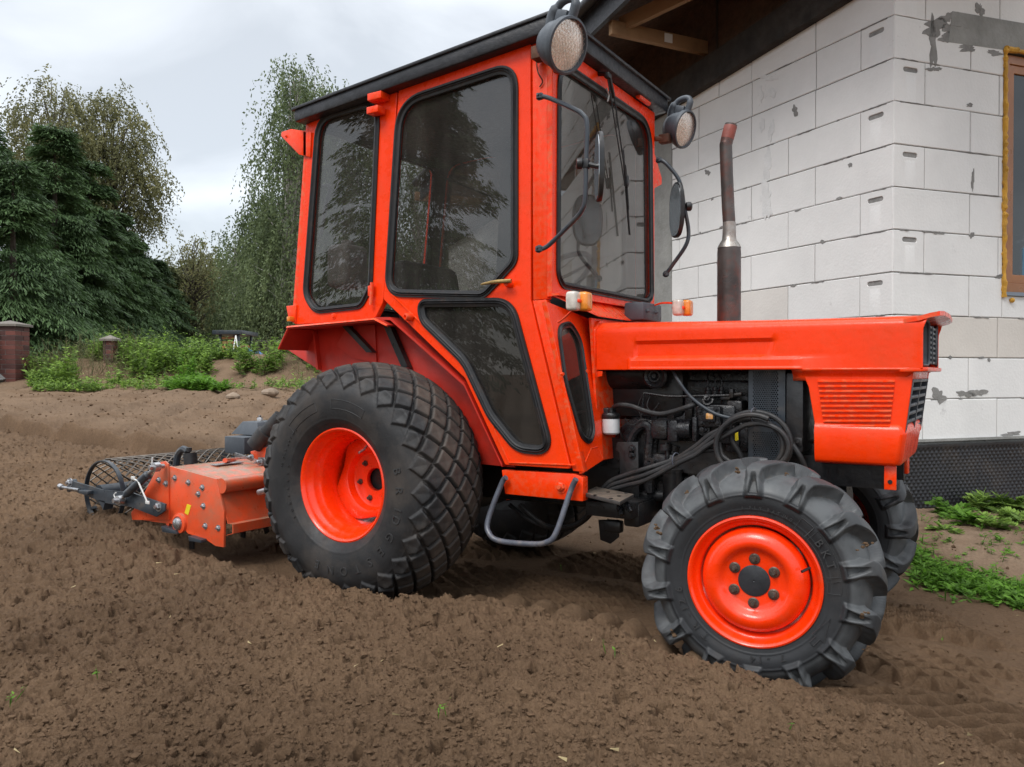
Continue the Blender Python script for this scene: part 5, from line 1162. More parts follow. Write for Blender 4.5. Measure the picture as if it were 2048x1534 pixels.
# axles
b = MB(); b.tube([(0, -.42, .494), (0, .42, .494)], .085, 20); b.box((0, 0, .52), (.42, .34, .40), bev=.04); b.build('rear_axle', MT['black'], TR)
b = MB(); b.tube([(1.60, -.46, .33), (1.60, .44, .33)], .045, 16); b.box((1.60, 0, .36), (.18, .3, .18), bev=.03); b.lathe([(.12, 0), (.12, .05), (.06, .07)], (1.61, .43, .313), (0, -1, 0), 24); b.lathe([(.13, 0), (.13, .02)], (1.61, .47, .313), (0, -1, 0), 24); b.tube([(1.6, -.44, .30), (1.6, -.44, .50)], .05, 14); b.tube([(1.6, .42, .30), (1.6, .42, .50)], .05, 14); b.build('front_axle', MT['black'], TR)
# ------------------------------------------------------------------ engine bay (right-hand side of the machine is what shows)
EY = -.19
def E_(px, py, y=EY): return ony(px, py, y)
def ebox(b, px0, py0, px1, py1, y0, y1, bev=.006):
    a = ony(px0, py0, y0); c = ony(px1, py1, y0); b.box(((a.x+c.x)/2, (y0+y1)/2, (a.z+c.z)/2), (abs(c.x-a.x), abs(y1-y0), abs(a.z-c.z)), bev=bev)
b = MB(); ebox(b, 1260, 790, 1500, 905, -.11, .16, .012); ebox(b, 1320, 760, 1500, 800, -.10, .14, .01); b.box((1.25, 0, .62), (.62, .24, .34), bev=.03)
for x in (1.05, 1.12, 1.19, 1.26, 1.33, 1.40): b.box((x, -.115, .80), (.03, .03, .10), bev=.004)
b.box((1.25, .08, .92), (.72, .04, .34), bev=.01); b.box((1.25, -.03, .90), (.5, .12, .12), bev=.03)
eng = b.build('engine_block', MT['engine'], TR)
b = MB(); b.tube([(.87, -.13, .93), (1.05, -.13, .93)], .06, 24); b.box((1.0, 0, .86), (.36, .28, .22), bev=.05); b.build('air_cleaner', MT['black'], TR)
# bell housing with rounded ribs
b = MB(); c = E_(1290, 900, -.12); b.lathe([(0, -.0), (.10, 0), (.125, .02), (.13, .06), (.13, .18)], (c.x, -.17, c.z), (0, 1, 0), 32)
b.tube(smoothpath([E_(1255, 950, -.20), E_(1262, 880, -.20), E_(1282, 852, -.20), E_(1300, 860, -.20), E_(1296, 920, -.2), E_(1300, 985, -.2)], 5), .018, 10)
b.tube(smoothpath([E_(1300, 985, -.17), E_(1310, 870, -.17), E_(1335, 850, -.17)], 5), .024, 10)
ebox(b, 1230, 940, 1500, 1010, -.16, .16, .02); b.build('gearbox_housing', MT['engine'], TR)
# side plate with two bolts
b = MB(); b.prism([E_(*q, -.235) for q in ((1233, 884), (1276, 884), (1278, 1010), (1241, 1010), (1240, 905), (1230, 900))], (0, .012, 0), .002)
for q in ((1264, 898), (1264, 910)): b.hexbolt(E_(*q, -.236), (0, -1, 0), .011, .010)
b.build('mounting_plate', MT['black'], TR)
# injection pump: square cover with amber plate, two cylinders
b = MB(); ebox(b, 1394, 812, 1440, 856, -.245, -.12, .008); ebox(b, 1390, 808, 1470, 890, -.21, -.1, .012)
for q in ((1401, 822), (1432, 818), (1404, 846), (1436, 846)): b.hexbolt(E_(*q, -.246), (0, -1, 0), .007, .007)
ebox(b, 1405, 820, 1430, 845, -.256, -.24, .006); b.hexbolt(E_(1407, 858, -.225), (0, -1, 0), .016, .012); b.hexbolt(E_(1416, 800, -.20), (0, -1, .6), .014, .018)
ebox(b, 1452, 800, 1484, 830, -.20, -.1, .01); ebox(b, 1440, 790, 1460, 800, -.2, -.12, .004); ebox(b, 1478, 845, 1496, 905, -.19, -.1, .006)
pump = b.build('injection_pump', MT['engine'], TR)
b = MB(); ebox(b, 1411, 826, 1426, 839, -.259, -.250, .004); b.build('amber_plate', pbr('amber_label', (.55, .26, .06), .35, var=.6, vs=90, dirt=(.6, .55, .5), dirt_amt=.5, ds=50), pump)
b = MB()
for k, q in enumerate(((1416, 786), (1430, 786), (1443, 786))):
    p = E_(*q, -.17); b.lathe([(.010, -.012), (.010, 0), (.013, 0), (.013, .008), (.009, .010), (.009, .022), (.004, .024)], p, (0, 0, 1), 10); b.tube(smoothpath([p, p+Vector((0, 0, .05)), p+Vector((-.02-.01*k, .03, .09)), p+Vector((-.08, .06, .11))], 5), .003, 6)
b.build('injector_line', MT['engine'], pump)
# starter-like cylinders
b = MB(); b.tube([E_(1352, 858, -.21), E_(1384, 858, -.21)], .036, 24); ebox(b, 1334, 840, 1354, 884, -.245, -.16, .006); ebox(b, 1300, 838, 1334, 880, -.235, -.15, .014); ebox(b, 1384, 834, 1393, 884, -.25, -.15, .004); b.tube([E_(1330, 888, -.2), E_(1330, 900, -.2)], .022, 14)
b.build('starter_motor', MT['engine'], TR)
b = MB(); ebox(b, 1296, 905, 1350, 950, -.20, -.12, .018); b.tube(smoothpath([E_(1332, 885, -.2), E_(1334, 920, -.2), E_(1320, 940, -.2), E_(1302, 945, -.2)], 4), .009, 8); b.lathe([(.02, 0), (.02, .02), (.009, .02), (.009, .012)], E_(1302, 925, -.20), (0, -1, 0), 18); b.tube([E_(1352, 890, -.17), E_(1338, 940, -.17)], .02, 12)
b.build('oil_pump', MT['engine'], TR)
b = MB(); b.tube([E_(1345, 942, -.20), E_(1345, 1010, -.20)], .036, 20); b.lathe([(.038, 0), (.038, .012), (.03, .016)], E_(1345, 944, -.2), (0, 0, 1), 20); b.build('sediment_bowl', MT['black'], TR)
b = MB(); b.tube([E_(1275, 992, -.17), E_(1350, 992, -.17)], .021, 16)
for k in range(10): b.lathe([(.024, 0), (.024, .003)], E_(1284+k*3, 992, -.17), (1, 0, 0), 14)
b.tube([E_(1240, 998, -.05), E_(1700, 990, -.05)], .06, 12); b.build('drive_shaft', MT['black'], TR)
# fuel filter
p = E_(1222, 868, -.235); b = MB(); b.lathe([(0, 0), (.028, 0), (.0335, .006), (.0335, .056), (.032, .060)], p, (0, 0, 1), 28, False); ff = b.build('fuel_filter', MT['silver'], TR)
b = MB(); b.lathe([(.034, .060), (.036, .064), (.036, .074), (.03, .082), (.012, .084), (.012, .10), (0, .10)], p, (0, 0, 1), 28, False); b.box(p+Vector((-.03, .03, .085)), (.05, .06, .03), bev=.004); b.build('filter_head', MT['engine'], ff)
p = E_(1420, 955, -.13); b = MB(); b.lathe([(0, -.005), (.045, 0), (.05, .006), (.05, .12)], p, (0, .25, -1), 28, False); b.build('oil_filter', MT['silver'], TR)
# horn
b = MB(); p = E_(1312, 752, -.20); b.lathe([(.048, 0), (.048, .012), (.040, .018), (.030, .012), (.022, .02), (.018, .02), (.010, .014), (.008, .022), (0, .022)], p, (0, -1, 0), 32, False); b.lathe([(.046, 0), (.03, .03), (0, .03)], p, (0, 1, 0), 24, False); b.build('horn', MT['engine'], TR)
# throttle rod
b = MB(); b.tube([E_(1288, 786, -.2), E_(1330, 792, -.2), E_(1350, 793, -.2), E_(1484, 790, -.2)], .005, 8); ebox(b, 1458, 778, 1466, 796, -.215, -.19, .003); b.tube([E_(1466, 790, -.2), E_(1484, 788, -.2)], .008, 8); b.tube([E_(1288, 786, -.2), E_(1284, 830, -.2)], .005, 6); b.build('throttle_rod', MT['engine'], TR)
# radiator with perforated guard
gu = MB(); a = E_(1497, 735, -.235); c = E_(1570, 938, -.235)
holes = []
x0_, x1_ = a.x, c.x; z1_, z0_ = a.z, c.z
def hexhole(x, z, r): return [Vector((x+r*math.cos(k*math.pi/3), -.235, z+r*math.sin(k*math.pi/3))) for k in range(6)]
pit = .0078; xa = x0_+.018; xb = x0_+(x1_-x0_)*.80
rowi = 0; z = z1_-.016
zt0 = E_(1500, 842, -.235).z; zt1 = E_(1500, 863, -.235).z
while z > z0_+.01:
    if not (zt1 < z < zt0):
        x = xa+(pit/2 if rowi % 2 else 0)
        while x < xb: holes.append(hexhole(x, z, .0029)); x += pit
    z -= pit*.9; rowi += 1
grd = plate('radiator_guard', [Vector((x0_, -.235, z1_)), Vector((x1_, -.235, z1_)), Vector((x1_, -.235, z0_)), Vector((x0_, -.235, z0_))], holes, .003, MT['greym'], TR, bev=.0003, res=0)
b = MB(); ebox(b, 1572, 745, 1606, 905, -.245, -.05, .006); b.box((x0_+.06, 0, .82), (.02, .40, .34)); ebox(b, 1588, 875, 1604, 893, -.25, -.235, .003); b.hexbolt(E_(1596, 884, -.251), (0, -1, 0), .006); b.build('radiator', MT['black'], TR)
b = MB(); b.box((1.78, 0, .80), (.22, .42, .30), bev=.02); b.box((1.66, 0, .62), (.44, .22, .14), bev=.02); b.build('battery_box', MT['black'], TR)
b = MB(); ebox(b, 1452, 858, 1478, 905, -.20, -.12, .004); sb = b.build('relay_box', MT['engine'], TR)
b = MB(); b.prism([E_(*q, -.203) for q in ((1464, 866), (1476, 862), (1477, 880), (1466, 883))], (0, .002, 0)); b.build('warning_sticker', MT['yellow'], sb)
# hoses
def hose(pts, r, name='hose', mat=None, y=-.26):
    b = MB(); b.tube(smoothpath([ony(p[0], p[1], p[2] if len(p) > 2 else y) for p in pts], 8), r, 10); return b.build(name, mat or MT['hose'], TR)
hose([(1344, 738, -.22), (1356, 760), (1378, 790), (1404, 812), (1432, 828), (1462, 836), (1490, 838)], .0062, mat=MT['greym'])
hose([(1228, 814, -.24), (1240, 810), (1262, 812), (1290, 822), (1320, 828), (1350, 822), (1380, 812), (1402, 804, -.22)], .0095)
hy = -.285
def loop_pts(cx, cy, rx, ry, a0, a1, n=9): return [(cx+rx*math.cos(math.radians(a0+(a1-a0)*k/(n-1))), cy-ry*math.sin(math.radians(a0+(a1-a0)*k/(n-1)))) for k in range(n)]
for k, (o_, cc, rr_) in enumerate((((0, 0), (1508, 890), (74, 66)), ((8, 10), (1500, 892), (66, 54)), ((-2, 19), (1515, 895), (62, 48)))):
    lead = [(1205+o_[0], 978+o_[1]*.4, -.30), (1222, 962+o_[1]*.9, -.30), (1252, 950+o_[1]*1.1, -.30), (1290, 938+o_[1]*1.2, -.31), (1340, 922+o_[1]*.7), (1362, 912+o_[1]*.6), (1392, 892+o_[1]*.9), (1416, 872+o_[1])]
    hose(lead+loop_pts(cc[0], cc[1], rr_[0], rr_[1], 150-12*k, -40, 10), .0092, 'hydraulic_hose', y=hy-.012*k)
hose(loop_pts(1502, 892, 70, 62, 60, 215, 11)+[(1455, 935)], .0095, 'hydraulic_hose', y=-.325)
hose(loop_pts(1478, 880, 40, 56, 150, 215, 5)+[(1462, 925)], .0092, 'hydraulic_hose', y=-.30)
hose([(1560, 858, -.28), (1582, 885, -.28), (1600, 912, -.28), (1612, 940, -.26)], .009)
hose([(1340, 925, -.29), (1380, 910, -.29), (1420, 900, -.29), (1440, 905, -.28), (1456, 925, -.27)], .009, 'hydraulic_hose')
hose([(1466, 838, -.30), (1460, 855, -.30), (1464, 880, -.29), (1478, 905, -.28), (1486, 925, -.27)], .009, 'hydraulic_hose')
hose([(1210, 985, -.30), (1170, 1040, -.25), (1120, 1060, -.2), (1060, 1040, -.15), (1020, 1010, -.1)], .009, 'hydraulic_hose')
hose([(1200, 990, -.32), (1175, 1030, -.28), (1140, 1052, -.25), (1090, 1050, -.2), (1040, 1010, -.15)], .009, 'hydraulic_hose')
b = MB()
for c_, r_ in ((ony(1352, 920, -.30), .026), (ony(1508, 830, -.30), .024)):
    c_ = Vector(c_); b.tube([c_+Vector((0.25*math.cos(t)*r_, math.cos(t)*r_*.8, math.sin(t)*r_)) for t in [k*math.pi/9 for k in range(18)]], .0022, 6, closed=True)
b.build('hose_tie', MT['stepm'], TR)
hose([(1250, 885, -.18), (1242, 870, -.2), (1236, 850, -.2), (1230, 838, -.2)], .003)
hose([(1290, 780, -.2), (1276, 812, -.2), (1282, 838, -.2), (1262, 850, -.21), (1250, 836, -.22)], .002)
hose([(1300, 792, -.19), (1294, 812, -.2), (1305, 822, -.2), (1318, 806, -.2)], .0022)
# valve plate with quick couplers below the cowl
b = MB(); z_ = ony(1200, 985, -.42).z
P_ = [onz(*q, z_) for q in ((1166, 985), (1192, 973), (1268, 988), (1240, 1003))]
b.prism(P_, (0, 0, -.014), .002); vp = b.build('coupler_plate', pbr('dusty_steel', (.05, .045, .042), .6, var=.3, vs=12, updust=(.16, .125, .09, .7)), TR)
b = MB()
for q in ((1190, 990), (1216, 984), (1238, 992), (1252, 986), (1222, 997)): b.lathe([(.007, 0), (.007, .0012), (0, .0012)], onz(*q, z_+.001), (0, 0, 1), 12)
b.build('hole', MT['black'], vp)
b = MB(); ebox(b, 1170, 1000, 1262, 1040, -.40, -.20, .006); ebox(b, 1246, 1005, 1278, 1056, -.34, -.10, .01); ebox(b, 1206, 1040, 1240, 1068, -.25, -.21, .008); b.tube([(1.0, -.15, .42), (1.0, .15, .42)], .05, 14); b.build('valve_block', MT['black'], TR)
for q, q2 in (((1238, 1008), (1243, 1030)), ((1251, 1004), (1262, 1024))):
    a = ony(*q, -.40); c = ony(*q2, -.42); b = MB(); b.tube([a, a+(c-a)*.35, a+(c-a)*.36, a+(c-a)*.6, a+(c-a)*.61, c], [.010, .010, .013, .013, .009, .008], 12); b.build('coupler', MT['engine'], vp)
# bar with lug below, frame rails, underside clutter
b = MB(); b.prism([ony(*q, -.20) for q in ((1196, 1040), (1236, 1040), (1236, 1075), (1220, 1088), (1200, 1080))], (0, .015, 0), .003); b.box((.8, -.16, .62), (1.3, .03, .12)); b.box((.8, .16, .62), (1.3, .03, .12)); b.box((.55, 0, .50), (.8, .26, .24), bev=.04); b.box((1.55, -.14, .60), (.7, .04, .10)); b.box((1.55, .14, .60), (.7, .04, .10)); b.build('chassis_rail', MT['black'], TR)
b = MB(); b.prism([ony(1190, 742, -.265), ony(1205, 742, -.265), ony(1204, 752, -.265), ony(1194, 754, -.265)], (0, .004, 0)); b.build('bonnet_tab', MT['orange'], bonnet)
# ------------------------------------------------------------------ rotary tiller behind the tractor
RV = empty('rotary_tiller', (-1.1, 0, .1), 'orange rotary tiller with a grey mesh roller behind the tractor, partly sunk in soil', 'rotary tiller')
TY = -.74
def T(pts, y=TY): return [ony(a, c, y) for a, c in pts]
b = MB(); b.prism(T([(338, 932), (432, 958), (448, 1024), (447, 1095), (430, 1092), (412, 1078), (376, 1068), (366, 1055), (338, 1045), (336, 1060), (332, 1046), (264, 1038), (262, 1028), (280, 1000), (330, 935)]), (0, .012, 0), .002)
sp_ = b.build('side_plate', MT['tiller'], RV)
b = MB(); b.prism(T([(282, 1000), (318, 930), (320, 924), (330, 922), (336, 928), (338, 1040), (264, 1040), (262, 1025)], TY-.008), (0, .008, 0), .002); b.build('rear_plate', MT['tiller'], sp_)
for q in ((318, 960), (332, 967), (350, 956), (377, 965), (405, 975), (397, 988), (407, 1012), (411, 1052), (437, 1056)):
    b = MB(); b.hexbolt(ony(*q, TY-(.009 if q[0] < 338 else 0)), (0, -1, 0), .010, .009); b.build('bolt', MT['steel'], sp_)
p = ony(361, 1046, TY); b = MB(); b.lathe([(.048, 0), (.046, .012), (.034, .016), (.030, .012)], p, (0, -1, 0), 28, False); b.build('bearing_ring', MT['tiller'], sp_)
b = MB(); b.lathe([(.030, .010), (.026, .024), (.015, .031), (0, .033)], p, (0, -1, 0), 24, False); b.build('hub_cap', MT['steel'], sp_)
b = MB(); b.prism(T([(374, 1008), (382, 1011), (376, 1030), (369, 1026)], TY-.0015), (0, .0015, 0)); b.build('yellow_sticker', MT['yellow'], sp_)
b = MB(); b.prism(T([(322, 1052), (350, 1062), (352, 1068), (324, 1064)], TY-.03), (0, .03, 0), .001); b.prism(T([(376, 1072), (402, 1080), (402, 1086), (378, 1082)], TY-.03), (0, .03, 0), .001); b.build('skid', MT['greym'], sp_)
# hood: top sheet, tube and front sheet run across the machine to the far side plate
FYY = .74
def X_(pt, y): return Vector((pt.x, y, pt.z))
t0, t1, t2 = ony(338, 932, TY), ony(350, 938, TY), ony(430, 962, TY)
def span(pts, name, mat, th, y0=TY+.012, y1=FYY, bev=.001):
    P = [ony(*q, TY) for q in pts]; P = P+[p+Vector((0, 0, -th)) for p in P[::-1]]
    b = MB(); b.prism([X_(p, y0) for p in P], (0, y1-y0, 0), bev); return b.build(name, mat, RV)
span([(336, 934), (400, 950), (432, 972)], 'top_cover', MT['tiller'], .008)
P = [ony(*q, TY) for q in ((440, 985), (448, 1010), (452, 1052), (440, 1055))]
b = MB()
fr = [(437, 982), (446, 1020), (452, 1048), (462, 1050), (462, 1068), (448, 1072)]
Q = [X_(ony(*q, TY), TY+.012) for q in fr]
for a, c in zip(Q, Q[1:]): b.hexa([a, c, c+Vector((-.006, 0, .0)), a+Vector((-.006, 0, .0))], [X_(v, FYY) for v in (a, c, c+Vector((-.006, 0, 0)), a+Vector((-.006, 0, 0)))])
b.build('front_cover', MT['tiller'], RV)
b = MB(); c = ony(441, 972, TY); b.tube([X_(c, TY+.004), X_(c, FYY)], .034, 24); b.build('cross_tube', MT['tiller'], RV)
b = MB(); pz = [X_(v+Vector((0, 0, .0)), FYY) for v in [ony(*q, TY) for q in ((338, 932), (432, 958), (448, 1024), (447, 1080), (300, 1050), (290, 990))]]; b.prism(pz, (0, .01, 0)); b.build('side_plate', MT['tiller'], RV)
b = MB(); c = ony(361, 1046, TY); b.tube([X_(c, TY), X_(c, FYY)], .04, 14)
for k in range(14):
    for a in range(4):
        y = -.68+k*.1; t = a*math.pi/2+k*.5; b.box((c.x+.07*math.cos(t), y, c.z+.07*math.sin(t)), (.03, .008, .12), rot=Matrix.Rotation(-t+math.pi/2, 3, 'Y'))
b.build('rotor', MT['black'], RV)
b = MB(); P = [ony(*q, TY) for q in ((392, 945), (420, 936), (430, 938), (402, 947))]
pl_ = onz(425, 938, t1.z); b.box((t1.x+.04, -.48, t1.z+.004), (.05, .16, .003)); b.build('data_plate', MT['steel'], RV)
# arm, linkage bar, turnbuckle
b = MB(); b.prism(T([(146, 962), (205, 980), (262, 985), (330, 1008), (329, 1022), (312, 1034), (262, 1014), (210, 1006), (150, 982), (134, 984), (132, 972), (144, 968)], TY-.045), (0, .010, 0), .002)
ebx = ony(142, 966, TY-.05); b.lathe([(.018, 0), (.018, .03), (0, .03)], ony(140, 966, TY-.03), (0, 1, 0), 16); b.prism(T([(196, 1000), (210, 1003), (206, 1020)], TY-.045), (0, .05, 0)); b.box(ony(172, 984, TY-.06), (.08, .03, .018), bev=.002)
arm_ = b.build('roller_arm', MT['greym'], RV)
for q in ((317, 1013), (140, 965)): b = MB(); b.hexbolt(ony(*q, TY-.045), (0, -1, 0), .016, .014); b.build('bolt', MT['steel'], arm_)
b = MB(); b.tube([ony(122, 974, TY-.06), ony(158, 980, TY-.06)], .008, 10); b.tube([ony(119, 972, TY-.06), ony(124, 975, TY-.06)], .014, 10); b.build('spring_pin', MT['steel'], arm_)
b = MB(); p0 = ony(240, 1000, TY-.07); p1 = ony(312, 934, TY-.06); d_ = (p1-p0)
b.tube([p0+d_*.14, p0+d_*.18, p0+d_*.20, p0+d_*.78, p0+d_*.80], [.012, .012, .019, .019, .012], 14); tb_ = b.build('turnbuckle', MT['greym'], RV)
for p, (f0, f1) in ((p0, (0, .18)), (p1, (1, .79))):
    b = MB(); b.tube([p0+d_*f0, p0+d_*f1], .009, 10); b.lathe([(.022, -.014), (.022, .014), (.012, .016), (0, .016)], p, (0, -1, 0), 18); b.tube([p+Vector((0, .04, 0)), p-Vector((0, .035, 0))], .011, 10); b.build('rod_end', MT['steel'], tb_)
b = MB(); b.tube([ony(268, 958, TY-.08), ony(276, 962, TY-.08), ony(294, 1003, TY-.08)], .004, 6); b.box(ony(295, 1005, TY-.08), (.03, .006, .016), bev=.003); b.box(ony(266, 956, TY-.08), (.03, .006, .016), bev=.003)
b.tube(smoothpath([ony(232, 985, TY-.08), ony(228, 990, TY-.08), ony(233, 1000, TY-.08)], 3), .003, 5); b.tube([ony(305, 915, TY-.07), ony(303, 935, TY-.07)], .004, 5); b.build('lynch_pin', MT['label'], tb_)
# mesh roller
rc0 = ony(205, 968, TY+.02); rr = .168; rcx, rcz = rc0.x, .322
b = MB()
for y in (TY+.03, -.36, 0.0, .36, .72):
    b.tube([Vector((rcx+rr*math.cos(t), y, rcz+rr*math.sin(t))) for t in [k*2*math.pi/40 for k in range(40)]], .010, 8, closed=True, prof=[(-.3, -2.2), (.3, -2.2), (.3, 2.2), (-.3, 2.2)], up=(0, 1, 0)) if False else b.lathe([(rr, -.011), (rr, .011), (rr-.006, .011), (rr-.006, -.011), (rr, -.011)], (rcx, y, rcz), (0, 1, 0), 40, False)
for y in (-.36, 0.0, .36, .70):
    for k in range(1):
        t = k*math.pi/3+1.35; b.box((rcx, y, rcz), (2*rr-.01, .008, .05), rot=Matrix.Rotation(-t, 3, 'Y'))
b.tube([(rcx, TY, rcz), (rcx, .74, rcz)], .045, 18); rol = b.build('roller_frame', MT['greym'], RV)
b = MB(); nA = 22; nY = 22; y0_, y1_ = TY+.05, .72
for sg in (-1, 1):
    for k in range(nA):
        pts = []
        for j in range(nY*3+1):
            f = j/(nY*3); t = 2*math.pi*(k/nA)+sg*f*nY*2*math.pi/nA
            pts.append(Vector((rcx+(rr+.004)*math.cos(t), y0_+(y1_-y0_)*f, rcz+(rr+.004)*math.sin(t))))
        b.tube(pts, .0042, 4, caps=False)
b.build('roller_mesh', pbr('mesh_wire', (.11, .095, .08), .45, metal=.3, var=.4, vs=14, dirt=(.16, .11, .075), dirt_amt=.5, ds=12), rol)
b = MB()
for k in range(4):
    t = math.pi+.6+k*.55; b.box((rcx+(rr+.012)*math.cos(t), TY+.05, rcz+(rr+.012)*math.sin(t)), (.05, .03, .012), rot=Matrix.Rotation(-t, 3, 'Y'))
b.build('roller_teeth', MT['greym'], rol)
# scraper brackets and spindle in front of the roller
b = MB(); pm = Vector((t1.x-.12, -.30, t1.z+.02))
b.tube(smoothpath([ony(352, 935, -.42), ony(356, 910, -.42), ony(366, 898, -.42), ony(376, 903, -.42)], 4), .018, 8); b.build('scraper_bracket', MT['greym'], RV)
b = MB(); b.tube([ony(382, 928, -.44), ony(380, 906, -.44)], .034, 18); b.lathe([(.014, 0), (.014, .02), (0, .02)], ony(378, 903, -.44), (0, 0, 1), 8); b.build('rubber_buffer', MT['hose'], RV)
# headstock: grey box, PTO cover, links
b = MB(); b.box(Vector(ony(505, 880, -.12))+Vector((0, .05, -.02)), (.16, .34, .09), bev=.004); q = ony(515, 860, -.05); b.hexa([q+Vector((-.10, -.1, -.02)), q+Vector((.12, -.1, -.02)), q+Vector((.08, -.07, .05)), q+Vector((-.04, -.07, .05))], [q+Vector((-.10, .12, -.02)), q+Vector((.12, .12, -.02)), q+Vector((.08, .09, .05)), q+Vector((-.04, .09, .05))], .004)
hs = b.build('headstock', MT['greyp'], RV)
b = MB(); b.hexbolt(q+Vector((.02, 0, .05)), (0, 0, 1), .016, .02); b.build('bolt', MT['steel'], hs)
b = MB(); a = ony(508, 892, -.28); c = ony(562, 832, -.22); b.tube([a, a+(c-a)*.45, a+(c-a)*.47, c], [.042, .048, .036, .036], 24); b.build('shaft_guard', MT['hose'], RV)
b = MB(); b.hexa([ony(468, 905, -.3), ony(520, 922, -.3), ony(520, 936, -.3), ony(470, 914, -.3)], [p+Vector((0, .012, 0)) for p in (ony(468, 905, -.3), ony(520, 922, -.3), ony(520, 936, -.3), ony(470, 914, -.3))]); b.hexa([ony(516, 915, -.36), ony(545, 915, -.36), ony(545, 932, -.36), ony(516, 930, -.36)], [p+Vector((0, .012, 0)) for p in (ony(516, 915, -.36), ony(545, 915, -.36), ony(545, 932, -.36), ony(516, 930, -.36))])
for q_ in ((503, 915), (520, 924)): b.hexbolt(ony(*q_, -.37), (0, -1, 0), .012, .02)
b.build('lower_link', MT['steel'], RV)
b = MB(); b.hexa([ony(500, 903, -.26), ony(545, 890, -.26), ony(550, 922, -.26), ony(505, 918, -.26)], [p+Vector((0, .03, 0)) for p in (ony(500, 903, -.26), ony(545, 890, -.26), ony(550, 922, -.26), ony(505, 918, -.26))], .004); b.tube([ony(450, 921, -.5), ony(500, 918, -.1)], .012, 8); b.build('hitch_frame', MT['tiller'], RV)
b = MB(); b.tube([ony(518, 985, TY+.12), ony(546, 978, TY+.12)], .014, 14); b.build('link_pin', MT['steel'], RV)
# ------------------------------------------------------------------ trees and plants
def leafmat(name, col, var=.35, trans=.35, dark=None, rough=.6):
    M_ = bpy.data.materials.new(name); M_.use_nodes = True; t = M_.node_tree; t.nodes.clear(); L = t.links
    o = N(t, 'ShaderNodeOutputMaterial'); at = N(t, 'ShaderNodeAttribute', attribute_name='tint')
    r = N(t, 'ShaderNodeValToRGB'); e = r.color_ramp.elements; c2 = dark or tuple(c*(1-var*1.3) for c in col)
    e[0].color = rgba(c2); e[1].color = rgba(tuple(min(1, c*(1+var)) for c in col)); L.new(at.outputs['Fac'], r.inputs[0])
    b = N(t, 'ShaderNodeBsdfPrincipled'); b.inputs['Roughness'].default_value = rough; b.inputs['Specular IOR Level'].default_value = .3; L.new(r.outputs[0], b.inputs['Base Color'])
    tr = N(t, 'ShaderNodeBsdfTranslucent'); L.new(r.outputs[0], tr.inputs[0]); mx = N(t, 'ShaderNodeMixShader'); mx.inputs[0].default_value = trans
    L.new(b.outputs[0], mx.inputs[1]); L.new(tr.outputs[0], mx.inputs[2]); L.new(mx.outputs[0], o.inputs[0]); return M_
MT['bark'] = pbr('bark', (.075, .06, .048), .9, var=.4, vs=12, bump=.01, bs=25)
MT['birch'] = pbr('birch_bark', (.40, .38, .35), .8, var=.3, vs=5, bump=.004, bs=25, dirt=(.05, .045, .04), dirt_amt=.45, ds=6)
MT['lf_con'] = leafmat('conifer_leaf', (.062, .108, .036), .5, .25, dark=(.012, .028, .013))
MT['lf_con2'] = leafmat('conifer_leaf_olive', (.070, .085, .030), .45, .25)
MT['lf_wil'] = leafmat('willow_leaf', (.19, .18, .075), .45, .4, dark=(.05, .065, .035))
MT['lf_bir'] = leafmat('birch_leaf', (.15, .19, .085), .45, .4, dark=(.03, .05, .025))
MT['lf_dec'] = leafmat('tree_leaf', (.18, .19, .075), .45, .4, dark=(.028, .04, .018))
MT['lf_weed'] = leafmat('weed_leaf', (.22, .34, .06), .45, .4, dark=(.045, .085, .025))
MT['lf_weed2'] = leafmat('bright_weed_leaf', (.13, .27, .03), .4, .45, dark=(.06, .13, .02))
MT['lf_dry'] = leafmat('dry_grass', (.20, .19, .085), .4, .3, dark=(.09, .09, .04))
def unit(a): return a/np.maximum(np.linalg.norm(a, axis=-1, keepdims=True), 1e-9)
def leaves(c, ax, nr, ln, wd):
    """diamond leaves: centre c, long axis ax, normal nr"""
    s = unit(np.cross(ax, nr)); ln = ln[:, None]; wd = wd[:, None]
    return np.stack([c-ax*ln*.5, c+s*wd*.5-ax*ln*.06, c+ax*ln*.5, c-s*wd*.5-ax*ln*.06], 1).reshape(-1, 3)
def leafobj(name, V, tint, mat, parent, extra=None):
    n = len(V)//4; me = mesh_np(name, V, np.arange(4*n).reshape(-1, 4), mat, {'tint': ('FACE', np.clip(tint, 0, 1))}); return link(name, me, None, parent)
def limb_tubes(root, segs, mat, name='trunk'):
    b = MB()
    for P, R_ in segs: b.tube(P, R_, 7)
    return b.build(name, mat, root)
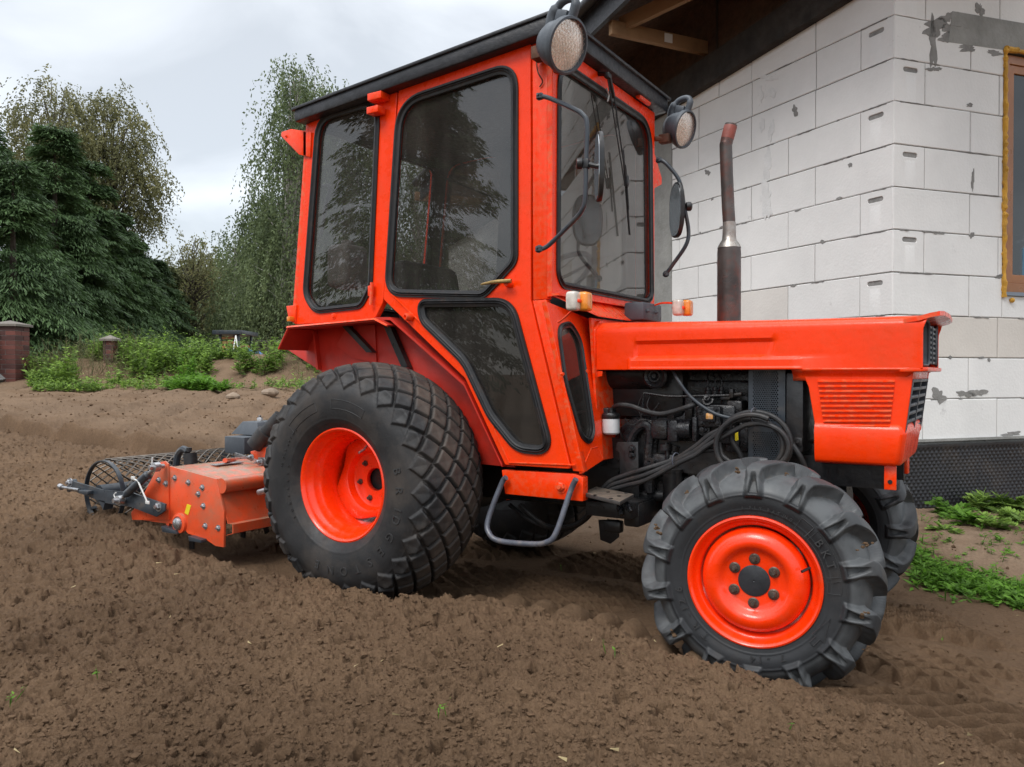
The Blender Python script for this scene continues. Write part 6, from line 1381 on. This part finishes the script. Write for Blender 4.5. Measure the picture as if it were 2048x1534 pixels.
def conifer(x, y, h, r, seed, label, mat='lf_con', group=None, dens=1.0, name='conifer', leaf=.10, sparse=False):
    rg = np.random.default_rng(seed); z = gz(x, y)-.1; root = empty(name, (x, y, z), label, 'conifer', group)
    nb = int(30*h*dens); t = rg.random(nb)**1.15*.97; L_ = r*(1-t)**1.15*1.18*(.75+.4*rg.random(nb))*(1-.55*np.exp(-t*12)) + .12; az = rg.random(nb)*6.283
    C_, A_, N_, LN, WD, TI = [], [], [], [], [], []
    ns = 11
    for i in range(nb):
        o = np.array([math.cos(az[i]), math.sin(az[i]), 0]); sd_ = np.array([-o[1], o[0], 0])
        f = np.linspace(.25, 1, ns); p = np.array([x, y, z+t[i]*h])+o*(f*L_[i])[:, None]; rise = .28*(1+.8*t[i])
        p[:, 2] += rise*L_[i]*f-.52*L_[i]*f**2.2*(1-.5*t[i])
        tan = unit(np.gradient(p, axis=0)); p += rg.normal(0, .03, p.shape); m = 30; bt = rg.random()*.4
        spr = .30+.25*L_[i]*(1-np.abs(f-.55)); tip = rg.uniform(-1, 1, (ns, m)); fw = rg.uniform(0, .28, (ns, m))
        side = sd_*tip[..., None]*spr[:, None, None]; cc = p[:, None]+side+tan[:, None]*fw[..., None]
        cc[..., 2] -= (np.abs(tip)**1.6*.16+rg.random((ns, m))*.07)*(.6+.6*spr[:, None])
        ax = unit(tan[:, None]*.8+sd_*np.sign(tip)[..., None]*.8*np.abs(tip)[..., None]**.5+np.array([0, 0, -.45])+rg.normal(0, .22, cc.shape))
        nn = unit(np.array([0, 0, 1.0])+rg.normal(0, .45, cc.shape))
        C_.append(cc.reshape(-1, 3)); A_.append(ax.reshape(-1, 3)); N_.append(nn.reshape(-1, 3)); LN.append(rg.uniform(.7, 1.5, ns*m)*leaf*1.25); WD.append(rg.uniform(.7, 1.3, ns*m)*leaf*.30)
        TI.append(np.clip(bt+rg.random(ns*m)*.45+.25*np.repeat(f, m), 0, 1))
    V = leaves(np.concatenate(C_), np.concatenate(A_), np.concatenate(N_), np.concatenate(LN), np.concatenate(WD))
    limb_tubes(root, [([(x, y, z), (x, y, z+h*.5), (x, y, z+h*.97)], [.05+.018*h, .01*h+.02, .008])], MT['bark'])
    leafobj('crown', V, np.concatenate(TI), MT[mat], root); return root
def broadleaf(x, y, h, seed, label, mat, env, nclump=110, nstr=14, nleaf=16, leaf=.09, droop=.9, out=.35, group=None, name='tree', bark='bark', trunks=1, clump=.55, cat='tree', spreadz=.6):
    """env: list of (height fraction, radius, dx along the picture's right)"""
    rg = np.random.default_rng(seed); z = gz(x, y)-.1; root = empty(name, (x, y, z), label, cat, group)
    hf = np.array([e[0] for e in env]); er = np.array([e[1] for e in env]); ed = np.array([e[2] for e in env])
    tt = np.linspace(hf[0], hf[-1], 200); wgt = np.interp(tt, hf, er)+.05; cdf = np.cumsum(wgt); cdf /= cdf[-1]
    t = np.interp(rg.random(nclump), cdf, tt); R_ = np.interp(t, hf, er); dx = np.interp(t, hf, ed); az = rg.random(nclump)*6.283; rr = R_*np.sqrt(rg.uniform(.05, 1, nclump))
    cx = x+np.cos(az)*rr+CR[0]*dx; cy = y+np.sin(az)*rr+CR[1]*dx; cz = z+t*h
    segs = []
    for k in range(trunks):
        ox = (k-(trunks-1)/2)*.35; top = h*(.9-.1*k); kx = [x+CR[0]*(ox+np.interp(f, hf, ed)) + rg.normal(0, .03) for f in (0, .3, .6, .9)]; ky = [y+CR[1]*(ox+np.interp(f, hf, ed)) + rg.normal(0, .03) for f in (0, .3, .6, .9)]
        segs.append((smoothpath([(kx[i], ky[i], z+top*f/.9) for i, f in enumerate((0, .3, .6, .9))], 4), list(np.linspace(.016*h+.02, .012, 13))))
    for i in range(0, nclump, 1):
        f = max(.12, t[i]-.22*rg.random()-.06); bx = x+CR[0]*np.interp(f, hf, ed); by = y+CR[1]*np.interp(f, hf, ed); bz = z+f*h
        mid = ((bx+cx[i])/2, (by+cy[i])/2, (bz+cz[i])/2+.12*rr[i]); segs.append((smoothpath([(bx, by, bz), mid, (cx[i], cy[i], cz[i]+.1)], 3), [.03, .026, .022, .018, .013, .01, .007]))
    limb_tubes(root, segs, MT[bark])
    ns = nclump*nstr; ci = np.repeat(np.arange(nclump), nstr); cc = np.stack([cx, cy, cz], 1)[ci]+rg.normal(0, 1, (ns, 3))*np.array([clump, clump, clump*spreadz])*(.6+.6*rg.random((ns, 1)))
    od = unit(np.stack([cc[:, 0]-x-CR[0]*dx[ci], cc[:, 1]-y-CR[1]*dx[ci], np.zeros(ns)], 1)+rg.normal(0, .3, (ns, 3))*[1, 1, 0]); sl_ = rg.uniform(.35, 1.2, ns)*droop
    f = np.linspace(0, 1, nleaf)[None, :, None]; P = cc[:, None]+od[:, None]*out*sl_[:, None, None]*np.sqrt(f)+np.array([0, 0, -1.0])*sl_[:, None, None]*f**1.4
    P = P+rg.normal(0, leaf*.45, P.shape); ax = unit(np.gradient(P, axis=1)+rg.normal(0, .05, P.shape)+np.array([0, 0, -.03])); nn = unit(rg.normal(0, 1, P.shape)); n = P.shape[0]*P.shape[1]
    V = leaves(P.reshape(-1, 3), ax.reshape(-1, 3), nn.reshape(-1, 3), rg.uniform(.7, 1.3, n)*leaf*1.3, rg.uniform(.7, 1.2, n)*leaf*.62)
    ti = np.clip(np.repeat(rg.random(nclump)[ci]*.5+rg.random(ns)*.2, nleaf)+rg.random(n)*.35, 0, 1)
    leafobj('crown', V, ti, MT[mat], root); return root
def AT(px, d): p = atd(px, d); return p.x, p.y
def H(px, d, ytop): x, y = AT(px, d); return zat(ytop, d)-gz(x, y)+.1
GC = 'dark conifers along the brick and iron fence'
con = [(-60, 15.5, 190, 2.2, 'dark green conifer at the extreme left edge, only its drooping branch tips showing'), (28, 14.6, 322, 1.7, 'broad dark green conifer right behind the near brick pillar'), (112, 17.5, 245, 1.35, 'tall dark conifer with a thin pointed top beneath the yellowing tree'),
       (182, 19.5, 318, 1.35, 'dark conifer whose slim top rises into the tall yellow green tree'), (150, 18.2, 500, 1.7, 'low wide dark conifer between the first two brick pillars'), (232, 21, 420, 1.7, 'dark conifer just behind the second brick pillar'), (262, 25, 475, 1.9, 'mid green conifer sloping down to the gap of open sky'),
       (306, 30, 510, 2.0, 'small rounded conifer next to the gap of open sky'), (78, 21, 315, 1.5, 'tall shadowy conifer at the back of the leftmost group')]
for i, (px, d, yt, r, lb) in enumerate(con):
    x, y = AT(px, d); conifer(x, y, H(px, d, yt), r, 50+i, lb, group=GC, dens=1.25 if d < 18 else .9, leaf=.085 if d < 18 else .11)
for i, (px, d, yt, r, lb) in enumerate(((330, 33, 522, 1.9, 'olive green conifer at the right end of the conifer row'), (352, 36, 560, 1.6, 'short olive green conifer in front of the bare branched tree'))):
    x, y = AT(px, d); conifer(x, y, H(px, d, yt), r, 80+i, lb, mat='lf_con2', group=GC, dens=.8, leaf=.12)
# tall airy trees on the left
x, y = AT(118, 27); broadleaf(x, y, H(118, 27, 165), 21, 'tall airy tree with yellowing leaves above the dark conifers', 'lf_wil', [(.25, .3, 0), (.45, 1.0, 0), (.62, 1.6, 0), (.8, 1.45, -.15), (.93, .95, -.2), (1, .25, -.1)], 150, 12, 16, .085, .8, .7, trunks=2, clump=.30, spreadz=.9)
x, y = AT(222, 28); broadleaf(x, y, H(222, 28, 200), 22, 'tall feathery yellow green tree leaning right over the conifers', 'lf_wil', [(.25, .3, 0), (.42, .9, 0), (.58, 1.3, .1), (.75, 1.35, .15), (.9, .95, .1), (1, .25, .2)], 170, 13, 16, .085, .75, .7, trunks=3, clump=.30, spreadz=.9)
# bare tree and undergrowth in the gap
x, y = AT(385, 34); broadleaf(x, y, H(385, 34, 478), 23, 'thin half bare tree standing in the gap under the open sky', 'lf_wil', [(.3, .3, 0), (.5, 1.6, 0), (.75, 1.5, 0), (1, .4, 0)], 120, 7, 9, .09, .4, .5, clump=.3)
for i, (px, d, yt, rr, lb) in enumerate(((350, 44, 530, 2.6, 'far brown green tree closing the gap behind the half bare tree'), (425, 42, 522, 2.2, 'far rounded green tree just left of the birches'), (300, 46, 560, 3.0, 'far dull green tree behind the end of the conifer row'), (470, 45, 500, 3.0, 'far green tree behind the trunks of the birches'), (560, 44, 480, 3.2, 'far green tree filling the view behind the cab rear'), (655, 46, 470, 3.2, 'far green tree seen through the small cab window'), (760, 48, 480, 3.4, 'far green tree seen through the main cab window'), (870, 48, 470, 3.4, 'far green tree seen low in the main cab window beside the seat'), (960, 50, 500, 3.4, 'far green tree mostly hidden by the house and cab'))):
    x, y = AT(px, d); broadleaf(x, y, H(px, d, yt), 30+i, lb, 'lf_dec', [(.02, rr*.8, 0), (.3, rr, 0), (.65, rr*.8, 0), (1, rr*.3, 0)], 130, 10, 9, .17, .45, .4, clump=.6, group='far trees behind the garden')
GB = 'birches beside the playground'
bir = [(588, 25, 140, [(.10, .8, -.1), (.25, 1.25, -.2), (.45, 1.1, 0), (.7, .85, 0), (.88, .55, .05), (1, .12, 0)], 190, 'tallest weeping birch, its pointed crown beside the cab roof'),
       (640, 27, 165, [(.15, .9, 0), (.4, 1.0, 0), (.7, .8, 0), (.9, .6, 0), (1, .2, 0)], 140, 'birch with its top just left of the cab roof corner'),
       (532, 27, 330, [(.06, .7, 0), (.3, 1.0, 0), (.6, .75, .1), (.85, .45, .2), (1, .15, .2)], 110, 'shorter weeping birch whose outer strands hang over the playground tower'),
       (472, 33, 470, [(.03, .9, 0), (.35, 1.0, 0), (.7, .7, 0), (1, .2, 0)], 80, 'pale green birch at the right edge of the gap of sky'),
       (700, 28, 200, [(.05, 1.1, 0), (.4, 1.4, 0), (.75, 1.0, 0), (1, .3, 0)], 150, 'birch seen through the small rear side window of the cab'),
       (838, 30, 250, [(.05, 1.2, 0), (.4, 1.6, 0), (.75, 1.2, 0), (1, .4, 0)], 150, 'birch seen through the main cab window')]
for i, (px, d, yt, env, nc, lb) in enumerate(bir):
    x, y = AT(px, d); broadleaf(x, y, H(px, d, yt), 60+i, lb, 'lf_bir', env, nc, 13, 15, .085, 1.1, .28, bark='birch', group=GB, trunks=2 if i in (0, 2) else 1, clump=.36, name='birch_tree', spreadz=1.0)
# a spruce and bushes behind the viewpoint: the cab windows mirror them
rx_, ry_ = -7.2, -9.4; conifer(rx_, ry_, 9.0, 2.2, 91, 'large spruce behind the viewpoint, seen mirrored in the cab door window', dens=1.0, leaf=.11)
conifer(-4.2, -13.0, 5.2, 1.6, 92, 'smaller spruce behind the viewpoint, mirrored low in the door window', dens=.8, leaf=.12)
# ------------------------------------------------------------------ weeds
def weedy(n, sampler, hmin, hmax, leaf, seed, bright=.0, wide=.5, nl=12, lean=.25):
    rg = np.random.default_rng(seed); x, y, sc = sampler(rg, n); n = len(x); z = ground_h(x, y, False)[0]
    h = rg.uniform(hmin, hmax, n)*sc*(.5+rg.random(n)*.6); l = rg.normal(0, lean, (n, 2))*h[:, None]
    f = rg.uniform(.12, 1, (n, nl)); P = np.stack([x[:, None]+l[:, :1]*f**2, y[:, None]+l[:, 1:]*f**2, z[:, None]+h[:, None]*f], -1)
    a = rg.random((n, nl))*6.283; o = np.stack([np.cos(a), np.sin(a), rg.uniform(-.3, .7, (n, nl))], -1); ln = leaf*rg.uniform(.6, 1.4, (n, nl))*(1.25-.7*f)
    c = P+unit(o)*ln[..., None]*.55; nn = unit(np.stack([rg.normal(0, .4, (n, nl)), rg.normal(0, .4, (n, nl)), np.ones((n, nl))], -1))
    V = leaves(c.reshape(-1, 3), unit(o).reshape(-1, 3), nn.reshape(-1, 3), ln.ravel()*1.2, ln.ravel()*wide)
    # stems
    top = np.stack([x+l[:, 0], y+l[:, 1], z+h], 1); bs = np.stack([x, y, z-.02], 1); dd = top-bs; L_ = np.linalg.norm(dd, axis=1); Vs = leaves((top+bs)/2, unit(dd), unit(rg.normal(0, 1, (n, 3))), L_, np.full(n, leaf*.09+.003))
    ti = np.clip(np.repeat(rg.random(n)*.5, nl)+rg.random(n*nl)*.5, 0, 1); return np.concatenate([V, Vs]), np.concatenate([ti, rg.random(n)*.3])
def in_px(regs):
    def f(rg, n):
        X, Y_, Sx = [], [], []
        for (p0, p1, d0, d1, wgt, s) in regs:
            m = int(n*wgt); px = rg.uniform(p0, p1, m); d = rg.uniform(d0, d1, m); r = (px-CX)/FPX*d
            gx_ = CP[0]+CR[0]*r+CD0[0]*d; gy_ = CP[1]+CR[1]*r+CD0[1]*d; k = gn(gx_*1.1, gy_*1.1, 500)+.35*gn(gx_*4, gy_*4, 501) > -.02 if s > 0 else np.ones(m, bool)
            X.append(gx_[k]); Y_.append(gy_[k]); Sx.append(np.full(k.sum(), abs(s)))
        return np.concatenate(X), np.concatenate(Y_), np.concatenate(Sx)
    return f
V, t = weedy(5600, in_px([(60, 240, 12.0, 13.6, .32, .9), (180, 420, 13.0, 15.5, .38, 1.0), (420, 720, 12.9, 16, .37, .95)]), .16, .50, .07, 1)
V2, t2 = weedy(1500, in_px([(60, 200, 11.0, 12.6, .5, .5), (180, 720, 11.2, 13.4, .5, .5)]), .2, .5, .05, 2)
o = leafobj('weeds', np.concatenate([V, V2]), np.concatenate([t, t2]), MT['lf_weed'], None); tag(o, 'tangled green weeds growing on the earth bank before the fence', 'weeds', kind='stuff')
V, t = weedy(1100, in_px([(60, 300, 12.4, 14.2, .6, -1), (520, 700, 12.5, 15, .25, -1)]), .25, .6, .06, 3, wide=.13, nl=6, lean=.4)
o = leafobj('dry_grass', V, t, MT['lf_dry'], None); tag(o, 'dry grass stalks among the weeds on the earth bank', 'dry grass', kind='stuff')
V, t = weedy(800, in_px([(330, 455, 11.0, 12.6, .5, .8), (352, 425, 11.3, 12.2, .5, -.9)]), .05, .24, .085, 4, wide=.5, nl=12)
x, y = AT(392, 11.6); r_ = empty('weed_patch', (x, y, gz(x, y)), 'bright green low leafy patch spilling down the bank onto the soil', 'weed patch'); leafobj('leaves', V, t, MT['lf_weed2'], r_)
for i, (px, d, yt, lb) in enumerate(((282, 12.6, 670, 'tall pale weed spike above the bank right of the second brick pillar'), (306, 12.8, 682, 'bushy weed with flower heads next to the tall pale spike'), (543, 12.9, 676, 'tall upright weed just left of the cab mudguard'), (415, 12.9, 694, 'slender weed spike in front of the playground tower ladder'), (378, 12.3, 702, 'big leafed bright green weed at the top of the low patch'), (486, 12.8, 676, 'tall weed growing in front of the wooden tower'), (137, 12.0, 690, 'thin grey green weed beside the near brick pillar'), (668, 11.8, 708, 'white flowered weed just above the rear tyre'))):
    x, y = AT(px, d); hh = zat(yt, d)-gz(x, y); rg = np.random.default_rng(700+i); root = empty('tall_weed', (x, y, gz(x, y)), lb, 'weed', 'tall weeds on the earth bank')
    def samp(rg_, n): return x+rg_.normal(0, .07, n), y+rg_.normal(0, .07, n), np.ones(n)
    V, t = weedy(9, samp, hh*.75, hh*1.05, .085, 710+i, nl=46, lean=.08, wide=.4); leafobj('leaves', V, t, MT['lf_weed2' if i == 4 else 'lf_weed'], root)
    if i == 7:
        b = MB(); 
        for k in range(4): b.ball((x+.05*k-.1, y+.04*math.sin(k*3), zat(706+6*k, d)), .016, 8, (1, 1, .5))
        b.build('flower', MT['label'], root)
# weeds by the house wall and the strip beside the compacted soil
def rosette(px, py, z, n, size, seed, label, mat='lf_weed', up=.6):
    rg = np.random.default_rng(seed); p = onz(px, py, z); zz = gz(p.x, p.y); root = empty('leafy_weed', (p.x, p.y, zz), label, 'weed', 'leafy weeds beside the house')
    C_, A_, N_, LN, WD = [], [], [], [], []
    for k in range(n):
        a = rg.random()*6.283; e = rg.uniform(.25, 1.0)*up; o = np.array([math.cos(a)*math.cos(e), math.sin(a)*math.cos(e), math.sin(e)]); L_ = size*rg.uniform(.6, 1.1); s = np.array([-math.sin(a), math.cos(a), 0]); f = np.linspace(.15, 1, 11)
        P = np.array([p.x, p.y, zz])+o*(f*L_)[:, None]; P[:, 2] -= L_*.45*f**2.2
        for sg in (-1, 1):
            ln = L_*.30*np.sin(np.clip(f*.95+.12, 0, 1)*math.pi)**.7*(.7+.6*rg.random(11)); ax = unit(o*.65+s*sg+np.array([0, 0, rg.uniform(-.3, .2)])+rg.normal(0, .12, (11, 3))); C_.append(P+ax*ln[:, None]*.5); A_.append(ax); N_.append(unit(np.array([0, 0, 1])+rg.normal(0, .3, (11, 3)))); LN.append(ln); WD.append(ln*.5)
        C_.append(P[5:6]); A_.append(unit(P[-1:]-P[:1])); N_.append(unit(np.array([[0, 0, 1.]])+s*.1)); LN.append(np.array([L_])); WD.append(np.array([.006]))
    V = leaves(np.concatenate(C_), np.concatenate(A_), np.concatenate(N_), np.concatenate(LN), np.concatenate(WD)); t = rg.random(len(V)//4)*.6+rg.random()*.3; leafobj('leaves', V, t, MT[mat], root)
for i, q in enumerate(((1902, 1030, .14, 18, .19, 'feathery bright green weed standing apart near the front tyre'), (1960, 1018, .14, 20, .19, 'bushy green weed against the black membrane, left of the window'), (2012, 1020, .14, 22, .22, 'big bushy weed against the black membrane at the picture edge'), (2044, 1050, .13, 18, .19, 'leafy weed half cut by the picture edge'), (1935, 1052, .13, 18, .16, 'low weed on sandy soil just in front of the bushy one'), (1985, 1060, .13, 18, .15, 'low spreading weed on the sandy soil'), (1890, 1068, .12, 10, .12, 'small lone seedling on the pale sand'))):
    rosette(q[0], q[1], q[2], q[3], q[4], 800+i, q[5], 'lf_weed2' if i in (0, 4) else 'lf_weed', up=1.1)
def strip(rg, n):
    t = rg.random(n); px = 1815+t*250; py = 1098+t*52+rg.normal(0, 9, n); P = [onz(a, b_, .12) for a, b_ in zip(px, py)]
    return np.array([p.x for p in P]), np.array([p.y for p in P]), np.ones(n)
V, t = weedy(240, strip, .02, .075, .04, 6, wide=.3, nl=9, lean=.5); V3, t3 = weedy(180, strip, .02, .06, .028, 8, wide=.55, nl=9, lean=.6)
def sand(rg, n):
    px = rg.uniform(1830, 2048, n); py = rg.uniform(1035, 1110, n); P = [onz(a, b_, .13) for a, b_ in zip(px, py)]; return np.array([p.x for p in P]), np.array([p.y for p in P]), np.ones(n)
V4, t4 = weedy(60, sand, .02, .05, .022, 9, wide=.5, nl=7, lean=.6)
o = leafobj('low_weeds', np.concatenate([V, V3, V4]), np.concatenate([t, t3, t4]), MT['lf_weed2'], None); tag(o, 'low green grass and weeds between the sand and the wheel tracks', 'low weeds', kind='stuff')
def bits(rg, n):
    c = [(1580, 1452, .10), (1210, 1302, .10), (1222, 1308, .10), (15, 1383, .12), (1131, 1140, 0.0), (1900, 1268, .03), (640, 1240, .13), (880, 1420, .12), (210, 1330, .13)]; P = [onz(*c[int(rg.integers(len(c)))]) for _ in range(n)]; return np.array([p.x for p in P])+rg.normal(0, .012, n), np.array([p.y for p in P])+rg.normal(0, .012, n), np.ones(n)
V, t = weedy(12, bits, .012, .03, .010, 77, wide=.5, nl=5, lean=.8); o = leafobj('green_sprigs', V+np.array([0, 0, .012]), t, MT['lf_weed2'], None); tag(o, 'tiny green sprigs left lying on the brown soil', 'sprigs', kind='stuff')
# ------------------------------------------------------------------ brick pillars, fence, playground
def brickmat():
    M_ = bpy.data.materials.new('pillar_brick'); M_.use_nodes = True; t = M_.node_tree; b = t.nodes['Principled BSDF']; L = t.links
    at = N(t, 'ShaderNodeAttribute', attribute_name='tint'); r = N(t, 'ShaderNodeValToRGB'); e = r.color_ramp.elements; e[0].color = (.045, .018, .016, 1); e[1].color = (.16, .048, .035, 1); L.new(at.outputs['Fac'], r.inputs[0])
    L.new(r.outputs[0], b.inputs['Base Color']); b.inputs['Roughness'].default_value = .7; return M_
MT['brick'] = brickmat(); MT['cap'] = pbr('pillar_cap', (.17, .15, .13), .9, var=.2, vs=8, bump=.003)
def pillar(px, d, ytop, w_, label):
    x, y = AT(px, d); z0 = gz(x, y)-.1; z1 = zat(ytop, d); root = empty('brick_pillar', (x, y, z0), label, 'pillar', 'brick fence pillars'); V, F, A = [], [], []
    rg = random.Random(int(px)); M_ = Matrix((CR, CD0, (0, 0, 1))).transposed(); k = 0; z = z1-.10
    while z > z0:
        for ix in range(2):
            for iy in range(2):
                sp_ = .03 if k % 2 else -.03; xa, xb = ((-w_/2, sp_) if ix == 0 else (sp_, w_/2)); ya, yb = ((-w_/2, -sp_) if iy == 0 else (-sp_, w_/2)); base = len(V); j = rg.uniform(-.002, .002)
                for zz in (z-.067, z):
                    for a, c in ((xa+.004, ya+.004), (xb-.004, ya+.004), (xb-.004, yb-.004), (xa+.004, yb-.004)): v = M_ @ Vector((a+j, c+j, 0)); V.append((x+v.x, y+v.y, zz))
                F += [(base, base+1, base+5, base+4), (base+1, base+2, base+6, base+5), (base+2, base+3, base+7, base+6), (base+3, base, base+4, base+7), (base+4, base+5, base+6, base+7), (base+3, base+2, base+1, base)]; A += [rg.random()]*8
        z -= .075; k += 1
    me = mesh_np('brickwork', V, F, MT['brick'], {'tint': ('POINT', A)}); o = link('brickwork', me, None, root)
    b = MB(); b.box((x, y, (z0+z1)/2-.06), (w_-.02, w_-.02, z1-z0-.10), rot=M_); b.build('pillar_core', MT['mortar'], root)
    b = MB(); q = [M_ @ Vector((sx_*(w_/2+.035), sy_*(w_/2+.035), 0)) for sx_, sy_ in ((-1, -1), (1, -1), (1, 1), (-1, 1))]; B0 = Vector((x, y, z1-.10)); up = Vector((0, 0, .035))
    v = b.poly([B0+p for p in q]+[B0+p+up for p in q]+[B0+Vector((0, 0, .10))], [(3, 2, 1, 0)]+[(i, (i+1) % 4, 4+(i+1) % 4, 4+i) for i in range(4)]+[(4+i, 4+(i+1) % 4, 8) for i in range(4)]); b.build('pillar_cap', MT['cap'], root)
    return Vector((x, y, z0))
pA = pillar(22, 12.7, 641, .38, 'nearest and largest brick pillar, at the left edge of the garden'); pB = pillar(221, 13.2, 670, .17, 'small brick pillar standing in the weeds below the dark conifers'); pC = pillar(390, 24, 689, .24, 'far brick pillar in the shade left of the playground'); pD = pillar(363, 25, 692, .24, 'farthest brick pillar beside the dark gate')
def fence(a, c, label, h=.72, n=40, base=True):
    mid = (a+c)/2; root = empty('iron_fence', (mid.x, mid.y, gz(mid.x, mid.y)), label, 'fence', 'dark iron fence panels'); b = MB()
    for k in range(n+1):
        p = a+(c-a)*(k/n); z = gz(p.x, p.y); b.box((p.x, p.y, z+.1+h/2), (.02, .02, h)) 
    b.build('bars', MT['black'], root); b = MB()
    for f in (.18, .92):
        P = [a+(c-a)*(k/8) for k in range(9)]; b.tube([Vector((p.x, p.y, gz(p.x, p.y)+.1+h*f)) for p in P], .02, 6)
    b.build('rails', MT['black'], root)
    if base:
        b = MB(); P = [a+(c-a)*(k/8) for k in range(9)]; b.tube([Vector((p.x, p.y, gz(p.x, p.y)+.05)) for p in P], .1, 4, up=(0, 0, 1)); b.build('footing', MT['mortar'], root)
fl = atd(-230, 11.0); fence(Vector((fl.x, fl.y, 0)), Vector((pA.x, pA.y, 0)), 'dark iron fence panel left of the nearest brick pillar')
fence(Vector((pC.x, pC.y, 0)), atd(720, 26), 'dark iron fence behind the playground', n=90, base=False)
# playground tower
d = 18.0; x, y = AT(473, d); z0 = gz(x, y); PG = empty('play_tower', (x, y, z0), 'wooden play tower with grey flat roof and ladder wall', 'play tower')
Mw = Matrix((CR, CD0, (0, 0, 1))).transposed(); plank = pbr('play_wood', (.42, .17, .08), .7, var=.3, vs=6)
def pb(b, px0, py0, px1, py1, y0, y1, bev=.004):
    a = atd(px0, d); c = atd(px1, d); za, zc = zat(py0, d), zat(py1, d); m_ = (a+c)/2+Vector(CD0)*((y0+y1)/2); b.box((m_.x, m_.y, (za+zc)/2), ((c-a).length, y1-y0, abs(za-zc)), rot=Mw, bev=bev)
b = MB(); pb(b, 443, 663, 501, 671, -.55, .55); b.build('roof', MT['greym'], PG)
for px in (455, 490):
    for y0 in (-.45, .40):
        b = MB(); pb(b, px-2, 671, px+2, 760, y0, y0+.07); b.build('post', MT['greym'], PG)
b = MB()
for k in range(8): pb(b, 457, 675+k*9, 489, 680+k*9, -.42, -.39)
b.build('ladder_wall', plank, PG)
b = MB()
for k in range(7): pb(b, 486.5, 690+k*9, 488.5, 698+k*9, -.4, .4)
pb(b, 457, 722, 489, 726, -.4, .4); b.build('deck', plank, PG)
b = MB(); a, c = atd(472, d-.6, zat(674, d)), atd(462, d-1.2, zat(726, d)); b.tube([a, c], .013, 6); b.tube([a, atd(479, d-1.2, zat(722, d))], .013, 6); b.tube([atd(440, d-.3, zat(752, d)), atd(458, d, zat(700, d))], .05, 6); b.build('climbing_rope', MT['label'], PG)
b = MB(); s0 = atd(492, d-.1, zat(704, d)); s1 = atd(533, d-.5, zat(733, d)); w_ = Vector(CD0)*.45; b.hexa([s0, s0+w_, s0+w_+Vector((0, 0, -.05)), s0+Vector((0, 0, -.05))], [s1, s1+w_, s1+w_+Vector((0, 0, -.05)), s1+Vector((0, 0, -.05))])
for o_ in (Vector((0, 0, 0)), w_): b.tube([s0+o_+Vector((0, 0, .08)), s1+o_+Vector((0, 0, .08))], .05, 6)
b.build('slide', pbr('blue_slide', (.06, .19, .42), .35, var=.1), PG)
d = 19.0; x, y = AT(625, d); SB = empty('sandbox', (x, y, gz(x, y)), 'low wooden sandbox border behind the rear tyre', 'sandbox'); b = MB(); pb(b, 578, 723, 690, 736, -.4, -.3, .006); pb(b, 578, 722, 582, 736, -.3, .9); b.build('border', plank, SB); b = MB(); pb(b, 611, 737, 628, 742, -.6, -.45, .01); b.build('toy', pbr('blue_toy', (.02, .12, .4), .4), SB)
d = 22; x, y = AT(525, d); SW = empty('swing_frame', (x, y, gz(x, y)), 'dark swing frame standing under the birches', 'swing frame'); b = MB()
for px, q in ((516, 505), (516, 527), (556, 545), (556, 567)): b.tube([atd(px, d, zat(684, d)), atd(q, d, zat(745, d))], .04, 6)
b.tube([atd(512, d, zat(684, d)), atd(560, d, zat(684, d))], .04, 6); b.build('frame', MT['darkwood'], SW); b = MB(); b.tube([atd(535, d-.1, zat(684, d)), atd(535, d-.1, zat(720, d))], .012, 5); b.tube([atd(541, d-.1, zat(684, d)), atd(541, d-.1, zat(720, d))], .012, 5); b.box(atd(538, d-.1, zat(720, d)), (.3, .15, .04)); b.build('swing_seat', MT['black'], SW)
# stones on the old soil
for i, (px, py, dd, s) in enumerate(((1885, 0, 0, 0),)): pass
for i, (px, d, s, lb) in enumerate(((540, 10.6, .09, 'larger rounded pale stone lying on the soil near the rear tyre'), (466, 10.0, .075, 'small half sunk brown stone left of the pale one'))):
    x, y = AT(px, d); b = MB(); b.ball((0, 0, 0), 1, 14)
    for v in b.bm.verts: v.co = v.co*(1+.12*math.sin(v.co.x*5+i)+.1*math.cos(v.co.y*6)); v.co = Vector((v.co.x*s*1.5, v.co.y*s, v.co.z*s*.65))+Vector((x, y, gz(x, y)+s*.3))
    o = b.build('stone', pbr('stone', (.24, .18, .13), .9, var=.25, bump=.004), None); tag(o, lb, 'stone', 'stones on the old soil')
